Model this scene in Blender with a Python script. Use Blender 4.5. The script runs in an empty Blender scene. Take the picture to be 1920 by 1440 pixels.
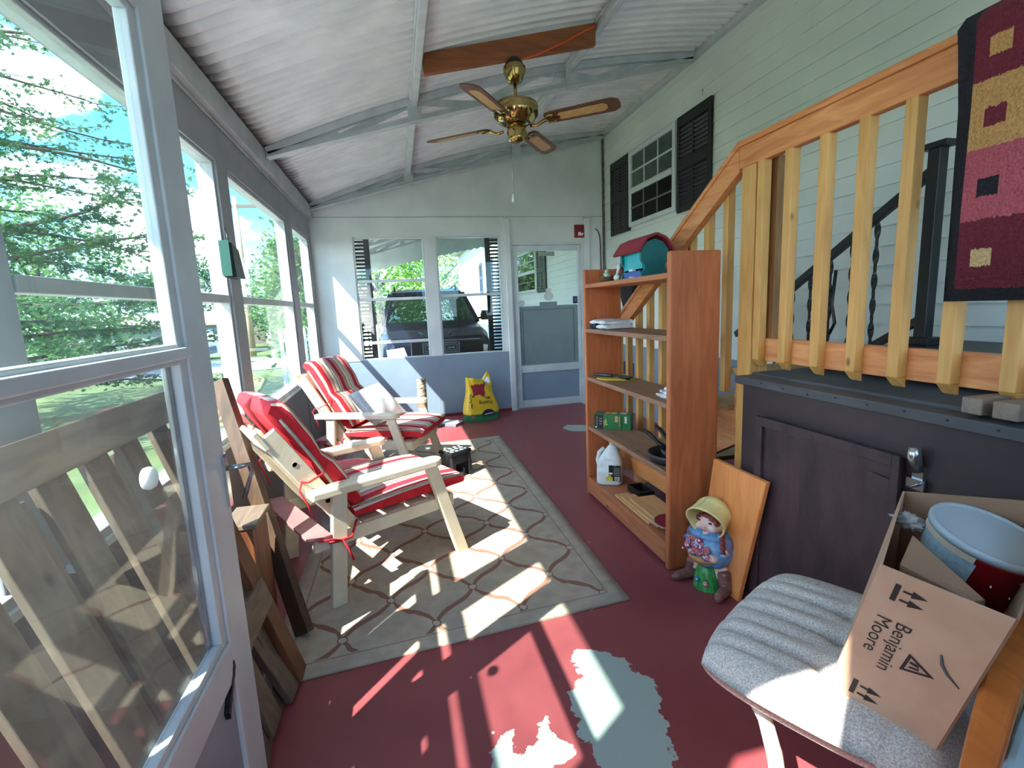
import bpy, math, random
import numpy as np
from mathutils import Vector, Matrix, noise as mnoise

random.seed(7)
rng = np.random.default_rng(11)
SC = bpy.context.scene
COL = SC.collection
PI = math.pi

# ------------------------------------------------------------------ camera, sky, sun, exposure
YAW, PIT, ROL = math.radians(12.75), math.radians(8.94), math.radians(2.53)
CAM_H = 1.30
FPX = 922.0
cy, sy, cp, sp, cr, sr = math.cos(YAW), math.sin(YAW), math.cos(PIT), math.sin(PIT), math.cos(ROL), math.sin(ROL)
fwd = Vector((sy*cp, cy*cp, -sp))
right0 = Vector((cy, -sy, 0))
down0 = fwd.cross(right0)
right = right0*cr + down0*sr
down = down0*cr - right0*sr
cam = bpy.data.cameras.new('camera')
cam.sensor_width = 36.0
cam.lens = FPX/1920.0*36.0
cam.clip_start = 0.02
cam.clip_end = 500
camo = bpy.data.objects.new('camera', cam)
m3 = Matrix((right, -down, -fwd)).transposed()
camo.matrix_world = Matrix.Translation((0, 0, CAM_H)) @ m3.to_4x4()
COL.objects.link(camo)
SC.camera = camo

SC.view_settings.view_transform = 'Standard'
SC.view_settings.look = 'None'
SC.view_settings.gamma = 1.0
SC.view_settings.use_curve_mapping = False
SC.view_settings.exposure = 1.75
try:
    SC.cycles.use_denoising = True
    SC.cycles.max_bounces = 10
    SC.cycles.diffuse_bounces = 6
    SC.cycles.transparent_max_bounces = 24
except Exception:
    pass

SUN_DX, SUN_DY = 0.74, 0.52            # light travels this far in x and y per metre it falls
SUN_STRENGTH = 6.6
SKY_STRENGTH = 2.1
world = bpy.data.worlds.new('sky')
SC.world = world
world.use_nodes = True
wn, wl = world.node_tree.nodes, world.node_tree.links
wn.clear()
wo = wn.new('ShaderNodeOutputWorld')
bg = wn.new('ShaderNodeBackground')
tc = wn.new('ShaderNodeTexCoord')
sepw = wn.new('ShaderNodeSeparateXYZ')
wl.new(tc.outputs['Generated'], sepw.inputs[0])
rampw = wn.new('ShaderNodeValToRGB')
cw = rampw.color_ramp
cw.elements[0].position, cw.elements[0].color = 0.0, (0.40, 0.58, 0.70, 1)
cw.elements[1].position, cw.elements[1].color = 0.75, (0.035, 0.17, 0.46, 1)
e = cw.elements.new(0.18); e.color = (0.09, 0.32, 0.60, 1)
wl.new(sepw.outputs['Z'], rampw.inputs[0])
nzw = wn.new('ShaderNodeTexNoise')
nzw.inputs['Scale'].default_value = 3.2
nzw.inputs['Detail'].default_value = 8
nzw.inputs['Roughness'].default_value = 0.58
mapw = wn.new('ShaderNodeMapping')
mapw.inputs['Scale'].default_value = (1, 1, 2.2)
mapw.inputs['Location'].default_value = (0.35, 0.1, 0.2)
wl.new(tc.outputs['Generated'], mapw.inputs[0])
wl.new(mapw.outputs[0], nzw.inputs['Vector'])
rc = wn.new('ShaderNodeValToRGB')
rc.color_ramp.elements[0].position = 0.53
rc.color_ramp.elements[1].position = 0.66
wl.new(nzw.outputs['Fac'], rc.inputs[0])
mixw = wn.new('ShaderNodeMixRGB')
wl.new(rc.outputs[0], mixw.inputs[0])
wl.new(rampw.outputs[0], mixw.inputs[1])
cloudc = wn.new('ShaderNodeMixRGB')          # clouds boosted on the unseen sun side to add fill light
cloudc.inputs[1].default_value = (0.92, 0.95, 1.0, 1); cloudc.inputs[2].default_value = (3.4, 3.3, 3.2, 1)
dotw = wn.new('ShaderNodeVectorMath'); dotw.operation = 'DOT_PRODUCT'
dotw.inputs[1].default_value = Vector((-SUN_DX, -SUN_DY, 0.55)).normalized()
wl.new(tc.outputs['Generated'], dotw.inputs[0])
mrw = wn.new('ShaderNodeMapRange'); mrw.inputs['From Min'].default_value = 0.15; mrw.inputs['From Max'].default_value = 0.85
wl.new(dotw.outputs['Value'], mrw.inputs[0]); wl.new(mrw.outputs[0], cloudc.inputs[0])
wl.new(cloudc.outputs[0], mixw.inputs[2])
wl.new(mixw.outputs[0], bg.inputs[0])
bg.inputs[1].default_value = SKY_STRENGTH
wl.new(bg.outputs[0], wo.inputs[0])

sun = bpy.data.lights.new('sun', 'SUN')
sun.energy = SUN_STRENGTH
sun.angle = math.radians(0.6)
sun.color = (1.0, 0.95, 0.86)
suno = bpy.data.objects.new('sun', sun)
suno.rotation_euler = Vector((SUN_DX, SUN_DY, -1)).to_track_quat('-Z', 'Y').to_euler()
suno.location = (-8, -6, 12)
COL.objects.link(suno)

# ------------------------------------------------------------------ colour and material helpers
def S(r, g, b):
    f = lambda c: (c/255.0/12.92) if c/255.0 <= 0.04045 else ((c/255.0+0.055)/1.055)**2.4
    return (f(r), f(g), f(b), 1.0)

_mats = {}
def newmat(name):
    m = bpy.data.materials.new(name)
    m.use_nodes = True
    nt = m.node_tree
    return m, nt.nodes, nt.links, nt.nodes['Principled BSDF']

def pm(name, c1, c2=None, scale=6.0, rough=0.6, metal=0.0, bump=0.0, stretch=(1, 1, 1), lo=0.35, hi=0.65, bscale=None, spec=0.5, detail=4):
    """plain procedural material: two colours mixed by object-space noise, optional bump"""
    if name in _mats: return _mats[name]
    m, n, l, p = newmat(name)
    p.inputs['Roughness'].default_value = rough
    p.inputs['Metallic'].default_value = metal
    p.inputs['Specular IOR Level'].default_value = spec
    if c2 is None: c2 = tuple(min(1, c*0.86) for c in c1[:3])+(1,)
    t = n.new('ShaderNodeTexCoord'); mp = n.new('ShaderNodeMapping')
    mp.inputs['Scale'].default_value = stretch
    l.new(t.outputs['Object'], mp.inputs[0])
    nz = n.new('ShaderNodeTexNoise')
    nz.inputs['Scale'].default_value = scale; nz.inputs['Detail'].default_value = detail
    l.new(mp.outputs[0], nz.inputs['Vector'])
    r = n.new('ShaderNodeValToRGB')
    r.color_ramp.elements[0].position = lo; r.color_ramp.elements[1].position = hi
    r.color_ramp.elements[0].color = c1; r.color_ramp.elements[1].color = c2
    l.new(nz.outputs['Fac'], r.inputs[0]); l.new(r.outputs[0], p.inputs['Base Color'])
    if bump:
        nb = n.new('ShaderNodeTexNoise'); nb.inputs['Scale'].default_value = bscale or scale*6
        nb.inputs['Detail'].default_value = 3
        l.new(mp.outputs[0], nb.inputs['Vector'])
        b = n.new('ShaderNodeBump'); b.inputs['Strength'].default_value = bump; b.inputs['Distance'].default_value = 0.01
        l.new(nb.outputs['Fac'], b.inputs['Height']); l.new(b.outputs[0], p.inputs['Normal'])
    _mats[name] = m
    return m

def wood(name, c1, c2, axis='z', scale=9.0, rough=0.55, knots=True, dark=None):
    """grain stretched along an axis, with a few dark knots"""
    if name in _mats: return _mats[name]
    m, n, l, p = newmat(name)
    p.inputs['Roughness'].default_value = rough
    st = {'x': (0.12, 1, 1), 'y': (1, 0.12, 1), 'z': (1, 1, 0.12)}[axis]
    t = n.new('ShaderNodeTexCoord'); mp = n.new('ShaderNodeMapping'); mp.inputs['Scale'].default_value = st
    l.new(t.outputs['Object'], mp.inputs[0])
    nz = n.new('ShaderNodeTexNoise'); nz.inputs['Scale'].default_value = scale*3; nz.inputs['Detail'].default_value = 6
    nz.inputs['Distortion'].default_value = 1.2
    l.new(mp.outputs[0], nz.inputs['Vector'])
    r = n.new('ShaderNodeValToRGB'); r.color_ramp.elements[0].position = 0.30; r.color_ramp.elements[1].position = 0.72
    r.color_ramp.elements[0].color = c1; r.color_ramp.elements[1].color = c2
    l.new(nz.outputs['Fac'], r.inputs[0])
    out = r.outputs[0]
    if knots:
        mk = n.new('ShaderNodeMapping')
        mk.inputs['Scale'].default_value = {'x': (0.6, 1, 1), 'y': (1, 0.6, 1), 'z': (1, 1, 0.6)}[axis]
        l.new(t.outputs['Object'], mk.inputs[0])
        v = n.new('ShaderNodeTexVoronoi'); v.inputs['Scale'].default_value = 5.5
        l.new(mk.outputs[0], v.inputs['Vector'])
        rk = n.new('ShaderNodeValToRGB'); rk.color_ramp.elements[0].position = 0.03; rk.color_ramp.elements[1].position = 0.075
        rk.color_ramp.elements[0].color = (1, 1, 1, 1); rk.color_ramp.elements[1].color = (0, 0, 0, 1)
        l.new(v.outputs['Distance'], rk.inputs[0])
        mx = n.new('ShaderNodeMixRGB'); l.new(rk.outputs[0], mx.inputs[0]); l.new(out, mx.inputs[1])
        d = dark or tuple(c*0.25 for c in c1[:3])+(1,)
        mx.inputs[2].default_value = d; out = mx.outputs[0]
    l.new(out, p.inputs['Base Color'])
    b = n.new('ShaderNodeBump'); b.inputs['Strength'].default_value = 0.15; b.inputs['Distance'].default_value = 0.004
    l.new(nz.outputs['Fac'], b.inputs['Height']); l.new(b.outputs[0], p.inputs['Normal'])
    _mats[name] = m
    return m

def glassmat(name, tint=(0.95, 0.99, 0.98, 1), refl=0.05, dirt=0.0, dirtscale=5.0):
    if name in _mats: return _mats[name]
    m = bpy.data.materials.new(name); m.use_nodes = True
    n, l = m.node_tree.nodes, m.node_tree.links
    n.clear()
    o = n.new('ShaderNodeOutputMaterial')
    tr = n.new('ShaderNodeBsdfTransparent'); tr.inputs[0].default_value = tint
    gl = n.new('ShaderNodeBsdfGlossy'); gl.inputs['Roughness'].default_value = 0.02
    lw = n.new('ShaderNodeLayerWeight'); lw.inputs[0].default_value = 0.5
    pw = n.new('ShaderNodeMath'); pw.operation = 'POWER'; pw.inputs[1].default_value = 4.0
    mx = n.new('ShaderNodeMixShader')
    mm = n.new('ShaderNodeMath'); mm.operation = 'MULTIPLY_ADD'; mm.inputs[1].default_value = 0.45; mm.inputs[2].default_value = refl*0.5
    l.new(lw.outputs['Facing'], pw.inputs[0]); l.new(pw.outputs[0], mm.inputs[0]); l.new(mm.outputs[0], mx.inputs[0])
    l.new(tr.outputs[0], mx.inputs[1]); l.new(gl.outputs[0], mx.inputs[2])
    out = mx.outputs[0]
    if dirt:
        df = n.new('ShaderNodeBsdfDiffuse'); df.inputs[0].default_value = (0.75, 0.74, 0.70, 1)
        t = n.new('ShaderNodeTexCoord'); nz = n.new('ShaderNodeTexNoise'); nz.inputs['Scale'].default_value = dirtscale; nz.inputs['Detail'].default_value = 7
        l.new(t.outputs['Object'], nz.inputs['Vector'])
        mr = n.new('ShaderNodeMapRange'); mr.inputs['From Min'].default_value = 0.35; mr.inputs['From Max'].default_value = 0.8
        mr.inputs['To Min'].default_value = dirt*0.25; mr.inputs['To Max'].default_value = dirt
        l.new(nz.outputs['Fac'], mr.inputs[0])
        m2 = n.new('ShaderNodeMixShader'); l.new(mr.outputs[0], m2.inputs[0]); l.new(out, m2.inputs[1]); l.new(df.outputs[0], m2.inputs[2])
        out = m2.outputs[0]
    l.new(out, o.inputs[0])
    _mats[name] = m
    return m

def leafmat(name, c1, c2, trans=0.4):
    if name in _mats: return _mats[name]
    m = bpy.data.materials.new(name); m.use_nodes = True
    n, l = m.node_tree.nodes, m.node_tree.links
    n.clear()
    o = n.new('ShaderNodeOutputMaterial')
    t = n.new('ShaderNodeTexCoord'); nz = n.new('ShaderNodeTexNoise'); nz.inputs['Scale'].default_value = 1.3; nz.inputs['Detail'].default_value = 6
    l.new(t.outputs['Object'], nz.inputs['Vector'])
    r = n.new('ShaderNodeValToRGB'); r.color_ramp.elements[0].position = 0.35; r.color_ramp.elements[1].position = 0.65
    r.color_ramp.elements[0].color = c1; r.color_ramp.elements[1].color = c2
    l.new(nz.outputs['Fac'], r.inputs[0])
    d = n.new('ShaderNodeBsdfDiffuse'); tl = n.new('ShaderNodeBsdfTranslucent'); mx = n.new('ShaderNodeMixShader')
    l.new(r.outputs[0], d.inputs[0]); l.new(r.outputs[0], tl.inputs[0])
    mx.inputs[0].default_value = trans
    l.new(d.outputs[0], mx.inputs[1]); l.new(tl.outputs[0], mx.inputs[2]); l.new(mx.outputs[0], o.inputs[0])
    _mats[name] = m
    return m

# ------------------------------------------------------------------ mesh builder
class MB:
    def __init__(s):
        s.v = []; s.f = []; s.m = []; s.sm = []
    def add(s, vs, fs, m=0, smooth=False):
        k = len(s.v)
        s.v += [tuple(v) for v in vs]
        for f in fs:
            s.f.append(tuple(i+k for i in f)); s.m.append(m); s.sm.append(smooth)
        return s
    def bx(s, x0, x1, y0, y1, z0, z1, m=0):
        vs = [(x0,y0,z0),(x1,y0,z0),(x1,y1,z0),(x0,y1,z0),(x0,y0,z1),(x1,y0,z1),(x1,y1,z1),(x0,y1,z1)]
        return s.add(vs, [(0,3,2,1),(4,5,6,7),(0,1,5,4),(1,2,6,5),(2,3,7,6),(3,0,4,7)], m)
    def hexa(s, vs, m=0):
        """8 corners: bottom ring 0-3, top ring 4-7"""
        return s.add(vs, [(0,3,2,1),(4,5,6,7),(0,1,5,4),(1,2,6,5),(2,3,7,6),(3,0,4,7)], m)
    def beam(s, p, q, w, h, up=(0,0,1), m=0):
        """box from p to q; w across, h along the up direction"""
        p, q, up = Vector(p), Vector(q), Vector(up)
        d = (q-p).normalized(); sd = d.cross(up).normalized(); u = sd.cross(d).normalized()
        vs = []
        for c in (p, q):
            for a, b in ((-1,-1),(1,-1),(1,1),(-1,1)):
                vs.append(c + sd*(a*w/2) + u*(b*h/2))
        return s.add(vs, [(0,1,2,3),(7,6,5,4),(0,4,5,1),(1,5,6,2),(2,6,7,3),(3,7,4,0)], m)
    def tube(s, pts, r, n=10, m=0, caps=True):
        pts = [Vector(p) for p in pts]
        rs = r if isinstance(r, (list, tuple)) else [r]*len(pts)
        k0 = len(s.v); ref = None
        for i, p in enumerate(pts):
            d = (pts[min(i+1, len(pts)-1)] - pts[max(i-1, 0)]).normalized()
            if ref is None:
                ref = d.orthogonal().normalized()
            ref = (ref - d*ref.dot(d)).normalized()
            b = d.cross(ref)
            for j in range(n):
                a = 2*PI*j/n
                s.v.append(tuple(p + ref*(math.cos(a)*rs[i]) + b*(math.sin(a)*rs[i])))
        for i in range(len(pts)-1):
            for j in range(n):
                a0 = k0+i*n+j; a1 = k0+i*n+(j+1) % n
                s.f.append((a0, a1, a1+n, a0+n)); s.m.append(m); s.sm.append(True)
        if caps:
            s.f.append(tuple(k0+j for j in range(n))[::-1]); s.m.append(m); s.sm.append(False)
            e0 = k0+(len(pts)-1)*n
            s.f.append(tuple(e0+j for j in range(n))); s.m.append(m); s.sm.append(False)
        return s
    def lathe(s, prof, o=(0,0,0), axis=(0,0,1), n=28, m=0, caps=True, ms=None):
        """prof: (radius, height) pairs along the axis"""
        o, ax = Vector(o), Vector(axis).normalized()
        a = ax.orthogonal().normalized(); b = ax.cross(a)
        k0 = len(s.v)
        for r, h in prof:
            for j in range(n):
                t = 2*PI*j/n
                s.v.append(tuple(o + ax*h + a*(math.cos(t)*r) + b*(math.sin(t)*r)))
        for i in range(len(prof)-1):
            for j in range(n):
                a0 = k0+i*n+j; a1 = k0+i*n+(j+1) % n
                s.f.append((a0, a1, a1+n, a0+n)); s.m.append(ms[i] if ms else m); s.sm.append(True)
        if caps:
            s.f.append(tuple(k0+j for j in range(n))[::-1]); s.m.append(ms[0] if ms else m); s.sm.append(False)
            e0 = k0+(len(prof)-1)*n
            s.f.append(tuple(e0+j for j in range(n))); s.m.append(ms[-1] if ms else m); s.sm.append(False)
        return s
    def prism(s, poly, o, u, v, w, depth, m=0, mside=None):
        """2-D polygon in the frame (o,u,v), pushed depth along w"""
        o, u, v, w = Vector(o), Vector(u), Vector(v), Vector(w)
        n = len(poly)
        a = [o+u*p[0]+v*p[1] for p in poly]; b = [p+w*depth for p in a]
        s.add(a+b, [tuple(range(n))[::-1], tuple(range(n, 2*n))], m)
        k = len(s.v)-2*n
        for i in range(n):
            j = (i+1) % n
            s.f.append((k+i, k+j, k+n+j, k+n+i)); s.m.append(m if mside is None else mside); s.sm.append(False)
        return s
    def ell(s, c, r, n=16, k=10, m=0, rot=None):
        c = Vector(c)
        vs = []; fs = []
        for i in range(k+1):
            ph = PI*i/k
            for j in range(n):
                t = 2*PI*j/n
                p = Vector((r[0]*math.sin(ph)*math.cos(t), r[1]*math.sin(ph)*math.sin(t), r[2]*math.cos(ph)))
                if rot: p = rot @ p
                vs.append(c+p)
        for i in range(k):
            for j in range(n):
                a = i*n+j; b = i*n+(j+1) % n
                fs.append((a, a+n, b+n, b))
        return s.add(vs, fs, m, True)
    def grid(s, fn, nu, nv, m=0, smooth=True, closeu=False, mf=None):
        vs = [fn(i/nu, j/nv) for j in range(nv+1) for i in range(nu+1)]
        k = len(s.v); s.v += [tuple(v) for v in vs]
        for j in range(nv):
            for i in range(nu):
                a = k+j*(nu+1)+i
                s.f.append((a, a+1, a+nu+2, a+nu+1)); s.m.append(mf(i/nu, j/nv) if mf else m); s.sm.append(smooth)
        return s
    def xf(s, M, start=0):
        for i in range(start, len(s.v)):
            s.v[i] = tuple(M @ Vector(s.v[i]))
        return s

def put(name, mb, mats, parent=None, origin=None, bevel=0.0, solid=0.0, sub=0, weld=False):
    """link the builder as ONE mesh object. World coordinates in; a parent's location is subtracted."""
    if not isinstance(mats, (list, tuple)): mats = [mats]
    if parent is not None and origin is None:
        off = Vector(parent.get('_o', (0, 0, 0)))
    elif origin is not None:
        off = Vector(origin)
    else:
        xs = np.array(mb.v)
        off = Vector(((xs[:,0].min()+xs[:,0].max())/2, (xs[:,1].min()+xs[:,1].max())/2, xs[:,2].min()))
    me = bpy.data.meshes.new(name)
    me.from_pydata([(v[0]-off[0], v[1]-off[1], v[2]-off[2]) for v in mb.v], [], mb.f)
    for mt in mats: me.materials.append(mt)
    me.polygons.foreach_set('material_index', mb.m)
    me.polygons.foreach_set('use_smooth', mb.sm)
    me.update()
    o = bpy.data.objects.new(name, me)
    COL.objects.link(o)
    if parent is not None:
        o.parent = parent
        o['_o'] = tuple(off)
    else:
        o.location = off
        o['_o'] = tuple(off)
    if weld or sub:
        w = o.modifiers.new('weld', 'WELD'); w.merge_threshold = 0.0002
    if solid:
        w = o.modifiers.new('solid', 'SOLIDIFY'); w.thickness = solid; w.offset = 0
    if sub:
        w = o.modifiers.new('sub', 'SUBSURF'); w.levels = sub; w.render_levels = sub
    if bevel:
        w = o.modifiers.new('bevel', 'BEVEL'); w.width = bevel; w.segments = 2; w.limit_method = 'ANGLE'; w.angle_limit = math.radians(35)
    return o

def tag(o, label=None, cat=None, group=None, kind=None):
    if label: o['label'] = label
    if cat: o['category'] = cat
    if group: o['group'] = group
    if kind: o['kind'] = kind
    return o

def thing(name, label, cat, loc=(0, 0, 0), rotz=0.0, group=None, kind=None, local=False):
    o = bpy.data.objects.new(name, None)
    o.empty_display_size = 0.05
    o.location = loc; o.rotation_euler = (0, 0, rotz)
    COL.objects.link(o)
    o['_o'] = (0.0, 0.0, 0.0) if local else tuple(loc)
    return tag(o, label, cat, group, kind)

def copy_tree(o, parent=None):
    c = o.copy(); COL.objects.link(c)
    if parent is not None: c.parent = parent
    for ch in list(o.children): copy_tree(ch, c)
    return c

def text_mb(body, size, o, u, v, depth=0.0008, align='CENTER', m=0, bold=0.0):
    """flat letters as mesh, laid in the frame (o,u,v)"""
    cu = bpy.data.curves.new('txt', 'FONT'); cu.body = body; cu.size = size
    cu.align_x = align; cu.align_y = 'CENTER'; cu.fill_mode = 'FRONT'; cu.offset = bold
    ob = bpy.data.objects.new('txt', cu); COL.objects.link(ob)
    bpy.context.view_layer.update()
    me = bpy.data.meshes.new_from_object(ob.evaluated_get(bpy.context.evaluated_depsgraph_get()))
    o, u, v = Vector(o), Vector(u), Vector(v); w = u.cross(v)
    mb = MB()
    mb.add([o+u*q.co.x+v*q.co.y+w*depth for q in me.vertices], [tuple(p.vertices) for p in me.polygons], m)
    bpy.data.objects.remove(ob); bpy.data.curves.remove(cu); bpy.data.meshes.remove(me)
    return mb

def merge(a, b, m=None):
    a.add(b.v, b.f, 0)
    if m is None: a.m[-len(b.f):] = b.m
    else: a.m[-len(b.f):] = [m]*len(b.f)
    a.sm[-len(b.f):] = b.sm
    return a

# ------------------------------------------------------------------ shared materials
M_white = pm('white_paint', S(214,220,222), S(200,207,210), 3, 0.5)
M_alum = pm('white_aluminium', S(205,213,218), S(188,197,203), 5, 0.35)
M_frame = pm('grey_white_frame', S(178,184,188), S(160,166,170), 5, 0.4)
M_greyp = pm('blue_grey_panel', S(132,150,168), S(122,140,158), 2, 0.55)
M_darkwall = pm('grey_wall_board', S(104,106,112), S(92,94,100), 2.5, 0.6)
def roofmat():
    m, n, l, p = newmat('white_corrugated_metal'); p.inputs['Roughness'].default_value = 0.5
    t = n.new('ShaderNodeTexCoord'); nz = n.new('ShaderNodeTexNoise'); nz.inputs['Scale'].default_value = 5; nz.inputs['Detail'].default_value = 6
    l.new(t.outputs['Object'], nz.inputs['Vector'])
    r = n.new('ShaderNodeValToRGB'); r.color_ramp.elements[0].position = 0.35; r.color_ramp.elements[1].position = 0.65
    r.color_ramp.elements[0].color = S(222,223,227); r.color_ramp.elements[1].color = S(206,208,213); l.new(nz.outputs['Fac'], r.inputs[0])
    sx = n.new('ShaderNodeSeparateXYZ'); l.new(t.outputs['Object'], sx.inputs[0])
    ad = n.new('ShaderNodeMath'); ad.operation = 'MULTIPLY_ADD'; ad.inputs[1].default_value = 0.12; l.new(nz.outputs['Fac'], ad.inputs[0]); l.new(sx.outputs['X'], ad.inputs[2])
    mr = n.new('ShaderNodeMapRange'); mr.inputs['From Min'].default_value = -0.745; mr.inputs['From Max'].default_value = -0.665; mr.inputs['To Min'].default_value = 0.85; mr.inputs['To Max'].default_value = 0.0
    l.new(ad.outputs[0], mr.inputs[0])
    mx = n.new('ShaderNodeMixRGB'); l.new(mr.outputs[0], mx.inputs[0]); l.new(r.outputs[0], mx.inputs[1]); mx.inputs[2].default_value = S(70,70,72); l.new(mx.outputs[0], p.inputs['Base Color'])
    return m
M_roof = roofmat()      # dark flute openings along the eave, their shade painted into the colour
M_truss = pm('grey_metal', S(190,196,202), S(172,178,184), 8, 0.45)
M_siding = pm('cream_vinyl_siding', S(214,222,218), S(206,214,211), 2, 0.5)
M_skirt = pm('blue_grey_skirting', S(124,140,162), S(114,130,152), 3, 0.6)
M_black = pm('black_vinyl', S(13,14,18), S(9,10,13), 8, 0.45)
M_iron = pm('black_iron', S(16,17,20), S(26,27,30), 20, 0.4)
M_glass = glassmat('clear_glass')
M_dglass = glassmat('dusty_glass', tint=(0.90, 0.93, 0.93, 1), refl=0.06, dirt=0.16, dirtscale=6)
M_pine = wood('pine_z', S(214,166,98), S(192,140,76), 'z', dark=S(110,60,28))
M_piney = wood('pine_y', S(214,158,92), S(190,132,70), 'y', dark=S(110,60,28))
M_cedar = wood('cedar_y', S(226,158,102), S(190,112,62), 'y', dark=S(120,60,30))
M_shelf = wood('stained_pine_z', S(194,114,70), S(166,92,54), 'z', dark=S(60,26,14))
M_shelfy = wood('stained_pine_y', S(188,118,78), S(152,90,58), 'y', dark=S(60,26,14))
M_shelft = wood('worn_shelf_y', S(150,112,88), S(116,86,70), 'y', dark=S(60,34,22))
M_cream = pm('cream_paint', S(226,214,188), S(214,200,172), 10, 0.5, bump=0.05)
M_chrome = pm('chrome', S(190,196,200), S(160,166,172), 10, 0.2, 0.9)
M_brass = pm('brass', S(196,172,116), S(160,132,80), 12, 0.16, 1.0)
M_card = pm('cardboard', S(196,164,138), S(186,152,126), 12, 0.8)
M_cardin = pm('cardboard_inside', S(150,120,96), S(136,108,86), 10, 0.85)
M_oldwood = wood('weathered_wood', S(122,106,90), S(88,74,62), 'z', dark=S(40,26,18))
M_oldwoody = wood('weathered_wood_y', S(132,114,96), S(98,82,68), 'y', dark=S(40,26,18))
M_brownwood = wood('brown_wood', S(120,72,42), S(84,46,26), 'z', dark=S(30,16,10))
M_ink = pm('black_ink', S(44,38,36), S(36,30,28), 10, 0.7)
M_redfab = pm('red_fabric', S(204,32,44), S(178,22,36), 14, 0.85, bump=0.1)
M_whitefab = pm('white_cloth', S(226,228,232), S(200,204,212), 16, 0.9, bump=0.15)
M_bark = pm('bark', S(96,82,70), S(66,54,46), 12, 0.9, bump=0.4, stretch=(1,1,0.3))
M_leafA = leafmat('maple_leaf', S(92,126,78), S(58,96,72), 0.5)
M_leafB = leafmat('bright_leaf', S(150,186,88), S(98,146,70), 0.5)
M_leafC = leafmat('pale_leaf', S(132,166,104), S(92,132,86), 0.45)

# ================================================================== the porch shell
XL, XH, YF, YN = -0.86, 2.63, 5.965, -0.04
def zb(x):                     # underside of the bowed trusses
    return 2.632 + 0.2605*x - 0.0082*x*x - 0.0
def zr(x):                     # underside of the roof sheet
    b = 1-((x-0.885)/1.745)**2
    return zb(x) + 0.075 + 0.125*max(0, b)

# ---- floor: dark red paint with worn-through patches and crumbs
def poly_sd(px, py, poly):
    n = len(poly); d2 = np.full(px.shape, 1e9); ins = np.zeros(px.shape, bool)
    for i in range(n):
        ax, ay = poly[i]; bx, by = poly[(i+1) % n]
        ex, ey = bx-ax, by-ay
        t = np.clip(((px-ax)*ex+(py-ay)*ey)/(ex*ex+ey*ey+1e-12), 0, 1)
        d2 = np.minimum(d2, (px-ax-ex*t)**2+(py-ay-ey*t)**2)
        cond = ((ay > py) != (by > py))
        xx = ax+(py-ay)/(by-ay+1e-12)*ex
        ins ^= cond & (px < xx)
    return np.where(ins, 1, -1)*np.sqrt(d2)
patches = [
 [(0.533,1.57),(0.581,1.605),(0.631,1.586),(0.685,1.545),(0.723,1.504),(0.723,1.448),(0.755,1.404),(0.771,1.365),(0.742,1.302),(0.724,1.254),(0.721,1.206),(0.686,1.157),(0.66,1.0),(0.5,0.98),(0.462,1.13),(0.468,1.163),(0.445,1.264),(0.461,1.337),(0.477,1.417),(0.538,1.475),(0.536,1.54)],
 [(0.16,1.231),(0.187,1.284),(0.234,1.323),(0.253,1.321),(0.242,1.288),(0.251,1.233),(0.283,1.233),(0.318,1.267),(0.335,1.315),(0.365,1.338),(0.374,1.291),(0.377,1.25),(0.403,1.243),(0.409,1.198),(0.39,1.173),(0.352,1.172),(0.332,1.12),(0.158,1.10)],
 [(1.624,4.838),(1.719,4.968),(1.808,4.93),(1.95,4.85),(1.93,4.66),(1.79,4.648),(1.681,4.694)],
]
nx, ny = 190, 330
gx, gy = np.meshgrid(np.linspace(XL-0.1, XH, nx), np.linspace(-0.3, YF+0.08, ny))
sd = np.full(gx.shape, -9.0)
for p in patches: sd = np.maximum(sd, poly_sd(gx, gy, p))
sd = np.clip(sd, -0.2, 0.2)
me = bpy.data.meshes.new('floor')
idx = np.arange(nx*ny).reshape(ny, nx)
quads = np.stack([idx[:-1,:-1], idx[:-1,1:], idx[1:,1:], idx[1:,:-1]], -1).reshape(-1, 4)
me.from_pydata(np.stack([gx.ravel(), gy.ravel(), np.zeros(nx*ny)], 1).tolist(), [], quads.tolist())
at = me.attributes.new('worn', 'FLOAT', 'POINT'); at.data.foreach_set('value', sd.ravel().astype(np.float32))
m, n, l, p = newmat('red_floor_paint')
p.inputs['Roughness'].default_value = 0.42
a = n.new('ShaderNodeAttribute'); a.attribute_name = 'worn'
t = n.new('ShaderNodeTexCoord')
nz = n.new('ShaderNodeTexNoise'); nz.inputs['Scale'].default_value = 22; nz.inputs['Detail'].default_value = 6; nz.inputs['Roughness'].default_value = 0.6
l.new(t.outputs['Object'], nz.inputs['Vector'])
m1 = n.new('ShaderNodeMath'); m1.operation = 'MULTIPLY_ADD'; m1.inputs[1].default_value = 0.09; m1.inputs[2].default_value = -0.045
l.new(nz.outputs['Fac'], m1.inputs[0])
m2 = n.new('ShaderNodeMath'); m2.operation = 'ADD'; l.new(a.outputs['Fac'], m2.inputs[0]); l.new(m1.outputs[0], m2.inputs[1])
m3_ = n.new('ShaderNodeMath'); m3_.operation = 'GREATER_THAN'; m3_.inputs[1].default_value = 0.0; l.new(m2.outputs[0], m3_.inputs[0])
nr = n.new('ShaderNodeTexNoise'); nr.inputs['Scale'].default_value = 3.0; nr.inputs['Detail'].default_value = 8
l.new(t.outputs['Object'], nr.inputs['Vector'])
rr = n.new('ShaderNodeValToRGB'); rr.color_ramp.elements[0].position = 0.3; rr.color_ramp.elements[1].position = 0.7
rr.color_ramp.elements[0].color = S(132,62,67); rr.color_ramp.elements[1].color = S(148,74,78)
l.new(nr.outputs['Fac'], rr.inputs[0])
mixf = n.new('ShaderNodeMixRGB'); l.new(m3_.outputs[0], mixf.inputs[0]); l.new(rr.outputs[0], mixf.inputs[1]); mixf.inputs[2].default_value = S(160,176,170)
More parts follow.
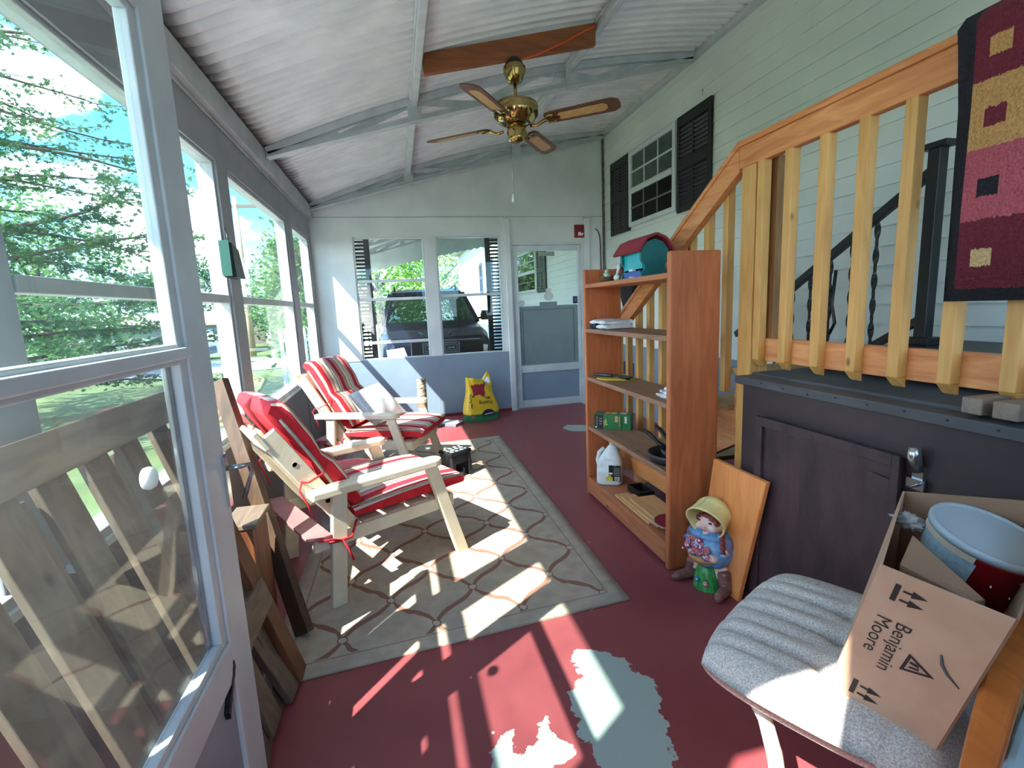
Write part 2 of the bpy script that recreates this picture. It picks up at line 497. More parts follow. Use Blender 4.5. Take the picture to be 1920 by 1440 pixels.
vo = n.new('ShaderNodeTexVoronoi'); vo.inputs['Scale'].default_value = 7.0; l.new(t.outputs['Object'], vo.inputs['Vector'])
vs_ = n.new('ShaderNodeMath'); vs_.operation = 'LESS_THAN'; vs_.inputs[1].default_value = 0.035; l.new(vo.outputs['Distance'], vs_.inputs[0])
mixg = n.new('ShaderNodeMixRGB'); l.new(vs_.outputs[0], mixg.inputs[0]); l.new(mixf.outputs[0], mixg.inputs[1]); mixg.inputs[2].default_value = S(196,184,180)
l.new(mixg.outputs[0], p.inputs['Base Color'])
rgh = n.new('ShaderNodeMapRange'); rgh.inputs['To Min'].default_value = 0.34; rgh.inputs['To Max'].default_value = 0.55
l.new(nr.outputs['Fac'], rgh.inputs[0]); l.new(rgh.outputs[0], p.inputs['Roughness'])
me.materials.append(m)
floor = bpy.data.objects.new('floor', me); COL.objects.link(floor); tag(floor, kind='structure')

# ---- left wall with four windows
WIN = [(0.20, 1.235), (1.395, 3.00), (3.18, 4.72), (4.94, 5.85)]
ZS, ZM, ZH = 0.70, 1.405, 2.125
w = MB()
w.bx(XL-0.10, XL, YN, YF, -0.02, ZS-0.02, 1)
w.bx(XL-0.10, XL, YN, YF, ZH, 2.345, 0)
edges = [YN] + [q for ww in WIN for q in ww] + [YF]
for i in range(0, len(edges), 2):
    w.bx(XL-0.10, XL, edges[i], edges[i+1], ZS-0.02, ZH, 0)
for yy in (1.34, 3.09, 4.83):                    # board seams on the panel below the sills
    w.bx(XL, XL+0.004, yy-0.02, yy+0.02, 0.0, ZS-0.03, 1)
tag(put('wall_left', w, [pm('grey_white_post', S(150,155,162), S(138,143,150), 4, 0.5), M_darkwall], origin=(0,0,0)), kind='structure')
w = MB(); w.bx(XL-0.10, XL+0.045, YN, YF-0.002, 2.345, 2.478); w.bx(XL, XL+0.012, YN, YF-0.002, 2.325, 2.345)
tag(put('trim_1', w, M_frame, origin=(0,0,0), bevel=0.004), kind='structure')
for k, (a0, a1) in enumerate(WIN):
    t_ = thing('window_%d' % (k+1), None, None, (XL-0.05, (a0+a1)/2, ZS), kind='structure')
    f = MB(); fw = 0.022 if k < 2 else 0.034; x0, x1 = XL-0.075, XL-0.012
    f.bx(x0, x1, a0, a0+fw, ZS, ZH); f.bx(x0, x1, a1-fw, a1, ZS, ZH)
    f.bx(x0, x1, a0+fw, a1-fw, ZH-fw*0.8, ZH); f.bx(x0, x1+0.02, a0+fw, a1-fw, ZS, ZS+0.03)
    f.bx(x0+0.01, x1+0.006, a0+fw, a1-fw, ZM-0.022, ZM+0.022)
    put('frame', f, M_frame, t_, bevel=0.004)
    s_ = MB(); s_.bx(XL-0.02, XL+0.02, a0-0.01, a1+0.01, ZS-0.02, ZS+0.004)
    put('sill', s_, M_alum, t_, bevel=0.003)
    for (z0, z1, dx) in ((ZS+0.03, ZM-0.022, 0.0), (ZM+0.022, ZH-fw*0.8, 0.012)):
        g = MB(); g.bx(XL-0.05+dx, XL-0.046+dx, a0+fw, a1-fw, z0, z1)
        put('pane', g, M_glass, t_)

# ---- far wall, with two windows and the storm door
X1a, X1b, X2a, X2b, ZW0, ZW1 = -0.42, 0.372, 0.512, 1.28, 0.752, 2.148
DX0, DX1, DZ = 1.395, 2.33, 2.062
w = MB(); ya, yb = YF, YF+0.08
w.bx(XL-0.1, X1a, ya, yb, ZW0, 2.30); w.bx(X1a, X2b, ya, yb, ZW1, 2.30)
w.bx(X1b, X2a, ya, yb, ZW0, ZW1); w.bx(X2b, DX0, ya, yb, ZW0, 2.30)
w.bx(DX0, DX1, ya, yb, DZ, 2.30); w.bx(DX1, XH, ya, yb, 0, 2.30)
w.bx(XL-0.1, DX0, ya, yb, -0.02, ZW0, 1)
N = 14
xs = [XL-0.1+(XH-XL+0.1)*i/N for i in range(N+1)]
w.prism([(XL-0.1, 2.30), (XH, 2.30)]+[(x, zr(x)+0.012) for x in xs[::-1]], (0, ya, 0), (1,0,0), (0,0,1), (0,1,0), 0.08, 0)
w.bx(XL, XH, ya-0.004, ya, 2.360, 2.366, 2)
w.bx(0.435, 0.441, ya-0.002, ya, 0.02, ZW0, 2)
w.bx(XL, X1a, ya-0.004, ya, ZW0-0.006, ZW0, 2)
tag(put('wall_far', w, [M_white, M_greyp, pm('seam_grey', S(150,156,158), None, 4, 0.6)], origin=(0,0,0)), kind='structure')
b = MB(); b.bx(XL, 1.36, YF-0.012, YF, 0, 0.035)
tag(put('baseboard_far', b, pm('red_trim_paint', S(124,46,52), S(108,38,44), 6, 0.5), origin=(0,0,0)), kind='structure')
for k, (xa, xb, rails) in enumerate(((X1a, X1b, (1.656, 1.449, 0.949)), (X2a, X2b, (1.463,)))):  # left window's middle rail is a reflection built as a bar
    t_ = thing('window_%d' % (k+5), None, None, ((xa+xb)/2, YF+0.04, ZW0), kind='structure')
    f = MB(); fw = 0.018
    f.bx(xa, xa+fw, ya+0.01, yb-0.01, ZW0, ZW1); f.bx(xb-fw, xb, ya+0.01, yb-0.01, ZW0, ZW1)
    f.bx(xa+fw, xb-fw, ya+0.01, yb-0.01, ZW1-fw, ZW1); f.bx(xa+fw, xb-fw, ya+0.0, yb-0.01, ZW0, ZW0+0.014)
    for i, r in enumerate(rails):
        f.bx(xa+fw, xb-fw, ya+0.02, yb-0.02, r-0.016, r+0.016)
    put('frame', f, M_alum, t_, bevel=0.003)
    g = MB(); g.bx(xa+fw, xb-fw, ya+0.04, ya+0.044, ZW0+0.014, ZW1-fw)
    put('pane', g, glassmat('far_glass', refl=0.075), t_)
# posts either side of the storm door, with metal caps
for k, xp in enumerate((1.365, 2.378)):
    w = MB(); w.bx(xp-0.032, xp+0.032, YF-0.035, YF, 0.0, 2.335); w.bx(xp-0.036, xp+0.04, YF-0.045, YF, 2.335, 2.362, 1)
    tag(put('trim_%d' % (k+2), w, [M_white, M_truss], origin=(0,0,0), bevel=0.003), kind='structure')
d1 = thing('door_1', None, None, ((DX0+DX1)/2, YF+0.04, 0), kind='structure')
f = MB(); f.bx(DX0, DX0+0.03, ya-0.006, yb, 0, DZ); f.bx(DX1-0.03, DX1, ya-0.006, yb, 0, DZ); f.bx(DX0+0.03, DX1-0.03, ya-0.006, yb, DZ-0.03, DZ)
put('frame', f, M_alum, d1, bevel=0.003)
lf = MB(); lx0, lx1 = DX0+0.032, DX1-0.032; gx0, gx1 = 1.488, 2.258; y0_, y1_ = ya+0.01, ya+0.045
lf.bx(lx0, gx0, y0_, y1_, 0.02, 2.028); lf.bx(gx1, lx1, y0_, y1_, 0.02, 2.028); lf.bx(gx0, gx1, y0_, y1_, 1.96, 2.028)
lf.bx(gx0, gx1, y0_, y1_, 0.464, 0.556); lf.bx(gx0, gx1, y0_, y1_, 0.02, 0.108)
lf.bx(gx0, gx1, y0_+0.015, y1_-0.008, 0.108, 0.464, 1)
put('leaf', lf, [M_alum, M_greyp], d1, bevel=0.004)
g = MB(); g.bx(gx0, gx1, y0_+0.016, y0_+0.02, 0.556, 1.96)
put('pane', g, M_glass, d1)
pn = MB(); pn.bx(gx0, gx1, y0_+0.024, y0_+0.034, 0.556, 1.294); pn.bx(1.53, 1.536, y0_+0.02, y0_+0.024, 0.58, 1.25, 1); pn.bx(2.2, 2.206, y0_+0.02, y0_+0.024, 0.58, 1.25, 1)
pn.bx(1.536, 2.2, y0_+0.02, y0_+0.024, 1.245, 1.251, 1); pn.bx(1.76, 1.985, y0_+0.022, y0_+0.034, 1.294, 1.34)
put('lower_panel', pn, [pm('slate_grey_board', S(140,147,154), S(130,138,146), 3, 0.6), pm('slate_line', S(84,96,110), None, 3, 0.6)], d1)
hd = MB(); hd.bx(2.272, 2.29, y0_-0.012, y0_, 0.98, 1.12); hd.tube([(2.281, y0_-0.006, 1.06), (2.281, y0_-0.045, 1.06), (2.235, y0_-0.05, 1.055)], 0.008, 8)
put('handle', hd, M_alum, d1)
def disc(mb, cx, cz, rx, rz, y, n=20, m=0):
    mb.prism([(rx*math.cos(2*PI*i/n), rz*math.sin(2*PI*i/n)) for i in range(n)], (cx, y, cz), (1,0,0), (0,0,1), (0,-1,0), 0.001, m)
st = MB(); ys = y0_+0.0155
disc(st, 1.875, 1.405, 0.062, 0.052, ys); disc(st, 1.527, 1.335, 0.036, 0.036, ys)
st.bx(1.84, 1.91, ys-0.001, ys, 1.46, 1.505); st.bx(1.76, 1.965, ys-0.001, ys, 1.90, 1.95, 2); st.bx(2.196, 2.255, ys-0.001, ys, 1.305, 1.395, 1); st.bx(2.208, 2.243, ys-0.002, ys-0.001, 1.33, 1.375, 3)
put('sticker', st, [pm('sticker_white', S(206,212,212), None, 5, 0.6), pm('sticker_navy', S(22,28,62), None, 5, 0.6), pm('sticker_sage', S(150,166,152), None, 5, 0.6), pm('sticker_blue', S(90,100,150), None, 5, 0.6)], d1)

# ---- house wall on the right: lapped vinyl siding, skirting below
YE = 20.4
w = MB(); pitch = 0.1057; z = 0.80; ks = 0
zs = []
k = 0
while z < 3.40:
    z1 = z+pitch
    w.add([(XH-0.012, -0.4, z), (XH-0.012, YE, z), (XH, YE, z1), (XH, -0.4, z1)], [(0,1,2,3)], 0)
    w.add([(XH+0.004, -0.4, z), (XH+0.004, YE, z), (XH-0.012, YE, z), (XH-0.012, -0.4, z)], [(0,1,2,3)], 0)
    z = z1; k += 1
w.bx(XH+0.001, XH+0.12, -0.4, YE, 0.80, 3.45, 0)
w.bx(XH-0.02, XH+0.12, YE-0.1, YE+0.02, 0.80, 3.45, 0)
w.bx(XH+0.004, XH+0.1, -0.4, YE, -0.9, 0.80, 1)
for zz in (0.33, 0.56):
    w.bx(XH+0.002, XH+0.004, -0.4, YE, zz, zz+0.006, 2)
w.bx(XH-0.006, XH+0.0, 3.93, 3.934, 2.952, 3.06, 2)
tag(put('wall_right', w, [M_siding, M_skirt, pm('skirt_line', S(92,110,134), None, 4, 0.6)], origin=(0,0,0)), kind='structure')
w = MB(); w.bx(XH-0.05, XH, YN, 5.96, 3.285, 3.335); 
tag(put('trim_4', w, M_truss, origin=(0,0,0), bevel=0.004), kind='structure')
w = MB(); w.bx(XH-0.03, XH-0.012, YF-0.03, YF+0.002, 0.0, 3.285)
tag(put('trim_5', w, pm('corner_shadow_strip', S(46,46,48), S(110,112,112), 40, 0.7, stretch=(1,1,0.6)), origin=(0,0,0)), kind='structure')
# house end gable far away
w = MB()
w.prism([(XH-0.35, 3.42), (XH+3.4, 4.5), (XH+7, 3.42)], (0, -0.4, 0), (1,0,0), (0,0,1), (0,1,0), YE+0.8, 0)
tag(put('roof_house', w, pm('house_roof', S(196,198,196), S(176,178,178), 3, 0.8), origin=(0,0,0)), kind='structure')

def house_window(name, ya, yb, za, zc):
    t_ = thing(name, None, None, (XH, (ya+yb)/2, za), kind='structure')
    xo, xi = XH-0.045, XH-0.012
    fw = 0.05; zm = za+(zc-za)*0.47
    f = MB(); f.bx(xo, xi, ya, ya+fw, za, zc); f.bx(xo, xi, yb-fw, yb, za, zc); f.bx(xo, xi, ya+fw, yb-fw, zc-fw, zc); f.bx(xo, xi, ya+fw, yb-fw, za, za+fw*0.9)
    f.bx(xo-0.006, xi, ya+fw, yb-fw, zm-0.028, zm+0.03)
    put('frame', f, M_alum, t_, bevel=0.004)
    ga, gb = ya+fw, yb-fw
    for nm, q0, q1, gm, bm, off in (('upper_sash', zm+0.03, zc-fw, glassmat('green_pane', tint=(0.86,0.92,0.90,1), refl=0.07), M_alum, 0.0), ('lower_sash', za+fw*0.9, zm-0.028, glassmat('dark_screen', tint=(0.16,0.15,0.16,1), refl=0.03), pm('grey_muntin', S(112,108,112), None, 5, 0.5), 0.006)):
        g = MB(); g.bx(XH-0.026-off, XH-0.024-off, ga, gb, q0, q1)
        sh = put(nm, g, gm, t_)
        b = MB()
        for i in (1, 2):
            yy = ga+(gb-ga)*i/3; b.bx(XH-0.034-off, XH-0.026-off, yy-0.008, yy+0.008, q0, q1)
        zz = (q0+q1)/2; b.bx(XH-0.035-off, XH-0.026-off, ga, gb, zz-0.008, zz+0.008)
        put('muntin', b, bm, sh)
    c = MB(); c.bx(XH-0.02, XH-0.0125, ga, gb, zm-0.02, zc-fw, 0); c.bx(XH-0.02, XH-0.0125, ga, gb, za+0.04, zm-0.02, 1)
    put('blind', c, [pm('grey_green_curtain', S(92,108,100), S(62,76,72), 9, 0.9), pm('dark_room', S(34,30,34), None, 4, 0.9)], t_)
house_window('window_7', 4.285, 5.215, 2.112, 2.893)
house_window('window_8', 9.05, 10.75, 1.56, 2.36)
def shutter(name, label, ya, yb, za, zc, x=XH-0.012, group=None, mat=M_black):
    t_ = thing(name, label, 'shutter', (x-0.015, (ya+yb)/2, za), group=group)
    f = MB(); f.bx(x-0.012, x, ya, yb, za, zc)
    fw = 0.04
    for (a_, b_, c_, d_) in ((ya, ya+fw, za, zc), (yb-fw, yb, za, zc), (ya+fw, yb-fw, za, za+0.06), (ya+fw, yb-fw, zc-0.09, zc), (ya+fw, yb-fw, (za+zc)/2-0.05, (za+zc)/2+0.05)):
        f.bx(x-0.026, x-0.012, a_, b_, c_, d_)
    put('panel', f, mat, t_, bevel=0.003)
    ym = (ya+yb)/2
    s_ = MB(); s_.bx(x-0.024, x-0.012, ym-0.012, ym+0.012, za+0.05, zc-0.08)
    for (q0, q1) in ((za+0.07, (za+zc)/2-0.06), ((za+zc)/2+0.06, zc-0.1)):
        n_ = max(4, int((q1-q0)/0.032))
        for i in range(n_):
            zz = q0+(q1-q0)*(i+0.5)/n_
            s_.beam((x-0.018, ya+fw, zz), (x-0.018, yb-fw, zz), 0.006, 0.02, up=(-0.6, 0, 1))
    put('louvers', s_, pm('louver_black', S(26,27,32), S(18,19,23), 8, 0.35), t_)
shutter('window_shutter', 'larger black louvered shutter near the stair rail, right of the house window', 3.765, 4.262, 2.08, 2.905)
shutter('window_shutter', 'black louvered shutter in the corner, left of the house window', 5.222, 5.705, 2.08, 2.90)
shutter('window_shutter', 'black louvered shutter on the house wall seen through the far storm door', 8.44, 8.98, 1.53, 2.34)
M_navy = pm('navy_vinyl', S(60,74,112), S(50,62,98), 8, 0.5)
shutter('window_shutter', 'nearer navy shutter on the distant house wall, seen through the right far window', 13.3, 13.8, 1.75, 2.65, mat=M_navy)
shutter('window_shutter', 'farther navy shutter on the distant house wall, seen through the right far window', 14.9, 15.4, 1.75, 2.65, mat=M_navy)

# ---- roof: corrugated sheets over the porch and on over the carport
def sheet(name, y0, y1, mat, X0=XL-0.12):
    w = MB(); pit = 0.085; n_ = int((y1-y0)/pit); prof = [(0,0),(0.30,0),(0.45,-0.020),(0.85,-0.020)]
    ys = [(y0+(i+a)*pit, b) for i in range(n_) for a, b in prof]+[(y1, 0)]
    NX = 18; X1 = XH
    for i in range(NX+1):
        x = X0+(X1-X0)*i/NX
        for (y, h) in ys: w.v.append((x, y, zr(min(max(x, XL), XH))+0.020+h))
    L = len(ys)
    for i in range(NX):
        for j in range(L-1):
            w.f.append((i*L+j, (i+1)*L+j, (i+1)*L+j+1, i*L+j+1)); w.m.append(0); w.sm.append(False)
    return tag(put(name, w, mat, origin=(0,0,0), solid=0.003), kind='structure')
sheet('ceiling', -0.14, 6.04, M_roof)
sheet('ceiling_sunblock', -1.40, -0.15, M_roof, -0.2)  # unseen roof piece added to keep sun off the near windows
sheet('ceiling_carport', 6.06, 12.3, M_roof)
w = MB(); NS = 40
pts_t = []; pts_b = []
for i in range(NS*4+1):
    x = XL-0.1+(XH-XL+0.1)*i/(NS*4)
    pts_t.append((x, zr(max(x, XL))+0.02)); sc = 0.03*abs(math.sin(i/4*PI*0.55))
    pts_b.append((x, zb(x)-0.22-0.055*(x+0.5)-sc))
w.prism(pts_b+pts_t[::-1], (0, 12.3, 0), (1,0,0), (0,0,1), (0,1,0), 0.01, 0)
tag(put('trim_6', w, M_white, origin=(0,0,0)), kind='structure')

def truss(y, label):
    t_ = thing('roof_truss', label, 'roof truss', (0.88, y, zb(0.88)))
    NX = 16; xa, xb = XL+0.05, XH-0.05
    X = [xa+(xb-xa)*i/NX for i in range(NX+1)]
    c = MB()
    for i in range(NX):
        c.beam((X[i], y, zb(X[i])+0.022), (X[i+1], y, zb(X[i+1])+0.022), 0.05, 0.044)
        c.beam((X[i], y-0.035, zb(X[i])+0.003), (X[i+1], y-0.035, zb(X[i+1])+0.003), 0.03, 0.006)
    put('bottom_chord', c, M_truss, t_)
    c = MB()
    zt = lambda x: max(zr(x)-0.03, zb(x)+0.05)
    for i in range(NX):
        c.beam((X[i], y, zt(X[i])), (X[i+1], y, zt(X[i+1])), 0.05, 0.05)
    put('top_chord', c, M_truss, t_)
    bays = [0.25, 0.75, 1.25, 1.75, 2.15]; prev = -0.3; upf = True
    for xw in bays:
        c = MB(); a_, b_ = (zb(prev)+0.03, zt(xw)) if upf else (zt(prev), zb(xw)+0.03)
        c.beam((prev, y+0.012, a_), (xw, y+0.012, b_), 0.012, 0.05)
        put('web', c, M_truss, t_); prev = xw; upf = not upf
    for xw in (0.25, 1.5):
        c = MB(); c.bx(xw-0.05, xw+0.05, y-0.03, y-0.02, zb(xw)-0.02, zt(xw)); put('gusset', c, M_truss, t_)
    c = MB()
    c.prism([(XL+0.05, zb(XL+0.05)), (XL+0.55, zb(XL+0.55)+0.01), (XL+0.55, zt(XL+0.55)), (XL+0.05, zt(XL+0.05))], (0, y-0.006, 0), (1,0,0), (0,0,1), (0,1,0), 0.012)
    put('gusset', c, M_truss, t_)
truss(4.02, 'grey metal truss across the porch just beyond the ceiling fan')
truss(5.88, 'grey metal truss against the top of the far wall')
truss(9.9, 'carport truss above the car, nearer of the two seen through the far windows')
truss(11.3, 'carport truss above the car, farther of the two seen through the far windows')
for xp, lb in ((0.25, 'long grey metal purlin under the roof, left of the ceiling fan'), (1.48, 'long grey metal purlin under the roof, right of the ceiling fan')):
    w = MB(); zt = zr(xp)-0.016
    w.bx(xp-0.035, xp+0.035, YN, 5.94, zt-0.02, zt); w.bx(xp-0.025, xp+0.025, YN, 5.94, zt-0.062, zt-0.02)
    tag(put('roof_purlin', w, M_truss, bevel=0.006), lb, 'purlin')

# ---- near end wall (behind the camera): windows added for fill, doorway sized for sun
w = MB()
w.bx(XL-0.1, -0.855, YN-0.1, YN, -0.02, 2.5); w.bx(-0.26, 0.62, YN-0.1, YN, -0.02, 2.5)
w.bx(-0.855, -0.26, YN-0.1, YN, 2.30, 2.5)
w.bx(0.62, 0.98, YN-0.1, YN, -0.02, 1.5); w.bx(0.98, XH, YN-0.1, YN, -0.02, 1.1); w.bx(0.98, 1.02, YN-0.1, YN, 1.1, 2.5); w.bx(2.52, XH, YN-0.1, YN, 1.1, 2.5)
w.bx(0.62, 0.98, YN-0.1, YN, 2.42, 2.5); w.bx(1.02, 2.52, YN-0.1, YN, 2.42, 2.5)
w.prism([(XL-0.1, 2.5), (XH, 2.5)]+[(x, zr(max(x, XL))-0.0) for x in xs[::-1]], (0, YN-0.1, 0), (1,0,0), (0,0,1), (0,1,0), 0.1, 0)
tag(put('wall_near', w, M_white, origin=(0,0,0)), kind='structure')

for k, (xa, xb, za) in enumerate(((0.62, 0.98, 1.5), (1.02, 2.52, 1.1))):  # unseen windows, added to brighten the right side from behind
    t_ = thing('window_%d' % (k+9), None, None, ((xa+xb)/2, YN-0.05, za), kind='structure')
    f = MB(); f.bx(xa, xa+0.02, YN-0.07, YN-0.03, za, 2.42); f.bx(xb-0.02, xb, YN-0.07, YN-0.03, za, 2.42); f.bx(xa+0.02, xb-0.02, YN-0.07, YN-0.03, za, za+0.02); f.bx(xa+0.02, xb-0.02, YN-0.07, YN-0.03, 2.40, 2.42)
    put('frame', f, M_alum, t_)
    g = MB(); g.bx(xa+0.02, xb-0.02, YN-0.052, YN-0.048, za+0.02, 2.40); put('pane', g, M_glass, t_)

# ---- open storm door beside the camera (door_2)
XD = -0.42
def kscale(mb, k=1.048):
    mb.v = [(v[0]*k, v[1]*k, max(0.022, 1.3+(v[2]-1.3)*k)) for v in mb.v]
    return mb
d2 = thing('door_2', None, None, (XD-0.018, 0.80, 0.03), kind='structure')
f = MB(); xo, xi = XD-0.036, XD
f.bx(xo, xi, 1.128, 1.248, 0.03, 2.03); f.bx(xo, xi, 0.33, 0.45, 0.03, 2.03)
f.bx(xo, xi, 0.45, 1.128, 1.872, 2.03); f.bx(xo, xi, 0.45, 1.128, 0.495, 0.585); f.bx(xo, xi, 0.45, 1.128, 0.03, 0.09)
put('leaf', kscale(f), M_alum, d2, bevel=0.004)
kp = MB(); kp.bx(XD-0.028, XD-0.010, 0.45, 1.128, 0.09, 0.495)
put('kick_panel', kscale(kp), pm('kick_panel_grey', S(150,158,170), S(140,148,160), 3, 0.5), d2)
sf = MB()
for (a_, b_, c_, e_) in ((1.096, 1.128, 0.585, 1.872), (0.45, 0.475, 0.585, 1.872), (0.475, 1.096, 1.855, 1.872), (0.475, 1.096, 1.215, 1.256), (0.475, 1.096, 0.585, 0.602)):
    sf.bx(XD-0.030, XD-0.006, a_, b_, c_, e_)
sf.bx(XD-0.010, XD+0.008, 0.475, 1.128, 1.226, 1.248)
sf.bx(XD-0.034, XD-0.024, 1.078, 1.096, 0.602, 1.215, 1)
put('sash', kscale(sf), [M_alum, M_chrome], d2, bevel=0.003)
g = MB(); g.bx(XD-0.020, XD-0.017, 0.475, 1.096, 1.256, 1.855); put('upper_pane', kscale(g), glassmat('door_glass', tint=(0.93,0.97,0.96,1), refl=0.05, dirt=0.06), d2)
g = MB(); g.bx(XD-0.026, XD-0.023, 0.475, 1.096, 0.602, 1.215); put('lower_pane', kscale(g), M_dglass, d2)
h = MB(); h.bx(XD, XD+0.007, 1.222, 1.242, 0.865, 0.985); h.tube([(XD+0.004, 1.232, 0.955), (XD+0.035, 1.234, 0.957), (XD+0.05, 1.25, 0.955), (XD+0.05, 1.262, 0.93), (XD+0.026, 1.262, 0.868)], 0.006, 8)
h.bx(XD-0.002, XD+0.004, 1.236, 1.2485, 0.86, 0.99)
put('handle', kscale(h), M_chrome, d2)
kn = MB(); kn.lathe([(0.004, 0), (0.02, 0.0), (0.022, 0.008), (0.018, 0.016), (0.004, 0.02)], (XD-0.062, 1.018, 1.012), (1,0,0), 20)
put('knob', kscale(kn), M_white, d2)
sc_ = MB(); random.seed(3)
pp = []
for i in range(13):
    tt = i/12; pp.append((1.066+0.065*tt, 0.452+0.075*tt+random.uniform(-0.004, 0.004)+0.006))
for i in range(12, -1, -1):
    tt = i/12; pp.append((1.066+0.065*tt+0.004, 0.452+0.075*tt-0.010+random.uniform(-0.004, 0.004)))
sc_.prism(pp, (XD-0.012, 0, 0), (0,1,0), (0,0,1), (1,0,0), 0.0135)
put('scuff', kscale(sc_), M_black, d2)

# ================================================================== ceiling fan and its beam
bx0, bx1, by = 0.285, 1.445, 3.40
w = MB()
w.hexa([(bx0, by-0.02, 2.765), (bx1, by-0.02, 3.010), (bx1, by+0.02, 3.010), (bx0, by+0.02, 2.765),
        (bx0, by-0.02, 2.890), (bx1, by-0.02, 3.150), (bx1, by+0.02, 3.150), (bx0, by+0.02, 2.890)])
tag(put('ceiling_beam', w, wood('red_brown_beam', S(150,88,50), S(112,60,32), 'x', dark=S(50,24,12)), bevel=0.004), 'reddish brown wooden board between the purlins holding the ceiling fan', 'beam')
w = MB(); w.tube([(0.90, 3.375, 2.878), (1.02, 3.365, 2.915), (1.20, 3.36, 2.995), (1.35, 3.355, 3.075), (1.44, 3.35, 3.12)], 0.006, 8)
tag(put('extension_cord', w, pm('orange_cord', S(226,84,44), None, 8, 0.5)), 'orange cord running along the wooden beam above the ceiling fan', 'cord')
fx, fy = 0.868, 3.36
fan = thing('ceiling_fan', 'brass ceiling fan with four brown cane-inset blades', 'fan', (fx, fy, 2.36))
c = MB(); c.lathe([(0.02,2.735),(0.045,2.74),(0.058,2.77),(0.072,2.80),(0.075,2.825),(0.062,2.84),(0.05,2.865),(0.03,2.885)], (fx,fy,0), ms=[0,0,0,0,0,1,1,1,1])
put('canopy', c, [M_brass, pm('black_bracket', S(36,34,34), None, 8, 0.5)], fan)
c = MB(); c.tube([(fx,fy,2.60),(fx,fy,2.745)], 0.011, 12); put('downrod', c, M_brass, fan)
c = MB(); c.lathe([(0.03,2.625),(0.09,2.622),(0.14,2.605),(0.148,2.585),(0.140,2.572),(0.148,2.560),(0.146,2.545),(0.120,2.50),(0.07,2.485),(0.03,2.484)], (fx,fy,0), n=36)
for i in range(24):
    a = 2*PI*i/24
    c.beam((fx+0.078*math.cos(a), fy+0.078*math.sin(a), 2.487), (fx+0.143*math.cos(a), fy+0.143*math.sin(a), 2.540), 0.009, 0.012, m=1)
put('motor_housing', c, [M_brass, pm('dark_vent', S(50,40,28), None, 9, 0.5)], fan)
c = MB(); c.lathe([(0.04,2.485),(0.062,2.475),(0.066,2.425),(0.06,2.405),(0.062,2.395),(0.05,2.375),(0.02,2.368)], (fx,fy,0), n=28); put('switch_housing', c, M_brass, fan)
M_blade = wood('dark_blade', S(112,72,50), S(84,52,38), 'y', knots=False, rough=0.45)
m, n, l, p = newmat('cane')
t = n.new('ShaderNodeTexCoord'); ch = n.new('ShaderNodeTexChecker'); ch.inputs['Scale'].default_value = 130
ch.inputs[1].default_value = S(216,176,122); ch.inputs[2].default_value = S(150,112,70)
l.new(t.outputs['Object'], ch.inputs[0]); l.new(ch.outputs[0], p.inputs['Base Color']); M_cane = m
for ang in (-37, 53, 143, -127):
    a = math.radians(ang); R = Matrix.Translation((fx, fy, 2.485)) @ Matrix.Rotation(a, 4, 'Z') @ Matrix.Rotation(math.radians(-13), 4, 'X')
    half = [(0.20, 0.035), (0.215, 0.052), (0.25, 0.060), (0.56, 0.066), (0.64, 0.066), (0.678, 0.042), (0.685, 0.0)]
    poly = half+[(q[0], -q[1]) for q in half[::-1][1:]]
    bmb = MB(); bmb.prism(poly, (0,0,-0.004), (1,0,0), (0,1,0), (0,0,1), 0.008)
    bmb.xf(R); bl = put('blade', bmb, M_blade, fan, bevel=0.002)
    ins = MB(); ins.prism([(0.30,-0.034),(0.58,-0.038),(0.605,-0.02),(0.605,0.02),(0.58,0.038),(0.30,0.034),(0.285,0)], (0,0,-0.0055), (1,0,0), (0,1,0), (0,0,1), 0.011)
    ins.xf(R); put('cane_inset', ins, M_cane, bl)
    ir = MB()
    ir.tube([(0.10,0,-0.03),(0.15,0,-0.035),(0.19,0,-0.015),(0.21,0,-0.008)], [0.010,0.010,0.012,0.014], 8)
    ir.bx(0.20, 0.30, -0.010, 0.010, -0.010, -0.004)
    for sgn in (1, -1):
        ir.tube([(0.205,0,-0.009),(0.215,0.03*sgn,-0.009),(0.24,0.042*sgn,-0.009),(0.27,0.034*sgn,-0.009),(0.262,0.02*sgn,-0.009)], 0.006, 6)
    ir.xf(R); put('blade_iron', ir, M_brass, bl)
c = MB(); c.tube([(fx-0.05, fy-0.04, 2.40), (fx-0.052, fy-0.04, 2.03)], 0.0022, 6)
ch_ = put('pull_chain', c, M_chrome, fan)
c = MB(); c.lathe([(0.002,2.035),(0.008,2.03),(0.006,2.015),(0.012,2.0),(0.010,1.985),(0.002,1.98)], (fx-0.052, fy-0.04, 0), n=12); put('pull_knob', c, M_white, ch_)

# ================================================================== small things on the far wall
al = thing('fire_alarm', 'red wall alarm with a white mark beside the storm door top', 'alarm', (2.285, YF-0.03, 2.11))
c = MB(); c.bx(2.222, 2.348, YF-0.028, YF-0.001, 2.108, 2.262); put('body', c, pm('alarm_red', S(150,26,36), S(130,22,30), 8, 0.4), al, bevel=0.006)
c = MB(); c.bx(2.236, 2.334, YF-0.036, YF-0.028, 2.122, 2.25, 1)
c.prism([(2.262,2.128),(2.326,2.132),(2.330,2.165),(2.300,2.158),(2.296,2.176),(2.262,2.17)], (0, YF-0.036, 0), (1,0,0), (0,0,1), (0,-1,0), 0.003, 0)
put('cover', c, [M_white, pm('alarm_dark_red', S(120,18,28), None, 8, 0.4)], al)
w = MB(); w.tube([(2.50,YF-0.008,2.214),(2.535,YF-0.008,2.19),(2.560,YF-0.008,2.12),(2.568,YF-0.008,2.0),(2.570,YF-0.008,1.75),(2.571,YF-0.008,0.9)], 0.007, 8)
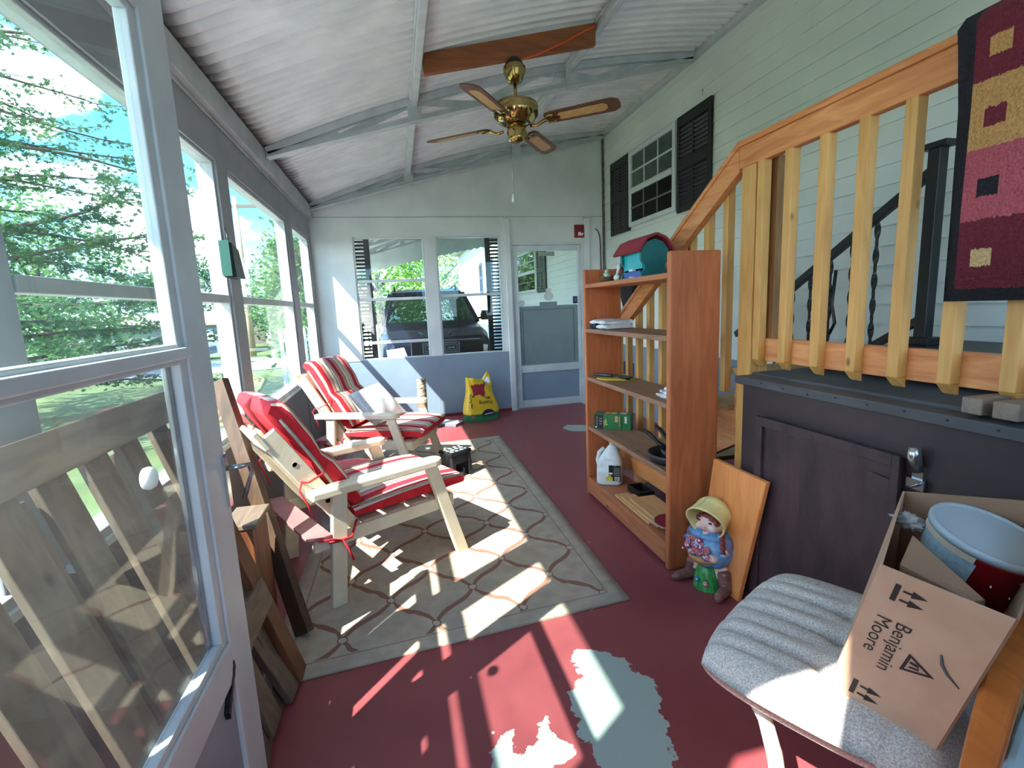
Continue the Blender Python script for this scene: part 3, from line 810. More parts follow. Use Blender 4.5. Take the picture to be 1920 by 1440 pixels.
tag(put('cable', w, pm('brown_cable', S(66,50,44), None, 8, 0.6)), 'thin dark cable curving down the far wall right of the storm door', 'cable')
def shutter_far(label, xa, xb, za, zc, y):
    t_ = thing('window_shutter', label, 'shutter', ((xa+xb)/2, y, za))
    f = MB(); fw = 0.062
    for (a_, b_, c_, d_) in ((xa, xa+fw, za, zc), (xb-fw, xb, za, zc), (xa+fw, xb-fw, za, za+0.07), (xa+fw, xb-fw, zc-0.09, zc), (xa+fw, xb-fw, 1.43, 1.50)):
        f.bx(a_, b_, y, y+0.028, c_, d_)
    put('panel', f, M_black, t_, bevel=0.003)
    for (q0, q1) in ((za+0.07, 1.43), (1.50, zc-0.09)):
        s_ = MB()
        n_ = int((q1-q0)/0.042)
        for i in range(n_):
            zz = q0+(q1-q0)*(i+0.5)/n_; s_.beam((xa+fw, y+0.014, zz), (xb-fw, y+0.014, zz), 0.005, 0.024, up=(0, -0.5, 1))
        put('louvers', s_, M_black, t_)
shutter_far('black louvered shutter outside the left far window, at its left edge', -0.475, -0.245, 0.60, 2.22, YF+0.085)
shutter_far('black louvered shutter outside the right far window, at its right edge', 1.105, 1.335, 0.60, 2.22, YF+0.085)
gb = thing('wall_box', 'dark green metal box hung on the post between left windows', 'box', (-0.825, 2.96, 1.52))
c = MB(); c.hexa([(-0.855,2.88,1.515),(-0.80,2.90,1.515),(-0.80,3.06,1.515),(-0.855,3.06,1.515),(-0.855,2.88,1.69),(-0.815,2.93,1.70),(-0.815,3.05,1.67),(-0.855,3.06,1.69)]); put('body', c, pm('dark_green_metal', S(18,38,36), S(12,28,28), 6, 0.4), gb, bevel=0.004)
c = MB()
for i in range(3): c.bx(-0.858, -0.83, 2.868+i*0.004, 2.872+i*0.004, 1.53, 1.70)
c.bx(-0.855, -0.81, 2.865, 2.869, 1.52, 1.70); put('fins', c, pm('green_edge', S(22,74,64), None, 6, 0.4), gb)
c = MB(); c.tube([(-0.835,2.95,1.69),(-0.845,2.98,1.74),(-0.855,3.0,1.78)], 0.004, 6); put('hook', c, M_iron, gb)
fv = thing('foundation_vent', 'black grid vent in the blue grey skirting behind the bookshelf', 'vent', (XH-0.01, 5.37, 0.45))
c = MB()
c.bx(XH-0.004, XH+0.003, 5.20, 5.55, 0.44, 0.59)
put('backing', c, pm('vent_dark', S(16,18,22), None, 5, 0.7), fv)
c = MB()
for i in range(10): yy = 5.20+0.35*i/9; c.bx(XH-0.012, XH-0.004, yy-0.004, yy+0.004, 0.44, 0.59)
for i in range(6): zz = 0.44+0.15*i/5; c.bx(XH-0.012, XH-0.004, 5.20, 5.55, zz-0.004, zz+0.004)
put('grid', c, pm('vent_grey', S(84,92,104), None, 5, 0.6), fv)

# ================================================================== landing, railings, stairs
LX, LY0, LY1 = 1.42, 0.14, 1.80
M_ply = pm('dark_brown_paint', S(56,45,49), S(44,37,42), 3.5, 0.5, bump=0.12, stretch=(1,0.5,1), bscale=24)
M_cap = pm('charcoal_cap', S(72,74,80), S(58,60,66), 5, 0.55, bump=0.1)
ld = thing('landing_box', 'dark brown plywood landing box under the wooden railing', 'landing', (LX+0.5, 1.0, 0))
c = MB(); c.bx(LX, 2.60, LY0, LY1, 0.0, 0.935); put('body', c, M_ply, ld)
c = MB(); c.bx(LX-0.02, LX+0.06, LY0, LY1+0.025, 0.932, 0.965); c.bx(LX+0.06, 2.60, LY0, LY1+0.025, 0.935, 0.975); put('cap', c, M_cap, ld, bevel=0.004)
c = MB(); c.bx(2.0, 2.58, 0.5, LY1, 0.975, 1.035, 0); c.bx(1.75, 2.59, LY0, LY1+0.02, 1.035, 1.05, 1); put('deck_mat', c, [M_ply, M_iron], ld)
c = MB()
c.bx(LX-0.022, LX-0.004, 1.09, 1.665, 0.06, 0.812)
for (a_, b_, c_, d_) in ((1.64, 1.678, 0.05, 0.822), (1.085, 1.11, 0.05, 0.822), (1.11, 1.64, 0.785, 0.822)): c.bx(LX-0.036, LX-0.022, a_, b_, c_, d_)
c.prism([(1.10,0.66),(1.19,0.70),(1.18,0.75),(1.11,0.745)], (LX-0.0365,0,0), (0,1,0), (0,0,1), (1,0,0), 0.004)
put('hatch_panel', c, pm('dark_osb', S(62,47,52), S(38,31,36), 14, 0.5, bump=0.35, stretch=(1,1,0.4), bscale=40, lo=0.4, hi=0.7), ld, bevel=0.004)
c = MB(); c.bx(LX-0.012, LX-0.002, LY0, 1.05, 0.06, 0.73); c.bx(LX-0.018, LX-0.012, LY0, 0.86, 0.1, 0.62)
c.prism([(0.90,0.60),(0.96,0.61),(0.95,0.66),(0.91,0.665)], (LX-0.022,0,0), (0,1,0), (0,0,1), (1,0,0), 0.010)
put('side_panel', c, M_ply, ld, bevel=0.003)
c = MB(); c.bx(LX-0.012, LX, 1.035, 1.065, 0.755, 0.80); c.tube([(LX-0.012,1.05,0.79),(LX-0.03,1.05,0.835),(LX-0.03,1.05,0.86)], [0.016,0.018,0.014], 10); c.bx(LX-0.02, LX-0.012, 1.025, 1.075, 0.735, 0.765); c.tube([(LX-0.02,1.03,0.76),(LX-0.03,1.05,0.745),(LX-0.02,1.07,0.735)], 0.004, 6)
put('hasp', c, M_chrome, ld)
random.seed(5)
c = MB()
for i in range(9):
    yy = 0.75+i*0.115; c.lathe([(0.003,0),(0.003,0.003)], (LX-0.0205, yy, 0.95+random.uniform(-0.004,0.004)), (-1,0,0), 8)
put('nail_head', c, M_black, ld); bpy.data.objects['nail_head']['kind'] = 'stuff'
for (ya_, yb_, lb) in ((0.915, 0.962, 'grey brown lumber offcut under the railing, left of the pair'), (0.838, 0.893, 'grey brown lumber offcut under the railing, right of the pair')):
    c = MB(); c.bx(1.415, 1.62, ya_, yb_, 0.976, 1.018)
    tag(put('lumber_block', c, wood('grey_lumber', S(136,122,108), S(106,94,84), 'x'), bevel=0.003), lb, 'wood block')
RX = 1.50
wr = thing('wooden_railing', 'new yellow pine railing around the landing and down the stairs', 'railing', (RX, 1.95, 0))
c = MB(); c.bx(RX+0.002, RX+0.091, 1.865, 1.952, 0.0, 1.895); put('post', c, M_pine, wr, bevel=0.004)
c = MB(); c.bx(RX+0.055, RX+0.095, 1.80, 1.862, 1.03, 1.86); put('post_backing', c, wood('brown_lumber', S(160,116,70), S(124,86,48), 'z'), wr, bevel=0.003)
c = MB(); c.bx(RX-0.004, RX+0.034, 0.15, 1.965, 1.845, 1.934); c.bx(RX-0.012, RX+0.082, 0.15, 1.972, 1.934, 1.958); put('top_rail', c, M_cedar, wr, bevel=0.004)
c = MB(); c.bx(RX+0.036, RX+0.074, 0.15, 1.865, 1.020, 1.118); put('bottom_board', c, M_cedar, wr, bevel=0.003)
for i in range(11):
    ye = 1.852-0.1535*i+ (0.006 if i == 1 else 0)
    if i > 3: ye = 1.852-0.1515*i-0.004
    c = MB(); s_ = 0.038
    a0, a1 = ye-s_, ye
    c.hexa([(RX+0.024, a0, 1.000), (RX+0.036, a0, 0.994), (RX+0.036, a1, 0.994), (RX+0.024, a1, 1.000), (RX-0.002, a0, 1.028), (RX+0.036, a0, 1.028), (RX+0.036, a1, 1.028), (RX-0.002, a1, 1.028)])
    c.bx(RX-0.002, RX+0.036, a0, a1, 1.028, 1.90)
    put('baluster', c, M_pine, wr, bevel=0.003)
zs_ = lambda y: 1.957-0.60*(y-1.965) - 0.028*max(0, y-2.4)
c = MB()
for (ya_, yb_) in ((1.965, 2.4), (2.4, 3.42)):
    c.hexa([(RX-0.004, ya_, zs_(ya_)-0.125), (RX+0.034, ya_, zs_(ya_)-0.125), (RX+0.034, yb_, zs_(yb_)-0.125), (RX-0.004, yb_, zs_(yb_)-0.125), (RX-0.004, ya_, zs_(ya_)-0.024), (RX+0.034, ya_, zs_(ya_)-0.024), (RX+0.034, yb_, zs_(yb_)-0.024), (RX-0.004, yb_, zs_(yb_)-0.024)])
    c.hexa([(RX-0.012, ya_, zs_(ya_)-0.024), (RX+0.082, ya_, zs_(ya_)-0.024), (RX+0.082, yb_, zs_(yb_)-0.024), (RX-0.012, yb_, zs_(yb_)-0.024), (RX-0.012, ya_, zs_(ya_)), (RX+0.082, ya_, zs_(ya_)), (RX+0.082, yb_, zs_(yb_)), (RX-0.012, yb_, zs_(yb_))])
put('stair_rail', c, M_cedar, wr)
for i in range(9):
    yy = 2.10+0.148*i
    c = MB(); zt_ = zs_(yy)-0.07
    c.bx(RX+0.034, RX+0.072, yy-0.019, yy+0.019, max(0.05, 1.0-0.66*(yy-1.95))-0.06, zt_)
    put('baluster', c, M_pine, wr, bevel=0.003)
c = MB(); c.bx(RX+0.0, RX+0.088, 3.36, 3.448, 0.0, zs_(3.4)-0.03); put('newel_post', c, M_pine, wr, bevel=0.004)
sc2 = thing('staircase', 'pine stair flight descending from the landing behind the bookshelf', 'stairs', (2.0, 2.7, 0))
nst = 5
for xs_ in (1.60, 2.50):
    poly = [(1.82, 0.72), (1.82, 0.93)]
    for i in range(nst):
        yy = 1.82+0.27*(i+1); zz = 0.93-0.19*i
        poly += [(yy, zz), (yy, max(zz-0.19, 0.0))]
    poly += [(1.82+0.27*nst-0.1, 0.0)]
    c = MB(); c.prism(poly, (xs_, 0, 0), (0,1,0), (0,0,1), (1,0,0), 0.038); put('stringer', c, M_cedar, sc2)
for i in range(nst):
    c = MB(); yy = 1.84+0.27*i; zz = 0.93-0.19*i
    c.bx(1.575, 2.56, yy-0.005, yy+0.265, zz, zz+0.03); put('tread', c, pm('tan_tread', S(186,156,110), S(166,136,92), 8, 0.6), sc2, bevel=0.004)
ir = thing('iron_railing', 'black wrought iron stair railing with twisted balusters behind the wooden railing', 'railing', (2.3, 1.75, 1.0))
IX = 2.30
c = MB(); c.bx(IX-0.025, IX+0.025, 1.72, 1.77, 1.035, 1.90); c.bx(IX-0.036, IX+0.036, 1.69, 1.80, 1.885, 1.91); c.bx(IX-0.045, IX+0.045, 1.69, 1.80, 1.05, 1.085); put('post', c, M_iron, ir, bevel=0.003)
iz = lambda y: 1.817-0.612*(y-1.762)
c = MB(); c.beam((IX, 1.76, iz(1.76)-0.02), (IX, 3.0, iz(3.0)-0.02), 0.035, 0.04); put('top_rail', c, M_iron, ir, bevel=0.003)
c = MB(); il = lambda y: iz(y)-0.655
c.beam((IX, 1.76, il(1.76)), (IX, 3.0, il(3.0)), 0.03, 0.035); put('bottom_rail', c, M_iron, ir, bevel=0.003)
for i in range(9):
    yy = 1.87+0.128*i; z0, z1 = il(yy), iz(yy)-0.03
    c = MB(); kk = 40; hw = 0.0095; k0 = len(c.v)
    for j in range(kk+1):
        zz = z0+(z1-z0)*j/kk; a = 2*PI*2.6*j/kk
        for q in range(4):
            b_ = a+q*PI/2; rr_ = hw*1.4*(1.0 if q % 2 == 0 else 0.55)
            c.v.append((IX+rr_*math.cos(b_), yy+rr_*math.sin(b_), zz))
    for j in range(kk):
        for q in range(4):
            a0 = k0+j*4+q; a1 = k0+j*4+(q+1) % 4; c.f.append((a0, a1, a1+4, a0+4)); c.m.append(0); c.sm.append(False)
    put('baluster', c, M_iron, ir)
c = MB(); c.tube([(IX,2.22,iz(2.22)-0.12),(IX,2.235,iz(2.22)-0.3),(IX,2.21,iz(2.22)-0.4),(IX,2.24,iz(2.22)-0.46)], 0.008, 8); put('scroll', c, M_iron, ir)

# ---- rug over the railing
m, n, l, p = newmat('shag_rug_bands'); p.inputs['Roughness'].default_value = 0.95
t = n.new('ShaderNodeTexCoord'); sx = n.new('ShaderNodeSeparateXYZ'); l.new(t.outputs['Object'], sx.inputs[0])
nzr = n.new('ShaderNodeTexNoise'); nzr.inputs['Scale'].default_value = 160; l.new(t.outputs['Object'], nzr.inputs['Vector'])
jz = n.new('ShaderNodeMath'); jz.operation = 'MULTIPLY_ADD'; jz.inputs[1].default_value = 0.016; jz.inputs[2].default_value = -0.008; l.new(nzr.outputs['Fac'], jz.inputs[0])
zz_ = n.new('ShaderNodeMath'); zz_.operation = 'ADD'; l.new(sx.outputs['Z'], zz_.inputs[0]); l.new(jz.outputs[0], zz_.inputs[1])
RZ0 = 1.258; RH = 0.71
zn = n.new('ShaderNodeMath'); zn.operation = 'DIVIDE'; zn.inputs[1].default_value = RH; l.new(zz_.outputs[0], zn.inputs[0])
rb = n.new('ShaderNodeValToRGB'); rb.color_ramp.interpolation = 'CONSTANT'
bl_, bu, tn, rs = S(26,24,34), S(116,30,50), S(202,150,92), S(186,88,100)
els = [(0.0, bl_), ((1.292-RZ0)/RH, bu), ((1.465-RZ0)/RH, rs), ((1.64-RZ0)/RH, tn), ((1.80-RZ0)/RH, bu)]
rb.color_ramp.elements[0].color = bl_; rb.color_ramp.elements[1].position = els[1][0]; rb.color_ramp.elements[1].color = bu
for q in els[2:]:
    e_ = rb.color_ramp.elements.new(q[0]); e_.color = q[1]
l.new(zn.outputs[0], rb.inputs[0])
last = rb.outputs[0]
RYE = 1.085; RYO = (RYE+0.28)/2
def boxmask(yc, zc, hy, hz):
    outs = []
    for so, c_, h_ in ((sx.outputs['Y'], yc-RYO, hy), (zz_.outputs[0], zc-RZ0, hz)):
        a_ = n.new('ShaderNodeMath'); a_.operation = 'SUBTRACT'; a_.inputs[1].default_value = c_; l.new(so, a_.inputs[0])
        b_ = n.new('ShaderNodeMath'); b_.operation = 'ABSOLUTE'; l.new(a_.outputs[0], b_.inputs[0])
        d_ = n.new('ShaderNodeMath'); d_.operation = 'LESS_THAN'; d_.inputs[1].default_value = h_; l.new(b_.outputs[0], d_.inputs[0]); outs.append(d_.outputs[0])
    e_ = n.new('ShaderNodeMath'); e_.operation = 'MULTIPLY'; l.new(outs[0], e_.inputs[0]); l.new(outs[1], e_.inputs[1]); return e_.outputs[0]
for yc in (0.985, 0.765, 0.545):
    for zc, col in ((1.875, tn), (1.712, bu), (1.545, bl_), (1.372, S(224,190,140))):
        mk = boxmask(yc, zc, 0.023, 0.022)
        mx = n.new('ShaderNodeMixRGB'); l.new(mk, mx.inputs[0]); l.new(last, mx.inputs[1]); mx.inputs[2].default_value = col; last = mx.outputs[0]
bo = n.new('ShaderNodeMath'); bo.operation = 'GREATER_THAN'; bo.inputs[1].default_value = RYE-0.045-RYO; l.new(sx.outputs['Y'], bo.inputs[0])
mx = n.new('ShaderNodeMixRGB'); l.new(bo.outputs[0], mx.inputs[0]); l.new(last, mx.inputs[1]); mx.inputs[2].default_value = bl_
fl = n.new('ShaderNodeMixRGB'); fl.blend_type = 'MULTIPLY'; fl.inputs[0].default_value = 0.35; l.new(mx.outputs[0], fl.inputs[1])
rf = n.new('ShaderNodeValToRGB'); rf.color_ramp.elements[0].position = 0.3; rf.color_ramp.elements[1].position = 0.7; l.new(nzr.outputs['Fac'], rf.inputs[0]); l.new(rf.outputs[0], fl.inputs[2])
l.new(fl.outputs[0], p.inputs['Base Color'])
bm_ = n.new('ShaderNodeBump'); bm_.inputs['Strength'].default_value = 0.8; bm_.inputs['Distance'].default_value = 0.01; l.new(nzr.outputs['Fac'], bm_.inputs['Height']); l.new(bm_.outputs[0], p.inputs['Normal'])
c = MB()
prof = [(RX-0.016, RZ0+0.004), (RX-0.018, 1.5), (RX-0.016, 1.75), (RX-0.020, 1.90), (RX-0.024, 1.945), (RX-0.010, 1.963), (RX+0.035, 1.966), (RX+0.085, 1.963), (RX+0.094, 1.94), (RX+0.090, 1.80), (RX+0.092, 1.55)]
outp = []
for i, (x, z) in enumerate(prof):
    a_ = Vector(prof[min(i+1, len(prof)-1)]) - Vector(prof[max(i-1, 0)]); nn = Vector((-a_.y, a_.x)).normalized(); outp.append((x+nn.x*0.017, z+nn.y*0.017))
loop = prof+outp[::-1]
NY = 40
def ryof(i): return 0.28+(RYE-0.28)*i/NY
for i in range(NY+1):
    yy = ryof(i)
    for (x, z) in loop: c.v.append((x+0.003*math.sin(yy*17), yy-(0.055*max(0, (1.94-z))/0.7 if i == NY else 0)*0.9*(1 if x < RX+0.03 else 0), z))
L = len(loop)
for i in range(NY):
    for j in range(L):
        c.f.append((i*L+j, i*L+(j+1) % L, (i+1)*L+(j+1) % L, (i+1)*L+j)); c.m.append(0); c.sm.append(True)
c.f.append(tuple(range(L))); c.m.append(0); c.sm.append(False); c.f.append(tuple(NY*L+j for j in range(L))[::-1]); c.m.append(0); c.sm.append(False)
tag(put('shag_rug', c, m, origin=(RX, RYO, RZ0)), 'burgundy, tan and rose shag rug with black border hung over the railing', 'rug')

# ================================================================== bookshelf and what stands on it
SX0, SX1, SY0, SY1 = 1.19, 1.445, 2.0, 3.06
bs = thing('bookshelf', 'stained pine open bookshelf standing by the stair rail', 'bookshelf', (1.32, 2.53, 0))
for (ya_, yb_) in ((SY0, SY0+0.034), (SY1-0.032, SY1)):
    c = MB(); c.bx(SX0, SX1, ya_, yb_, 0.0, 1.512); put('side_panel', c, M_shelf, bs, bevel=0.008)
ZSH = [1.420, 1.137, 0.822, 0.490, 0.128]
for i, z in enumerate(ZSH):
    c = MB(); c.bx(SX0+0.003, SX1-0.003, SY0+0.034, SY1-0.032, z-0.026, z); put('shelf', c, M_shelfy if i in (0, 4) else M_shelft, bs, bevel=0.004)
c = MB(); c.bx(SX0+0.001, SX0+0.022, SY0+0.034, SY1-0.032, 0.022, 0.102); put('base_board', c, M_shelfy, bs, bevel=0.003)
c = MB(); c.bx(SX1-0.02, SX1-0.004, SY0+0.034, SY1-0.032, 0.20, 0.462); put('back_board', c, wood('light_pine_y', S(196,134,78), S(176,112,60), 'y'), bs, bevel=0.003)

# toy barn shaped letter box on the top shelf
z = ZSH[0]
bn = thing('toy_barn', 'teal barn-shaped box with red gambrel roof on the top shelf', 'birdhouse', (1.30, 2.46, z))
M_teal = pm('teal_paint', S(18,172,186), S(14,150,166), 8, 0.35); M_teal2 = pm('dark_teal_paint', S(10,108,112), S(8,94,100), 8, 0.4)
yb0, yb1 = 2.34, 2.58; xc = 1.305
prf = [(-0.075, 0.0), (-0.075, 0.02), (-0.058, 0.04), (-0.058, 0.06), (-0.078, 0.085), (-0.078, 0.135), (-0.045, 0.175), (0, 0.19), (0.045, 0.175), (0.078, 0.135), (0.078, 0.085), (0.058, 0.06), (0.058, 0.04), (0.075, 0.02), (0.075, 0.0)]
for nm, ya_ in (('front_end', yb0), ('back_end', yb1-0.018)):
    c = MB(); c.prism(prf, (xc, ya_, z), (1,0,0), (0,0,1), (0,1,0), 0.018); put(nm, c, M_teal2, bn, bevel=0.002)
c = MB(); c.bx(xc-0.062, xc+0.062, yb0+0.018, yb1-0.018, z+0.045, z+0.13); put('body', c, M_teal, bn)
c = MB(); c.bx(xc-0.066, xc+0.066, yb0+0.03, yb1-0.018, z+0.004, z+0.034); put('tray', c, pm('blue_paint', S(44,86,170), None, 6, 0.4), bn)
c = MB()
rp = [(-0.095, 0.125), (-0.05, 0.187), (0, 0.206), (0.05, 0.187), (0.095, 0.125)]
for i in range(4):
    a_, b_ = rp[i], rp[i+1]; d_ = Vector((b_[0]-a_[0], b_[1]-a_[1])).normalized(); nn = Vector((-d_.y, d_.x))*0.012
    c.prism([a_, b_, (b_[0]+nn.x, b_[1]+nn.y), (a_[0]+nn.x, a_[1]+nn.y)], (xc, yb0-0.02, z), (1,0,0), (0,0,1), (0,1,0), 0.30)
put('roof', c, pm('barn_red', S(146,36,52), S(128,30,46), 8, 0.5), bn)
c = MB(); c.bx(xc-0.08, xc-0.055, 2.44, 2.47, z+0.001, z+0.008); c.bx(xc-0.081, xc-0.062, yb0+0.09, yb0+0.13, z+0.036, z+0.046); put('latch', c, M_white, bn)
# bird nest
nt_ = thing('bird_nest', 'small twig nest holding a pale figure on the top shelf', 'nest', (1.245, 2.80, z))
random.seed(8); c = MB()
for i in range(46):
    a0 = random.uniform(0, 2*PI); r0 = random.uniform(0.026, 0.05); z0 = z+random.uniform(0.004, 0.036); r0 *= 0.7+0.45*(z0-z)/0.036
    pts = []
    for j in range(5):
        a = a0+j*random.uniform(0.25, 0.4); pts.append((1.245+r0*math.cos(a), 2.80+r0*math.sin(a)*1.15, max(z+0.003, z0+random.uniform(-0.003, 0.003))))
    c.tube(pts, 0.002, 5, m=i % 2)
c.lathe([(0.001,0.002),(0.034,0.003),(0.042,0.014),(0.040,0.024),(0.030,0.010),(0.001,0.006)], (1.245,2.80,z), n=18, m=1)
put('twigs', c, [pm('straw', S(178,144,104), S(140,106,70), 30, 0.9), pm('dark_straw', S(104,76,52), S(84,60,42), 30, 0.9)], nt_)
c = MB(); c.ell((1.238, 2.785, z+0.040), (0.020, 0.026, 0.020)); c.ell((1.232, 2.772, z+0.060), (0.013, 0.013, 0.012)); c.ell((1.242, 2.81, z+0.036), (0.012, 0.02, 0.01)); put('figure', c, pm('mint_white', S(200,222,208), S(120,140,130), 40, 0.7), nt_)
# little white and brown figurine in front of the barn
kp_ = thing('toy_figure', 'small white and brown toy figure between nest and barn', 'figurine', (1.25, 2.66, z))
c = MB(); c.ell((1.25, 2.675, z+0.018), (0.015, 0.03, 0.018)); c.ell((1.248, 2.64, z+0.075), (0.012, 0.014, 0.018)); c.tube([(1.25,2.67,z+0.03),(1.25,2.655,z+0.055),(1.248,2.642,z+0.07)], 0.009, 8); put('body', c, M_white, kp_)
c = MB(); c.ell((1.262, 2.632, z+0.045), (0.015, 0.02, 0.026)); put('coat', c, pm('brown_red', S(92,44,36), None, 20, 0.7), kp_)
# black cloth bag slung over the stair rail behind the shelf
c = MB()
pts = [(3.13, 1.50), (3.16, 1.545), (3.26, 1.585), (3.36, 1.565), (3.385, 1.45), (3.33, 1.30), (3.27, 1.20), (3.20, 1.24), (3.15, 1.36)]
c.prism(pts, (1.586, 0, 0), (0,1,0), (0,0,1), (1,0,0), 0.05)
tag(put('cloth_bag', c, pm('black_cloth', S(24,26,34), S(16,18,26), 14, 0.9, bump=0.2), bevel=0.012), 'black cloth bag hanging on the stair rail behind the bookshelf', 'bag')
# folded towel, second shelf
z = ZSH[1]
tw = thing('folded_towel', 'folded white towel with dark edge on the second shelf', 'towel', (1.31, 2.90, z))
def foldslab(c, x0, x1, y0, y1, z0, z1, m=0, wob=0.004, sd=1):
    rs_ = random.Random(sd)
    ph = [rs_.uniform(0, 6) for _ in range(6)]
    def fn(u, v):
        a = 2*PI*v; ex = 0.5
        cx_ = math.copysign(abs(math.cos(a))**ex, math.cos(a)); cz_ = math.copysign(abs(math.sin(a))**0.7, math.sin(a))
        y = y0+(y1-y0)*u
        return (( x0+x1)/2+cx_*(x1-x0)/2*(1+0.02*math.sin(9*u+ph[0])), y+0.004*math.sin(3*a+ph[1]), max(z0, (z0+z1)/2+cz_*(z1-z0)/2+wob*math.sin(11*u+ph[2]+2*a)))
    c.grid(fn, 14, 24, m)
    for ye_ in (0, 14):
        k = len(c.v)-25*15
        c.f.append(tuple(k+j*15+ye_ for j in range(24))[::(1 if ye_ else -1)]); c.m.append(m); c.sm.append(False)
c = MB(); foldslab(c, 1.22, 1.40, 2.77, 3.0, z+0.001, z+0.03, sd=1); foldslab(c, 1.215, 1.40, 2.775, 3.005, z+0.03, z+0.056, sd=2)
put('layers', c, M_whitefab, tw)
c = MB(); foldslab(c, 1.225, 1.39, 2.85, 3.01, z+0.026, z+0.034, sd=3); foldslab(c, 1.215, 1.25, 2.92, 3.012, z+0.002, z+0.03, sd=4); put('dark_edge', c, pm('navy_hem', S(34,42,64), None, 20, 0.9), tw)
# third shelf: grill fork, yellow pad, folded cloth
z = ZSH[2]
tg = thing('utility_knife', 'dark grey utility tool lying behind the yellow pad on the third shelf', 'tool', (1.30, 2.80, z))
c = MB(); c.tube([(1.222,2.965,z+0.020),(1.26,2.90,z+0.022),(1.29,2.84,z+0.022)], [0.011,0.013,0.011], 10); put('grip', c, pm('gunmetal', S(78,84,88), S(58,62,68), 20, 0.35, 0.4), tg)
c = MB(); c.tube([(1.29,2.84,z+0.022),(1.30,2.815,z+0.03),(1.315,2.80,z+0.018),(1.335,2.76,z+0.022),(1.36,2.70,z+0.024)], [0.006,0.007,0.006,0.008,0.004], 8); c.bx(1.315, 1.345, 2.70, 2.79, z+0.012, z+0.022); put('jaw', c, M_iron, tg)
c = MB(); c.prism([(1.205,2.89),(1.225,2.905),(1.40,2.80),(1.40,2.74),(1.375,2.71),(1.235,2.79),(1.205,2.84)], (0,0,z+0.001), (1,0,0), (0,1,0), (0,0,1), 0.009)
tag(put('yellow_pad', c, pm('mustard_pad', S(206,182,60), S(188,164,48), 14, 0.7), bevel=0.003), 'flat mustard yellow pad on the third shelf near its far end', 'pad')
c = MB(); foldslab(c, 1.235, 1.36, 2.045, 2.20, z+0.001, z+0.022, sd=6); foldslab(c, 1.245, 1.35, 2.05, 2.19, z+0.022, z+0.036, sd=7); foldslab(c, 1.26, 1.34, 2.045, 2.17, z+0.036, z+0.056, sd=8)
tag(put('folded_cloth', c, M_whitefab), 'folded white cloth on the third shelf against the near side panel', 'cloth')
# fourth shelf: green carton, two pans
z = ZSH[3]
gc = thing('carton', 'green printed carton lying on the fourth shelf at its far end', 'box', (1.29, 2.88, z))
gb0 = Vector((1.205, 2.955, z+0.001)); gu = Vector((0.80, -0.60, 0)).normalized(); gv = Vector((-gu.y, gu.x, 0)); gz = Vector((0,0,1))
GL, GW, GH = 0.235, 0.085, 0.098
M_green = pm('carton_green', S(26,110,56), S(22,98,50), 8, 0.45)
gb0 = Vector((1.200, 2.93, z+0.001))
c = MB(); c.prism([(0,0),(GL,0),(GL,GW),(0,GW)], gb0, gu, gv, gz, GH); put('box', c, M_green, gc, bevel=0.001)
c = MB()
fr = lambda u0, u1, z0, z1, m_: c.prism([(u0,z0),(u1,z0),(u1,z1),(u0,z1)], gb0-gv*0.0002, gu, gz, -gv, 0.0006, m_)
tp = lambda u0, u1, v0, v1, m_: c.prism([(u0,v0),(u1,v0),(u1,v1),(u0,v1)], gb0+gz*(GH+0.0002), gu, gv, gz, 0.0006, m_)
sd_ = lambda v0, v1, z0, z1, m_: c.prism([(v0,z0),(v1,z0),(v1,z1),(v0,z1)], gb0-gu*0.0002, gv, gz, -gu, 0.0006, m_)
fr(0.003, 0.06, 0.002, 0.095, 0); fr(0.016, 0.022, 0.02, 0.085, 1); 
for i in range(12): fr(0.034+0.004*(i % 4), 0.037+0.004*(i % 4)+0.003*(i % 2), 0.03+0.017*(i//4), 0.04+0.017*(i//4), 1 if i % 3 else 2)
fr(0.062, 0.068, 0.02, 0.06, 3); fr(0.070, 0.084, 0.045, 0.050, 4); fr(0.074, 0.079, 0.028, 0.07, 4); fr(0.080, 0.088, 0.028, 0.034, 4)
fr(0.135, 0.155, 0.05, 0.088, 3); fr(0.140, 0.150, 0.066, 0.086, 1); fr(0.163, 0.167, 0.02, 0.085, 3); fr(0.176, 0.182, 0.014, 0.088, 0); fr(0.178, 0.181, 0.02, 0.082, 4); fr(0.197, 0.211, 0.045, 0.088, 1)
tp(0.02, 0.06, 0.02, 0.07, 5); tp(0.065, 0.10, 0.012, 0.074, 3); tp(0.105, 0.14, 0.02, 0.07, 4); tp(0.16, 0.20, 0.03, 0.07, 1)
sd_(0.012, 0.045, 0.02, 0.085, 1); sd_(0.055, 0.075, 0.012, 0.09, 4)
disc_ = [(0.006*math.cos(2*PI*i/12)+0.013, 0.006*math.sin(2*PI*i/12)+0.012) for i in range(12)]
c.prism(disc_, gb0-gv*0.0009, gu, gz, -gv, 0.0006, 1)
put('printing', c, [pm('carton_black', S(22,24,26), None, 9, 0.5), pm('carton_white', S(206,214,208), None, 9, 0.5), pm('carton_grey', S(140,146,150), None, 9, 0.5), pm('carton_orange', S(216,138,92), None, 9, 0.5), pm('carton_lime', S(172,206,140), None, 9, 0.5), pm('carton_violet', S(92,66,130), None, 9, 0.5)], gc)
M_castiron = pm('cast_iron', S(30,31,34), S(22,23,26), 30, 0.42, 0.2, bump=0.08)
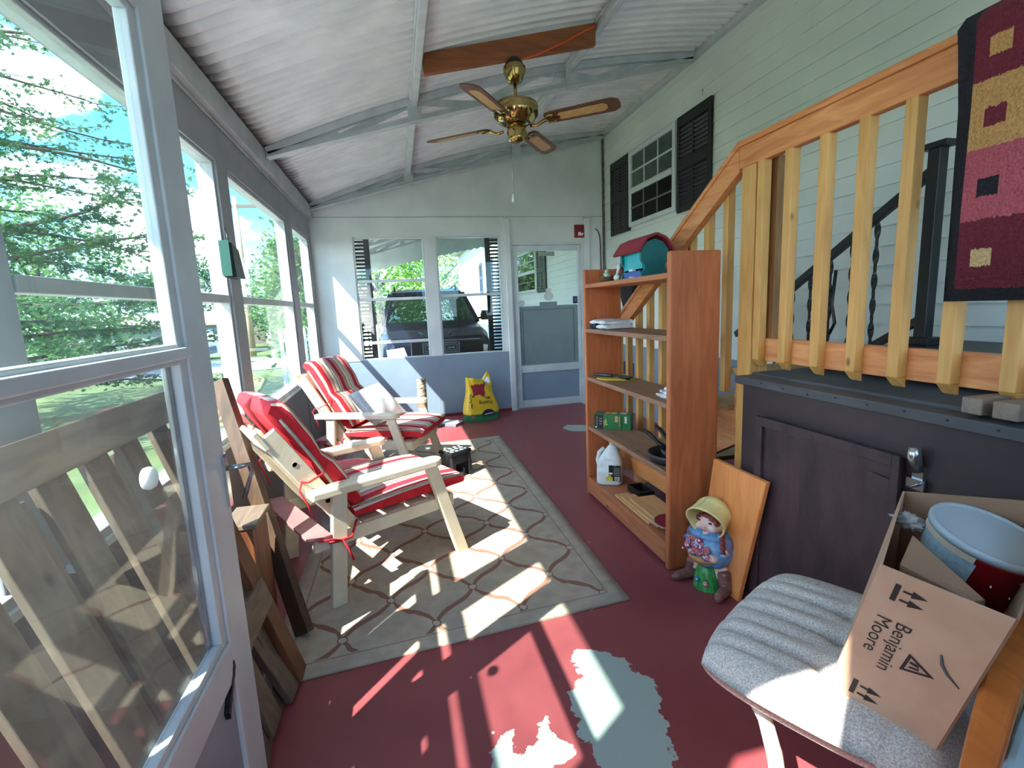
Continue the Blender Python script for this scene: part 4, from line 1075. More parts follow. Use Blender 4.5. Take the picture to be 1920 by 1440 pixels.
def pan(label, cx, cy_, z, r, h, ha, hl, rise):
    t_ = thing('frying_pan', label, 'frying pan', (cx, cy_, z))
    c = MB(); c.lathe([(r*0.80, 0.001), (r*0.86, 0.004), (r, h), (r-0.004, h), (r*0.82, 0.009), (0.001, 0.008)], (cx, cy_, z), n=36); put('body', c, M_castiron, t_)
    c = MB(); d_ = Vector((math.cos(ha), math.sin(ha), 0)); o = Vector((cx, cy_, z+h-0.01))
    c.tube([o+d_*(r*0.95), o+d_*(r+hl*0.25)+Vector((0,0,rise*0.3)), o+d_*(r+hl*0.65)+Vector((0,0,rise*0.9)), o+d_*(r+hl)+Vector((0,0,rise))], [0.016,0.010,0.013,0.010], 8); put('handle', c, M_castiron, t_)
    return t_
pan('larger black iron frying pan on the fourth shelf', 1.310, 2.165, z, 0.125, 0.05, math.radians(84), 0.26, 0.030)
pan('smaller black iron frying pan nested inside the larger one', 1.325, 2.14, z+0.010, 0.088, 0.062, math.radians(80), 0.24, 0.045)
# bottom shelf: jug, boards, fringed red mat, black tray
z = ZSH[4]
jg = thing('jug', 'empty translucent white plastic jug with yellow and black label on bottom shelf', 'jug', (1.265, 2.88, z))
jd = math.radians(-30)
M_jug = pm('milky_plastic', S(216,222,222), S(204,212,214), 4, 0.35)
c = MB()
jc = Vector((1.285, 2.885, z)); ju = Vector((math.cos(jd), math.sin(jd), 0)); jv = Vector((-ju.y, ju.x, 0))
def jugf(u, v):
    a = 2*PI*u; h = v
    H_ = 0.265; zz = h*H_
    if h < 0.03: wx, wy = 0.070, 0.060
    elif h < 0.45: wx, wy = 0.082, 0.066
    else:
        q = (h-0.45)/0.55; wx = 0.082*(1-q**1.7*0.80); wy = 0.066*(1-q**1.7*0.76)
    ca, sa = math.cos(a), math.sin(a); ex = 0.45 if h < 0.5 else 0.45+0.5*(h-0.5)/0.5
    x_ = math.copysign(abs(ca)**ex, ca)*wx + (0.022*max(0, h-0.45)/0.55); y_ = math.copysign(abs(sa)**ex, sa)*wy
    if h > 0.35 and x_ < -0.02 and h < 0.88: y_ *= 0.62
    return jc+ju*x_+jv*y_+Vector((0,0,0.001+zz))
c.grid(jugf, 36, 26)
k = len(c.v)-37*27
c.f.append(tuple(k+j for j in range(36))[::-1]); c.m.append(0); c.sm.append(False)
c.f.append(tuple(k+26*37+j for j in range(36))); c.m.append(0); c.sm.append(False)
put('body', c, M_jug, jg)
c = MB(); c.tube([jc-ju*0.035+Vector((0,0,0.235)), jc-ju*0.066+Vector((0,0,0.205)), jc-ju*0.078+Vector((0,0,0.15)), jc-ju*0.068+Vector((0,0,0.10))], [0.012,0.013,0.013,0.012], 10); put('handle', c, M_jug, jg)
c = MB(); c.lathe([(0.022,0.262),(0.023,0.262),(0.023,0.29),(0.02,0.292)], jc+ju*0.022, n=20); put('neck', c, M_jug, jg)
c = MB()
lb0 = jc-jv*0.0678+ju*0.002+Vector((0,0,0.035))
lab = lambda u0, u1, z0, z1, m_, d_=0.0: c.prism([(u0,z0),(u1,z0),(u1,z1),(u0,z1)], lb0-jv*d_, ju, gz, -jv, 0.0006, m_)
lab(-0.002, 0.072, 0.0, 0.105, 0); lab(-0.02, 0.022, 0.0, 0.028, 1, 0.0007); lab(-0.008, 0.012, 0.02, 0.04, 1, 0.0007); lab(0.034, 0.066, 0.004, 0.030, 2, 0.0007); lab(0.0, 0.022, 0.045, 0.056, 2, 0.0007)
for i in range(5): lab(0.030, 0.066, 0.040+0.011*i, 0.044+0.011*i, 3, 0.0007)
lab(0.03, 0.044, 0.098, 0.106, 4, 0.0007)
for i in range(8): lab(0.038+0.003*i, 0.0392+0.003*i, 0.007, 0.028, 0, 0.0014)
put('label', c, [pm('label_black', S(26,30,30), None, 9, 0.4), pm('label_yellow', S(226,212,76), S(196,180,50), 60, 0.5), pm('label_white', S(220,224,224), None, 9, 0.5), pm('label_grey', S(150,158,156), None, 9, 0.5), pm('label_teal', S(46,160,130), None, 9, 0.5)], jg)
for i, (y0, y1, x0, x1, zz) in enumerate(((2.24, 2.66, 1.215, 1.30, 0.001), (2.17, 2.60, 1.225, 1.315, 0.0135), (2.06, 2.52, 1.245, 1.40, 0.026))):
    c = MB(); c.bx(x0, x1, y0, y1, z+zz, z+zz+0.0115)
    tag(put('wood_board', c, wood('bare_pine_%d' % i, S(214,172,120), S(192,146,96), 'y'), bevel=0.001), ('lowest bare wood board of the stack on the bottom shelf', 'middle bare wood board of the stack on the bottom shelf', 'wide topmost bare wood board under the fringed mat')[i], 'board')
rm = thing('fringed_mat', 'round dark red mat with pale scalloped fringe on the bottom shelf boards', 'mat', (1.285, 2.16, z+0.038))
def sc_disc(r, h0, h1, nn=72, wob=0.0):
    q = MB(); q.prism([((r+wob*abs(math.sin(9*2*PI*i/nn)))*math.cos(2*PI*i/nn), (r+wob*abs(math.sin(9*2*PI*i/nn)))*math.sin(2*PI*i/nn)) for i in range(nn)], (1.300, 2.16, h0), (1,0,0), (0,1,0), (0,0,1), h1-h0); return q
put('fringe', sc_disc(0.086, z+0.038, z+0.041, 144, 0.012), pm('fringe_pale', S(206,186,166), None, 20, 0.9), rm)
put('centre', sc_disc(0.085, z+0.041, z+0.046), pm('mat_crimson', S(138,22,44), S(120,18,38), 20, 0.8, bump=0.2), rm)
c = MB(); c.tube([(1.32+0.018*math.cos(a*0.9)*a/7, 2.14+0.018*math.sin(a*0.9)*a/7, z+0.047) for a in range(1, 12)], 0.002, 6); put('emblem', c, pm('mat_pink', S(200,120,130), None, 9, 0.8), rm)
c = MB()
zt = z+0.001
for q in ((1.33, 1.425, 2.56, 2.575), (1.33, 1.425, 2.705, 2.72)): c.bx(q[0], q[1], q[2], q[3], zt, zt+0.04)
c.bx(1.33, 1.425, 2.575, 2.705, zt, zt+0.005); c.bx(1.33, 1.342, 2.575, 2.705, zt+0.005, zt+0.04); c.bx(1.413, 1.425, 2.575, 2.705, zt+0.005, zt+0.04)
tag(put('black_tray', c, M_black), 'small black tray at the back of the bottom shelf', 'tray')

# leaning board and the figurine
c = MB()
bA, bB = Vector((1.365, 1.70, 0.0)), Vector((1.405, 1.665, 0.566))
c.hexa([(1.335,1.69,0.0),(1.357,1.69,0.0),(1.357,1.985,0.0),(1.335,1.985,0.0),(1.358,1.575,0.575),(1.380,1.575,0.575),(1.380,1.905,0.575),(1.358,1.905,0.575)])
tag(put('leaning_board', c, wood('orange_board', S(226,152,92), S(208,130,72), 'z', knots=False, rough=0.35), bevel=0.003), 'smooth orange brown board leaning on the landing box behind the figurine', 'board')

# ceramic garden girl in a bonnet
gg = thing('garden_figurine', 'painted ceramic girl figurine in yellow bonnet holding flowers, on the floor', 'figurine', (1.295, 1.835, 0))
F_ = Vector((-0.93, -0.36, 0)).normalized(); L_ = Vector((0.36, -0.93, 0)).normalized()     # front and figure's left
G0 = Vector((1.305, 1.840, 0))
def gp(f, s, z): return G0+F_*f+L_*s+Vector((0, 0, z))
GR = Matrix(((F_.x, L_.x, 0), (F_.y, L_.y, 0), (0, 0, 1)))
def gell(c, f, s, z, r, n=18, k=12, m=0, tilt=None):
    rot = GR if tilt is None else GR @ tilt
    c.ell(gp(f, s, z), r, n, k, m, rot)
skin = pm('ceramic_skin', S(238,206,192), S(230,194,180), 20, 0.25)
c = MB()
tl_ = Matrix.Rotation(math.radians(14), 3, 'X')
gell(c, 0.012, 0.010, 0.318, (0.056, 0.060, 0.058), tilt=tl_)                      # head
c.tube([gp(0.0, 0, 0.22), gp(0.004, 0.004, 0.30)], 0.026, 12)                      # neck and chest
for s_ in (-1, 1):
    c.tube([gp(0.0, 0.03*s_, 0.16), gp(0.005, 0.055*s_, 0.11), gp(0.01, 0.075*s_, 0.07)], [0.03, 0.03, 0.03], 12)
    c.tube([gp(0.0, 0.06*s_, 0.245), gp(0.03, 0.085*s_, 0.20), gp(0.055, 0.055*s_, 0.178)], [0.026, 0.024, 0.017], 12)
c.tube([gp(0.0, -0.04, 0.19), gp(0.0, 0.04, 0.19)], 0.05, 12)
gell(c, 0.066, 0.012, 0.309, (0.010, 0.010, 0.009))                                 # nose
gell(c, 0.050, -0.022, 0.297, (0.018, 0.018, 0.016)); gell(c, 0.050, 0.042, 0.300, (0.018, 0.018, 0.016))
gell(c, 0.052, 0.010, 0.272, (0.014, 0.016, 0.012))
gell(c, 0.070, 0.058, 0.176, (0.020, 0.024, 0.020))                                  # left hand
for i in range(4): c.tube([gp(0.080, 0.050+0.002*i, 0.186-0.008*i), gp(0.095, 0.036, 0.184-0.008*i), gp(0.088, 0.024, 0.182-0.008*i)], 0.006, 6)
c.tube([gp(0.078, 0.066, 0.19), gp(0.09, 0.052, 0.20)], 0.006, 6)
gb_ = put('body', c, skin, gg); md = gb_.modifiers.new('fuse', 'REMESH'); md.mode = 'VOXEL'; md.voxel_size = 0.0045; md.use_smooth_shade = True
c = MB()
def dressf(u, v):
    a = 2*PI*u
    z = 0.125+0.165*v
    r = 0.078+0.022*math.sin(PI*min(1, v*1.25)) if v < 0.8 else 0.092-0.25*(v-0.8)
    rf = r*(1.0+0.15*math.cos(a)*(1-v)); k = 1+0.05*math.sin(8*a)*(1-v)
    return gp(rf*0.85*math.cos(a)*k, r*1.08*math.sin(a)*k, z)
c.grid(dressf, 40, 16)
put('dress', c, pm('ceramic_blue', S(86,140,190), S(112,160,200), 50, 0.28), gg, solid=0.005)
for s_ in (-1, 1):
    c = MB(); gell(c, 0.005, 0.080*s_, 0.225, (0.036, 0.034, 0.044), 14, 10); put('sleeve', c, pm('ceramic_blue2', S(96,140,178), S(120,90,120), 60, 0.3), gg)
# bonnet: deep brim open to the front
c = MB()
def bonf(u, v):
    a = 2*PI*u
    q = v                                   # 0 back of crown .. 1 front brim
    ax = -0.062+0.13*q
    rr = 0.078*math.sqrt(max(0.0, 1-(1-min(1, q*2.1))**2)) if q < 0.48 else 0.076+0.010*((q-0.48)/0.52)**1.6
    h = math.cos(a); s = math.sin(a)
    lift = 0.0
    if h < -0.35 and q > 0.35: rr *= 1-0.18*(-h-0.35)
    pt = Vector((ax+0.02*max(0, h)*q, s*rr*0.98, h*rr*1.05))
    pt = tl_ @ (Matrix.Rotation(math.radians(20), 3, 'Y') @ pt)
    return gp(pt.x+0.004, pt.y+0.012, pt.z+0.349)
c.grid(bonf, 36, 20)
put('bonnet', c, pm('ceramic_yellow', S(238,230,160), S(222,216,150), 14, 0.28), gg, solid=0.006)
hairm = pm('ceramic_auburn', S(140,58,54), S(104,36,36), 90, 0.35)
c = MB()
for i in range(7): gell(c, 0.045-0.002*abs(i-3), 0.012+0.015*(i-3), 0.352-0.0026*(i-3)**2, (0.018, 0.013, 0.016), 10, 8)
o = put('hair', c, hairm, gg); md = o.modifiers.new('fuse', 'REMESH'); md.mode = 'VOXEL'; md.voxel_size = 0.004; md.use_smooth_shade = True
for s_ in (-1, 1):
    c = MB()
    for i in range(5): gell(c, 0.030+0.004*i, (0.066+0.004*i)*s_+0.008, 0.283-0.019*i, (0.014, 0.014, 0.013), 10, 8)
    o = put('braid', c, hairm, gg); md = o.modifiers.new('fuse', 'REMESH'); md.mode = 'VOXEL'; md.voxel_size = 0.0035; md.use_smooth_shade = True
    c = MB(); gell(c, 0.05, 0.086*s_+0.008, 0.198, (0.012, 0.016, 0.010), 10, 8); put('bow', c, pm('ceramic_sky', S(120,180,220), None, 9, 0.3), gg)
bootm = pm('ceramic_brown', S(134,92,84), S(112,74,68), 30, 0.22)
for s_, an in ((-1, -0.5), (1, 0.3)):
    c = MB(); c.tube([gp(0.012, 0.078*s_, 0.095), gp(0.012, 0.085*s_, 0.045), gp(0.012, 0.088*s_, 0.026)], [0.032, 0.031, 0.028], 14)
    d_ = Vector((math.cos(an), math.sin(an)*1.0, 0))
    c.tube([gp(-0.012, 0.088*s_, 0.024), gp(0.03+0.02*d_.x, 0.088*s_+0.03*d_.y, 0.025), gp(0.055+0.035*d_.x, 0.088*s_+0.055*d_.y, 0.022), gp(0.07+0.045*d_.x, 0.088*s_+0.075*d_.y, 0.016)], [0.026, 0.026, 0.022, 0.010], 14)
    c.ell(gp(0.012, 0.078*s_, 0.10), (0.030, 0.032, 0.012), 14, 8)
    o = put('boot', c, bootm, gg); md = o.modifiers.new('fuse', 'REMESH'); md.mode = 'VOXEL'; md.voxel_size = 0.0045; md.use_smooth_shade = True
c = MB()
def mound(u, v):
    a = 2*PI*u; r = 1-v
    return gp(0.022+0.055*math.cos(a)*r, 0.062*math.sin(a)*r, 0.001+0.125*math.sqrt(max(0, 1-r*r))+0.004*math.sin(14*a)*r)
c.grid(mound, 30, 10); put('grass_mound', c, pm('ceramic_green', S(72,168,84), S(34,120,60), 70, 0.3, stretch=(1,1,0.4)), gg)
c = MB(); c.tube([gp(0.060, -0.075, 0.176), gp(0.088, -0.03, 0.160), gp(0.092, 0.02, 0.156), gp(0.075, 0.06, 0.166)], [0.012, 0.018, 0.018, 0.012], 10); put('basket', c, pm('ceramic_tan', S(190,136,84), S(168,112,64), 40, 0.4), gg)
random.seed(12)
fm_ = [pm('petal_white', S(236,234,226), None, 9, 0.3), pm('petal_pink', S(222,130,150), None, 9, 0.3), pm('petal_blue', S(54,110,180), None, 9, 0.3), pm('petal_coral', S(226,130,112), None, 9, 0.3), pm('petal_magenta', S(168,50,96), None, 9, 0.3)]
for i in range(46):
    s_ = random.uniform(-0.082, 0.055); zz = 0.178+random.uniform(0, 0.068)*(1-0.35*max(0, s_)/0.055)
    fdep = 0.068+0.034*math.sqrt(max(0, 1-(s_/0.1)**2))-0.25*(zz-0.178)
    c = MB(); r_ = random.uniform(0.009, 0.0135); k = random.randrange(5)
    c.lathe([(0.001, -0.004), (r_, -0.002), (r_, 0.002), (r_*0.4, 0.005), (0.001, 0.006)], gp(fdep, s_, zz), (F_+Vector((0, 0, 0.5))).normalized(), 9, ms=[k, k, k, (k+1) % 5, (k+1) % 5])
    put('flower', c, fm_, gg)
for (s_, zz, k) in ((-0.012, 0.052, 2), (0.03, 0.045, 1)):
    c = MB(); c.lathe([(0.001,-0.003),(0.013,0),(0.013,0.003),(0.005,0.007),(0.001,0.008)], gp(0.076, s_, zz), F_, 10, ms=[k,k,k,0,0]); put('flower', c, fm_, gg)
inkm = pm('painted_eye', S(52,44,40), None, 9, 0.3)
for s_ in (-0.016, 0.034):
    c = MB(); gell(c, 0.0615-0.12*abs(s_-0.009), s_, 0.327+0.1*(s_-0.01)*-0.25, (0.006, 0.010, 0.0055), 12, 8); put('eye', c, inkm, gg)
    c = MB(); c.tube([gp(0.062-0.12*abs(s_-0.009), s_-0.011, 0.338), gp(0.065-0.12*abs(s_-0.009), s_, 0.342), gp(0.062-0.12*abs(s_-0.009), s_+0.011, 0.338)], 0.0016, 5); put('eyebrow', c, hairm, gg)
c = MB(); c.tube([gp(0.064,-0.004,0.290), gp(0.0655,0.010,0.286), gp(0.064,0.024,0.291)], [0.0015,0.0028,0.0015], 6); put('mouth', c, pm('painted_mouth', S(200,104,104), None, 9, 0.3), gg)

# ================================================================== patterned floor rug
m, n, l, p = newmat('trellis_rug'); p.inputs['Roughness'].default_value = 0.95
t = n.new('ShaderNodeTexCoord'); nz = n.new('ShaderNodeTexNoise'); nz.inputs['Scale'].default_value = 14; nz.inputs['Detail'].default_value = 5
l.new(t.outputs['Object'], nz.inputs['Vector'])
sp_ = n.new('ShaderNodeSeparateXYZ'); l.new(t.outputs['Object'], sp_.inputs[0])
def mth(op, a, b=None, c=None):
    q = n.new('ShaderNodeMath'); q.operation = op
    for i, v in enumerate((a, b, c)):
        if v is None: continue
        if isinstance(v, (int, float)): q.inputs[i].default_value = v
        else: l.new(v, q.inputs[i])
    return q.outputs[0]
jx = mth('MULTIPLY_ADD', nz.outputs['Fac'], 0.03, -0.015)
xn = mth('DIVIDE', mth('SUBTRACT', mth('ADD', sp_.outputs['X'], jx), 0.063), 0.374)
yn = mth('DIVIDE', mth('SUBTRACT', mth('ADD', sp_.outputs['Y'], jx), 2.354), 0.445)
u_ = mth('ADD', xn, yn); v_ = mth('SUBTRACT', xn, yn)
def linemask(a, b):
    wv = mth('MULTIPLY', mth('SINE', mth('MULTIPLY', b, 2*PI)), 0.045)
    f = mth('ABSOLUTE', mth('SUBTRACT', mth('FRACT', mth('ADD', mth('ADD', a, wv), 0.5)), 0.5))
    wd = mth('MULTIPLY_ADD', mth('ABSOLUTE', mth('SINE', mth('MULTIPLY', b, PI))), 0.022, 0.026)
    return mth('LESS_THAN', f, wd)
lm = mth('MAXIMUM', linemask(u_, v_), linemask(v_, u_))
fu = mth('SUBTRACT', mth('FRACT', mth('ADD', u_, 0.5)), 0.5); fv_ = mth('SUBTRACT', mth('FRACT', mth('ADD', v_, 0.5)), 0.5)
dn = mth('SQRT', mth('ADD', mth('MULTIPLY', fu, fu), mth('MULTIPLY', fv_, fv_)))
node_in = mth('LESS_THAN', dn, 0.062); node_out = mth('MULTIPLY', mth('LESS_THAN', dn, 0.078), mth('GREATER_THAN', dn, 0.062))
# plain border: distance to the four sides
xa_ = mth('SUBTRACT', sp_.outputs['X'], -0.575); xb_ = mth('SUBTRACT', 0.905, sp_.outputs['X'])
yedge = mth('MULTIPLY_ADD', sp_.outputs['X'], 0.083, 1.762); ya2 = mth('SUBTRACT', sp_.outputs['Y'], yedge); yb2 = mth('SUBTRACT', 4.74, sp_.outputs['Y'])
dmin = mth('MINIMUM', mth('MINIMUM', xa_, xb_), mth('MINIMUM', ya2, yb2))
inn = mth('GREATER_THAN', dmin, 0.085)
brd = mth('MULTIPLY', mth('GREATER_THAN', dmin, 0.074), mth('LESS_THAN', dmin, 0.080))
r = n.new('ShaderNodeValToRGB'); r.color_ramp.elements[0].position = 0.35; r.color_ramp.elements[1].position = 0.65
r.color_ramp.elements[0].color = S(180,168,150); r.color_ramp.elements[1].color = S(166,154,136); l.new(nz.outputs['Fac'], r.inputs[0])
def mixc(f, a, col):
    q = n.new('ShaderNodeMixRGB'); l.new(f, q.inputs[0]); l.new(a, q.inputs[1]); q.inputs[2].default_value = col; return q.outputs[0]
col = mixc(mth('MULTIPLY', lm, inn), r.outputs[0], S(136,98,82))
col = mixc(mth('MULTIPLY', node_in, inn), col, S(184,172,154)); col = mixc(mth('MULTIPLY', node_out, inn), col, S(112,80,68)); col = mixc(brd, col, S(134,122,108))
l.new(col, p.inputs['Base Color'])
nf = n.new('ShaderNodeTexNoise'); nf.inputs['Scale'].default_value = 420; l.new(t.outputs['Object'], nf.inputs['Vector'])
wv = n.new('ShaderNodeTexVoronoi'); wv.inputs['Scale'].default_value = 9; wv.distance = 'CHEBYCHEV'; l.new(t.outputs['Object'], wv.inputs['Vector'])
hb = mth('ADD', nf.outputs['Fac'], mth('MULTIPLY', wv.outputs['Distance'], 2.0))
b_ = n.new('ShaderNodeBump'); b_.inputs['Strength'].default_value = 0.35; b_.inputs['Distance'].default_value = 0.006; l.new(hb, b_.inputs['Height']); l.new(b_.outputs[0], p.inputs['Normal'])
rc4 = [(-0.575, 1.715), (0.905, 1.838), (0.932, 4.785), (-0.548, 4.70)]
c = MB()
def rugf(u, v):
    a = Vector(rc4[0]).lerp(Vector(rc4[1]), u); b = Vector(rc4[3]).lerp(Vector(rc4[2]), u); q = a.lerp(b, v)
    return (q.x, q.y, 0.009+0.0012*math.sin(5*q.x+3*q.y))
c.grid(rugf, 30, 50)
k = len(c.v)
ring = [i for i in range(31)]+[31*j+30 for j in range(1, 51)]+[31*50+i for i in range(29, -1, -1)]+[31*j for j in range(49, 0, -1)]
base = [(c.v[i][0], c.v[i][1], 0.001) for i in ring]
c.add(base, [], 0)
nn_ = len(ring)
for i in range(nn_):
    j = (i+1) % nn_; c.f.append((ring[i], k+i, k+j, ring[j])); c.m.append(0); c.sm.append(False)
tag(put('floor_rug', c, m, origin=(0, 0, 0)), 'beige floor rug with brown trellis pattern under the cushioned chairs', 'rug')

# ================================================================== cream wooden chairs and their cushions
def local_put(name, mb, mats, root, **k): return put(name, mb, mats, root, origin=None, **k)
def make_chair(label, loc, az):
    t_ = thing('garden_chair', label, 'chair', (loc[0], loc[1], 0), math.radians(90-az), 'cream wooden garden chairs', local=True)
    m_ = M_cream
    for s in (-1, 1):
        y = 0.30*s
        c = MB(); pl = [(-0.405,-0.045),(0.215,-0.045)]+[(0.215+0.05*math.sin(a*PI/8), -0.045*math.cos(a*PI/8)) for a in range(1, 8)]+[(0.215,0.045),(-0.405,0.045)]
        c.prism(pl, (0, y, 0.518), (1,0,0), (0,1,0), (0,0,1), 0.038); put('arm', c, m_, t_, bevel=0.008)
        yy = 0.315*s
        c = MB(); c.beam((-0.331, yy, 0.0), (-0.281, yy, 0.518), 0.030, 0.068, up=(1,0,0)); put('rear_leg', c, m_, t_, bevel=0.004)
        c = MB(); c.hexa([(0.326,yy-0.015,0),(0.394,yy-0.015,0),(0.394,yy+0.015,0),(0.326,yy+0.015,0),(0.163,yy-0.015,0.518),(0.232,yy-0.015,0.518),(0.232,yy+0.015,0.518),(0.163,yy+0.015,0.518)]); put('front_leg', c, m_, t_, bevel=0.004)
        yi = 0.285*s
        c = MB(); c.bx(-0.405, 0.335, yi-0.014, yi+0.014, 0.272, 0.335); put('side_rail', c, m_, t_, bevel=0.004)
        yk = 0.257*s
        c = MB(); c.beam((-0.20, yk, 0.30), (-0.530, yk, 0.828), 0.028, 0.078, up=(1,0,0.6)); bp = put('back_post', c, m_, t_, bevel=0.004)
        for q in (0.35, 0.72):
            px_, pz_ = -0.20-0.33*q, 0.30+0.528*q
            c = MB(); c.lathe([(0.012,0),(0.012,0.001),(0.010,0.001),(0.010,0.0)], (px_, yk+0.0142*s, pz_), (0, s, 0), 14); put('peg', c, pm('peg_ring', S(150,134,110), None, 9, 0.6), bp)
    c = MB(); c.bx(0.325, 0.343, -0.285, 0.285, 0.262, 0.33); put('front_apron', c, m_, t_, bevel=0.004)
    c = MB(); c.beam((-0.555, -0.275, 0.805), (-0.555, 0.275, 0.805), 0.022, 0.09, up=(-0.5,0,0.85)); put('crest_rail', c, m_, t_, bevel=0.004)
    for i in range(4):
        x = -0.16+0.13*i; c = MB(); c.bx(x, x+0.10, -0.27, 0.27, 0.320, 0.336); put('seat_slat', c, m_, t_, bevel=0.003)
    for i in range(4):
        y = -0.19+0.127*i; c = MB(); c.beam((-0.228, y, 0.33), (-0.545, y, 0.84), 0.085, 0.014, up=(0.85,0,0.5)); put('back_slat', c, m_, t_, bevel=0.005)
    c = MB(); c.bx(-0.435, -0.335, -0.33, 0.33, 0.337, 0.352); put('rear_plank', c, pm('dusty_rose_paint', S(164,112,112), S(146,96,98), 8, 0.55), t_, bevel=0.003)
    return t_
CA = (-0.215, 2.61, 61.0); CB = (-0.16, 4.05, 113.0)
chA = make_chair('nearer cream wooden garden chair, with its back to the open storm door', CA, CA[2])
chB = copy_tree(chA); chB.location = (CB[0], CB[1], 0.0); chB.rotation_euler = (0, 0, math.radians(90-CB[2]))
chB['label'] = 'farther cream wooden garden chair in front of the far windows'

m, n, l, p = newmat('red_stripe_fabric'); p.inputs['Roughness'].default_value = 0.9
t = n.new('ShaderNodeTexCoord'); sp_ = n.new('ShaderNodeSeparateXYZ'); l.new(t.outputs['Object'], sp_.inputs[0])
def mth2(op, a, b):
    q = n.new('ShaderNodeMath'); q.operation = op
    for i, v in enumerate((a, b)):
        if isinstance(v, (int, float)): q.inputs[i].default_value = v
        else: l.new(v, q.inputs[i])
    return q.outputs[0]
fr_ = mth2('FRACT', mth2('DIVIDE', mth2('ADD', sp_.outputs['Y'], 10.02), 0.185), 0)
r = n.new('ShaderNodeValToRGB'); r.color_ramp.interpolation = 'CONSTANT'
W_, T_, R_ = S(232,224,210), S(172,160,142), S(190,30,48)
seq = [(0, R_), (0.17, W_), (0.20, R_), (0.25, W_), (0.28, R_), (0.33, T_), (0.40, W_), (0.56, T_), (0.66, W_), (0.76, R_), (0.81, W_), (0.85, T_), (0.90, R_)]
r.color_ramp.elements[0].color = seq[0][1]; r.color_ramp.elements[1].position = seq[1][0]; r.color_ramp.elements[1].color = seq[1][1]
for q in seq[2:]: e_ = r.color_ramp.elements.new(q[0]); e_.color = q[1]
l.new(fr_, r.inputs[0]); l.new(r.outputs[0], p.inputs['Base Color'])
nb = n.new('ShaderNodeTexNoise'); nb.inputs['Scale'].default_value = 180; l.new(t.outputs['Object'], nb.inputs['Vector'])
bb_ = n.new('ShaderNodeBump'); bb_.inputs['Strength'].default_value = 0.2; bb_.inputs['Distance'].default_value = 0.003; l.new(nb.outputs['Fac'], bb_.inputs['Height']); l.new(bb_.outputs[0], p.inputs['Normal'])
M_stripe = m
M_piping = pm('cushion_piping', S(168,158,142), S(150,140,126), 20, 0.9)
def pad(name, path, thick, root, yw=0.278, tuft=None):
    """long cushion along a path of (x, z) points, width along y; striped on top, red behind and on the ends"""
    P = [Vector((q[0], q[1])) for q in path]; n_ = len(P); c = MB(); NYs = 22; loops = []
    for iy in range(NYs+1):
        s = -1+2*iy/NYs; e_ = max(0.0, 1-abs(s)**9)**0.5
        top = []; bot = []
        for i in range(n_):
            d_ = (P[min(i+1, n_-1)]-P[max(i-1, 0)]).normalized(); nn = Vector((d_.y, -d_.x))
            endf = min(1.0, 0.55+0.45*min(i, n_-1-i)/1.5)
            puff = 1+0.10*math.sin(PI*(s+1)/2)
            tk = thick*endf*(0.55+0.45*e_)
            if tuft and i in tuft: tk *= 0.62
            top.append(P[i]+nn*(tk*0.55*puff)); bot.append(P[i]-nn*(tk*0.45))
        y = yw*s
        loops.append([(q.x, y, q.y) for q in top]+[(q.x, y, q.y) for q in bot[::-1]])
    L = len(loops[0])
    for lp in loops: c.v += lp
    for iy in range(NYs):
        for j in range(L):
            a0 = iy*L+j; a1 = iy*L+(j+1) % L
            c.f.append((a0, a1, a1+L, a0+L)); c.m.append(0 if j < n_-1 else 1); c.sm.append(True)
    for iy in (0, NYs):
        for j in range(n_-1):
            a = iy*L+j; b2 = iy*L+(2*n_-1-j); q = (a, a+1, b2-1, b2)
            c.f.append(q if iy else q[::-1]); c.m.append(1); c.sm.append(False)
    return put(name, c, [M_stripe, M_redfab], root)
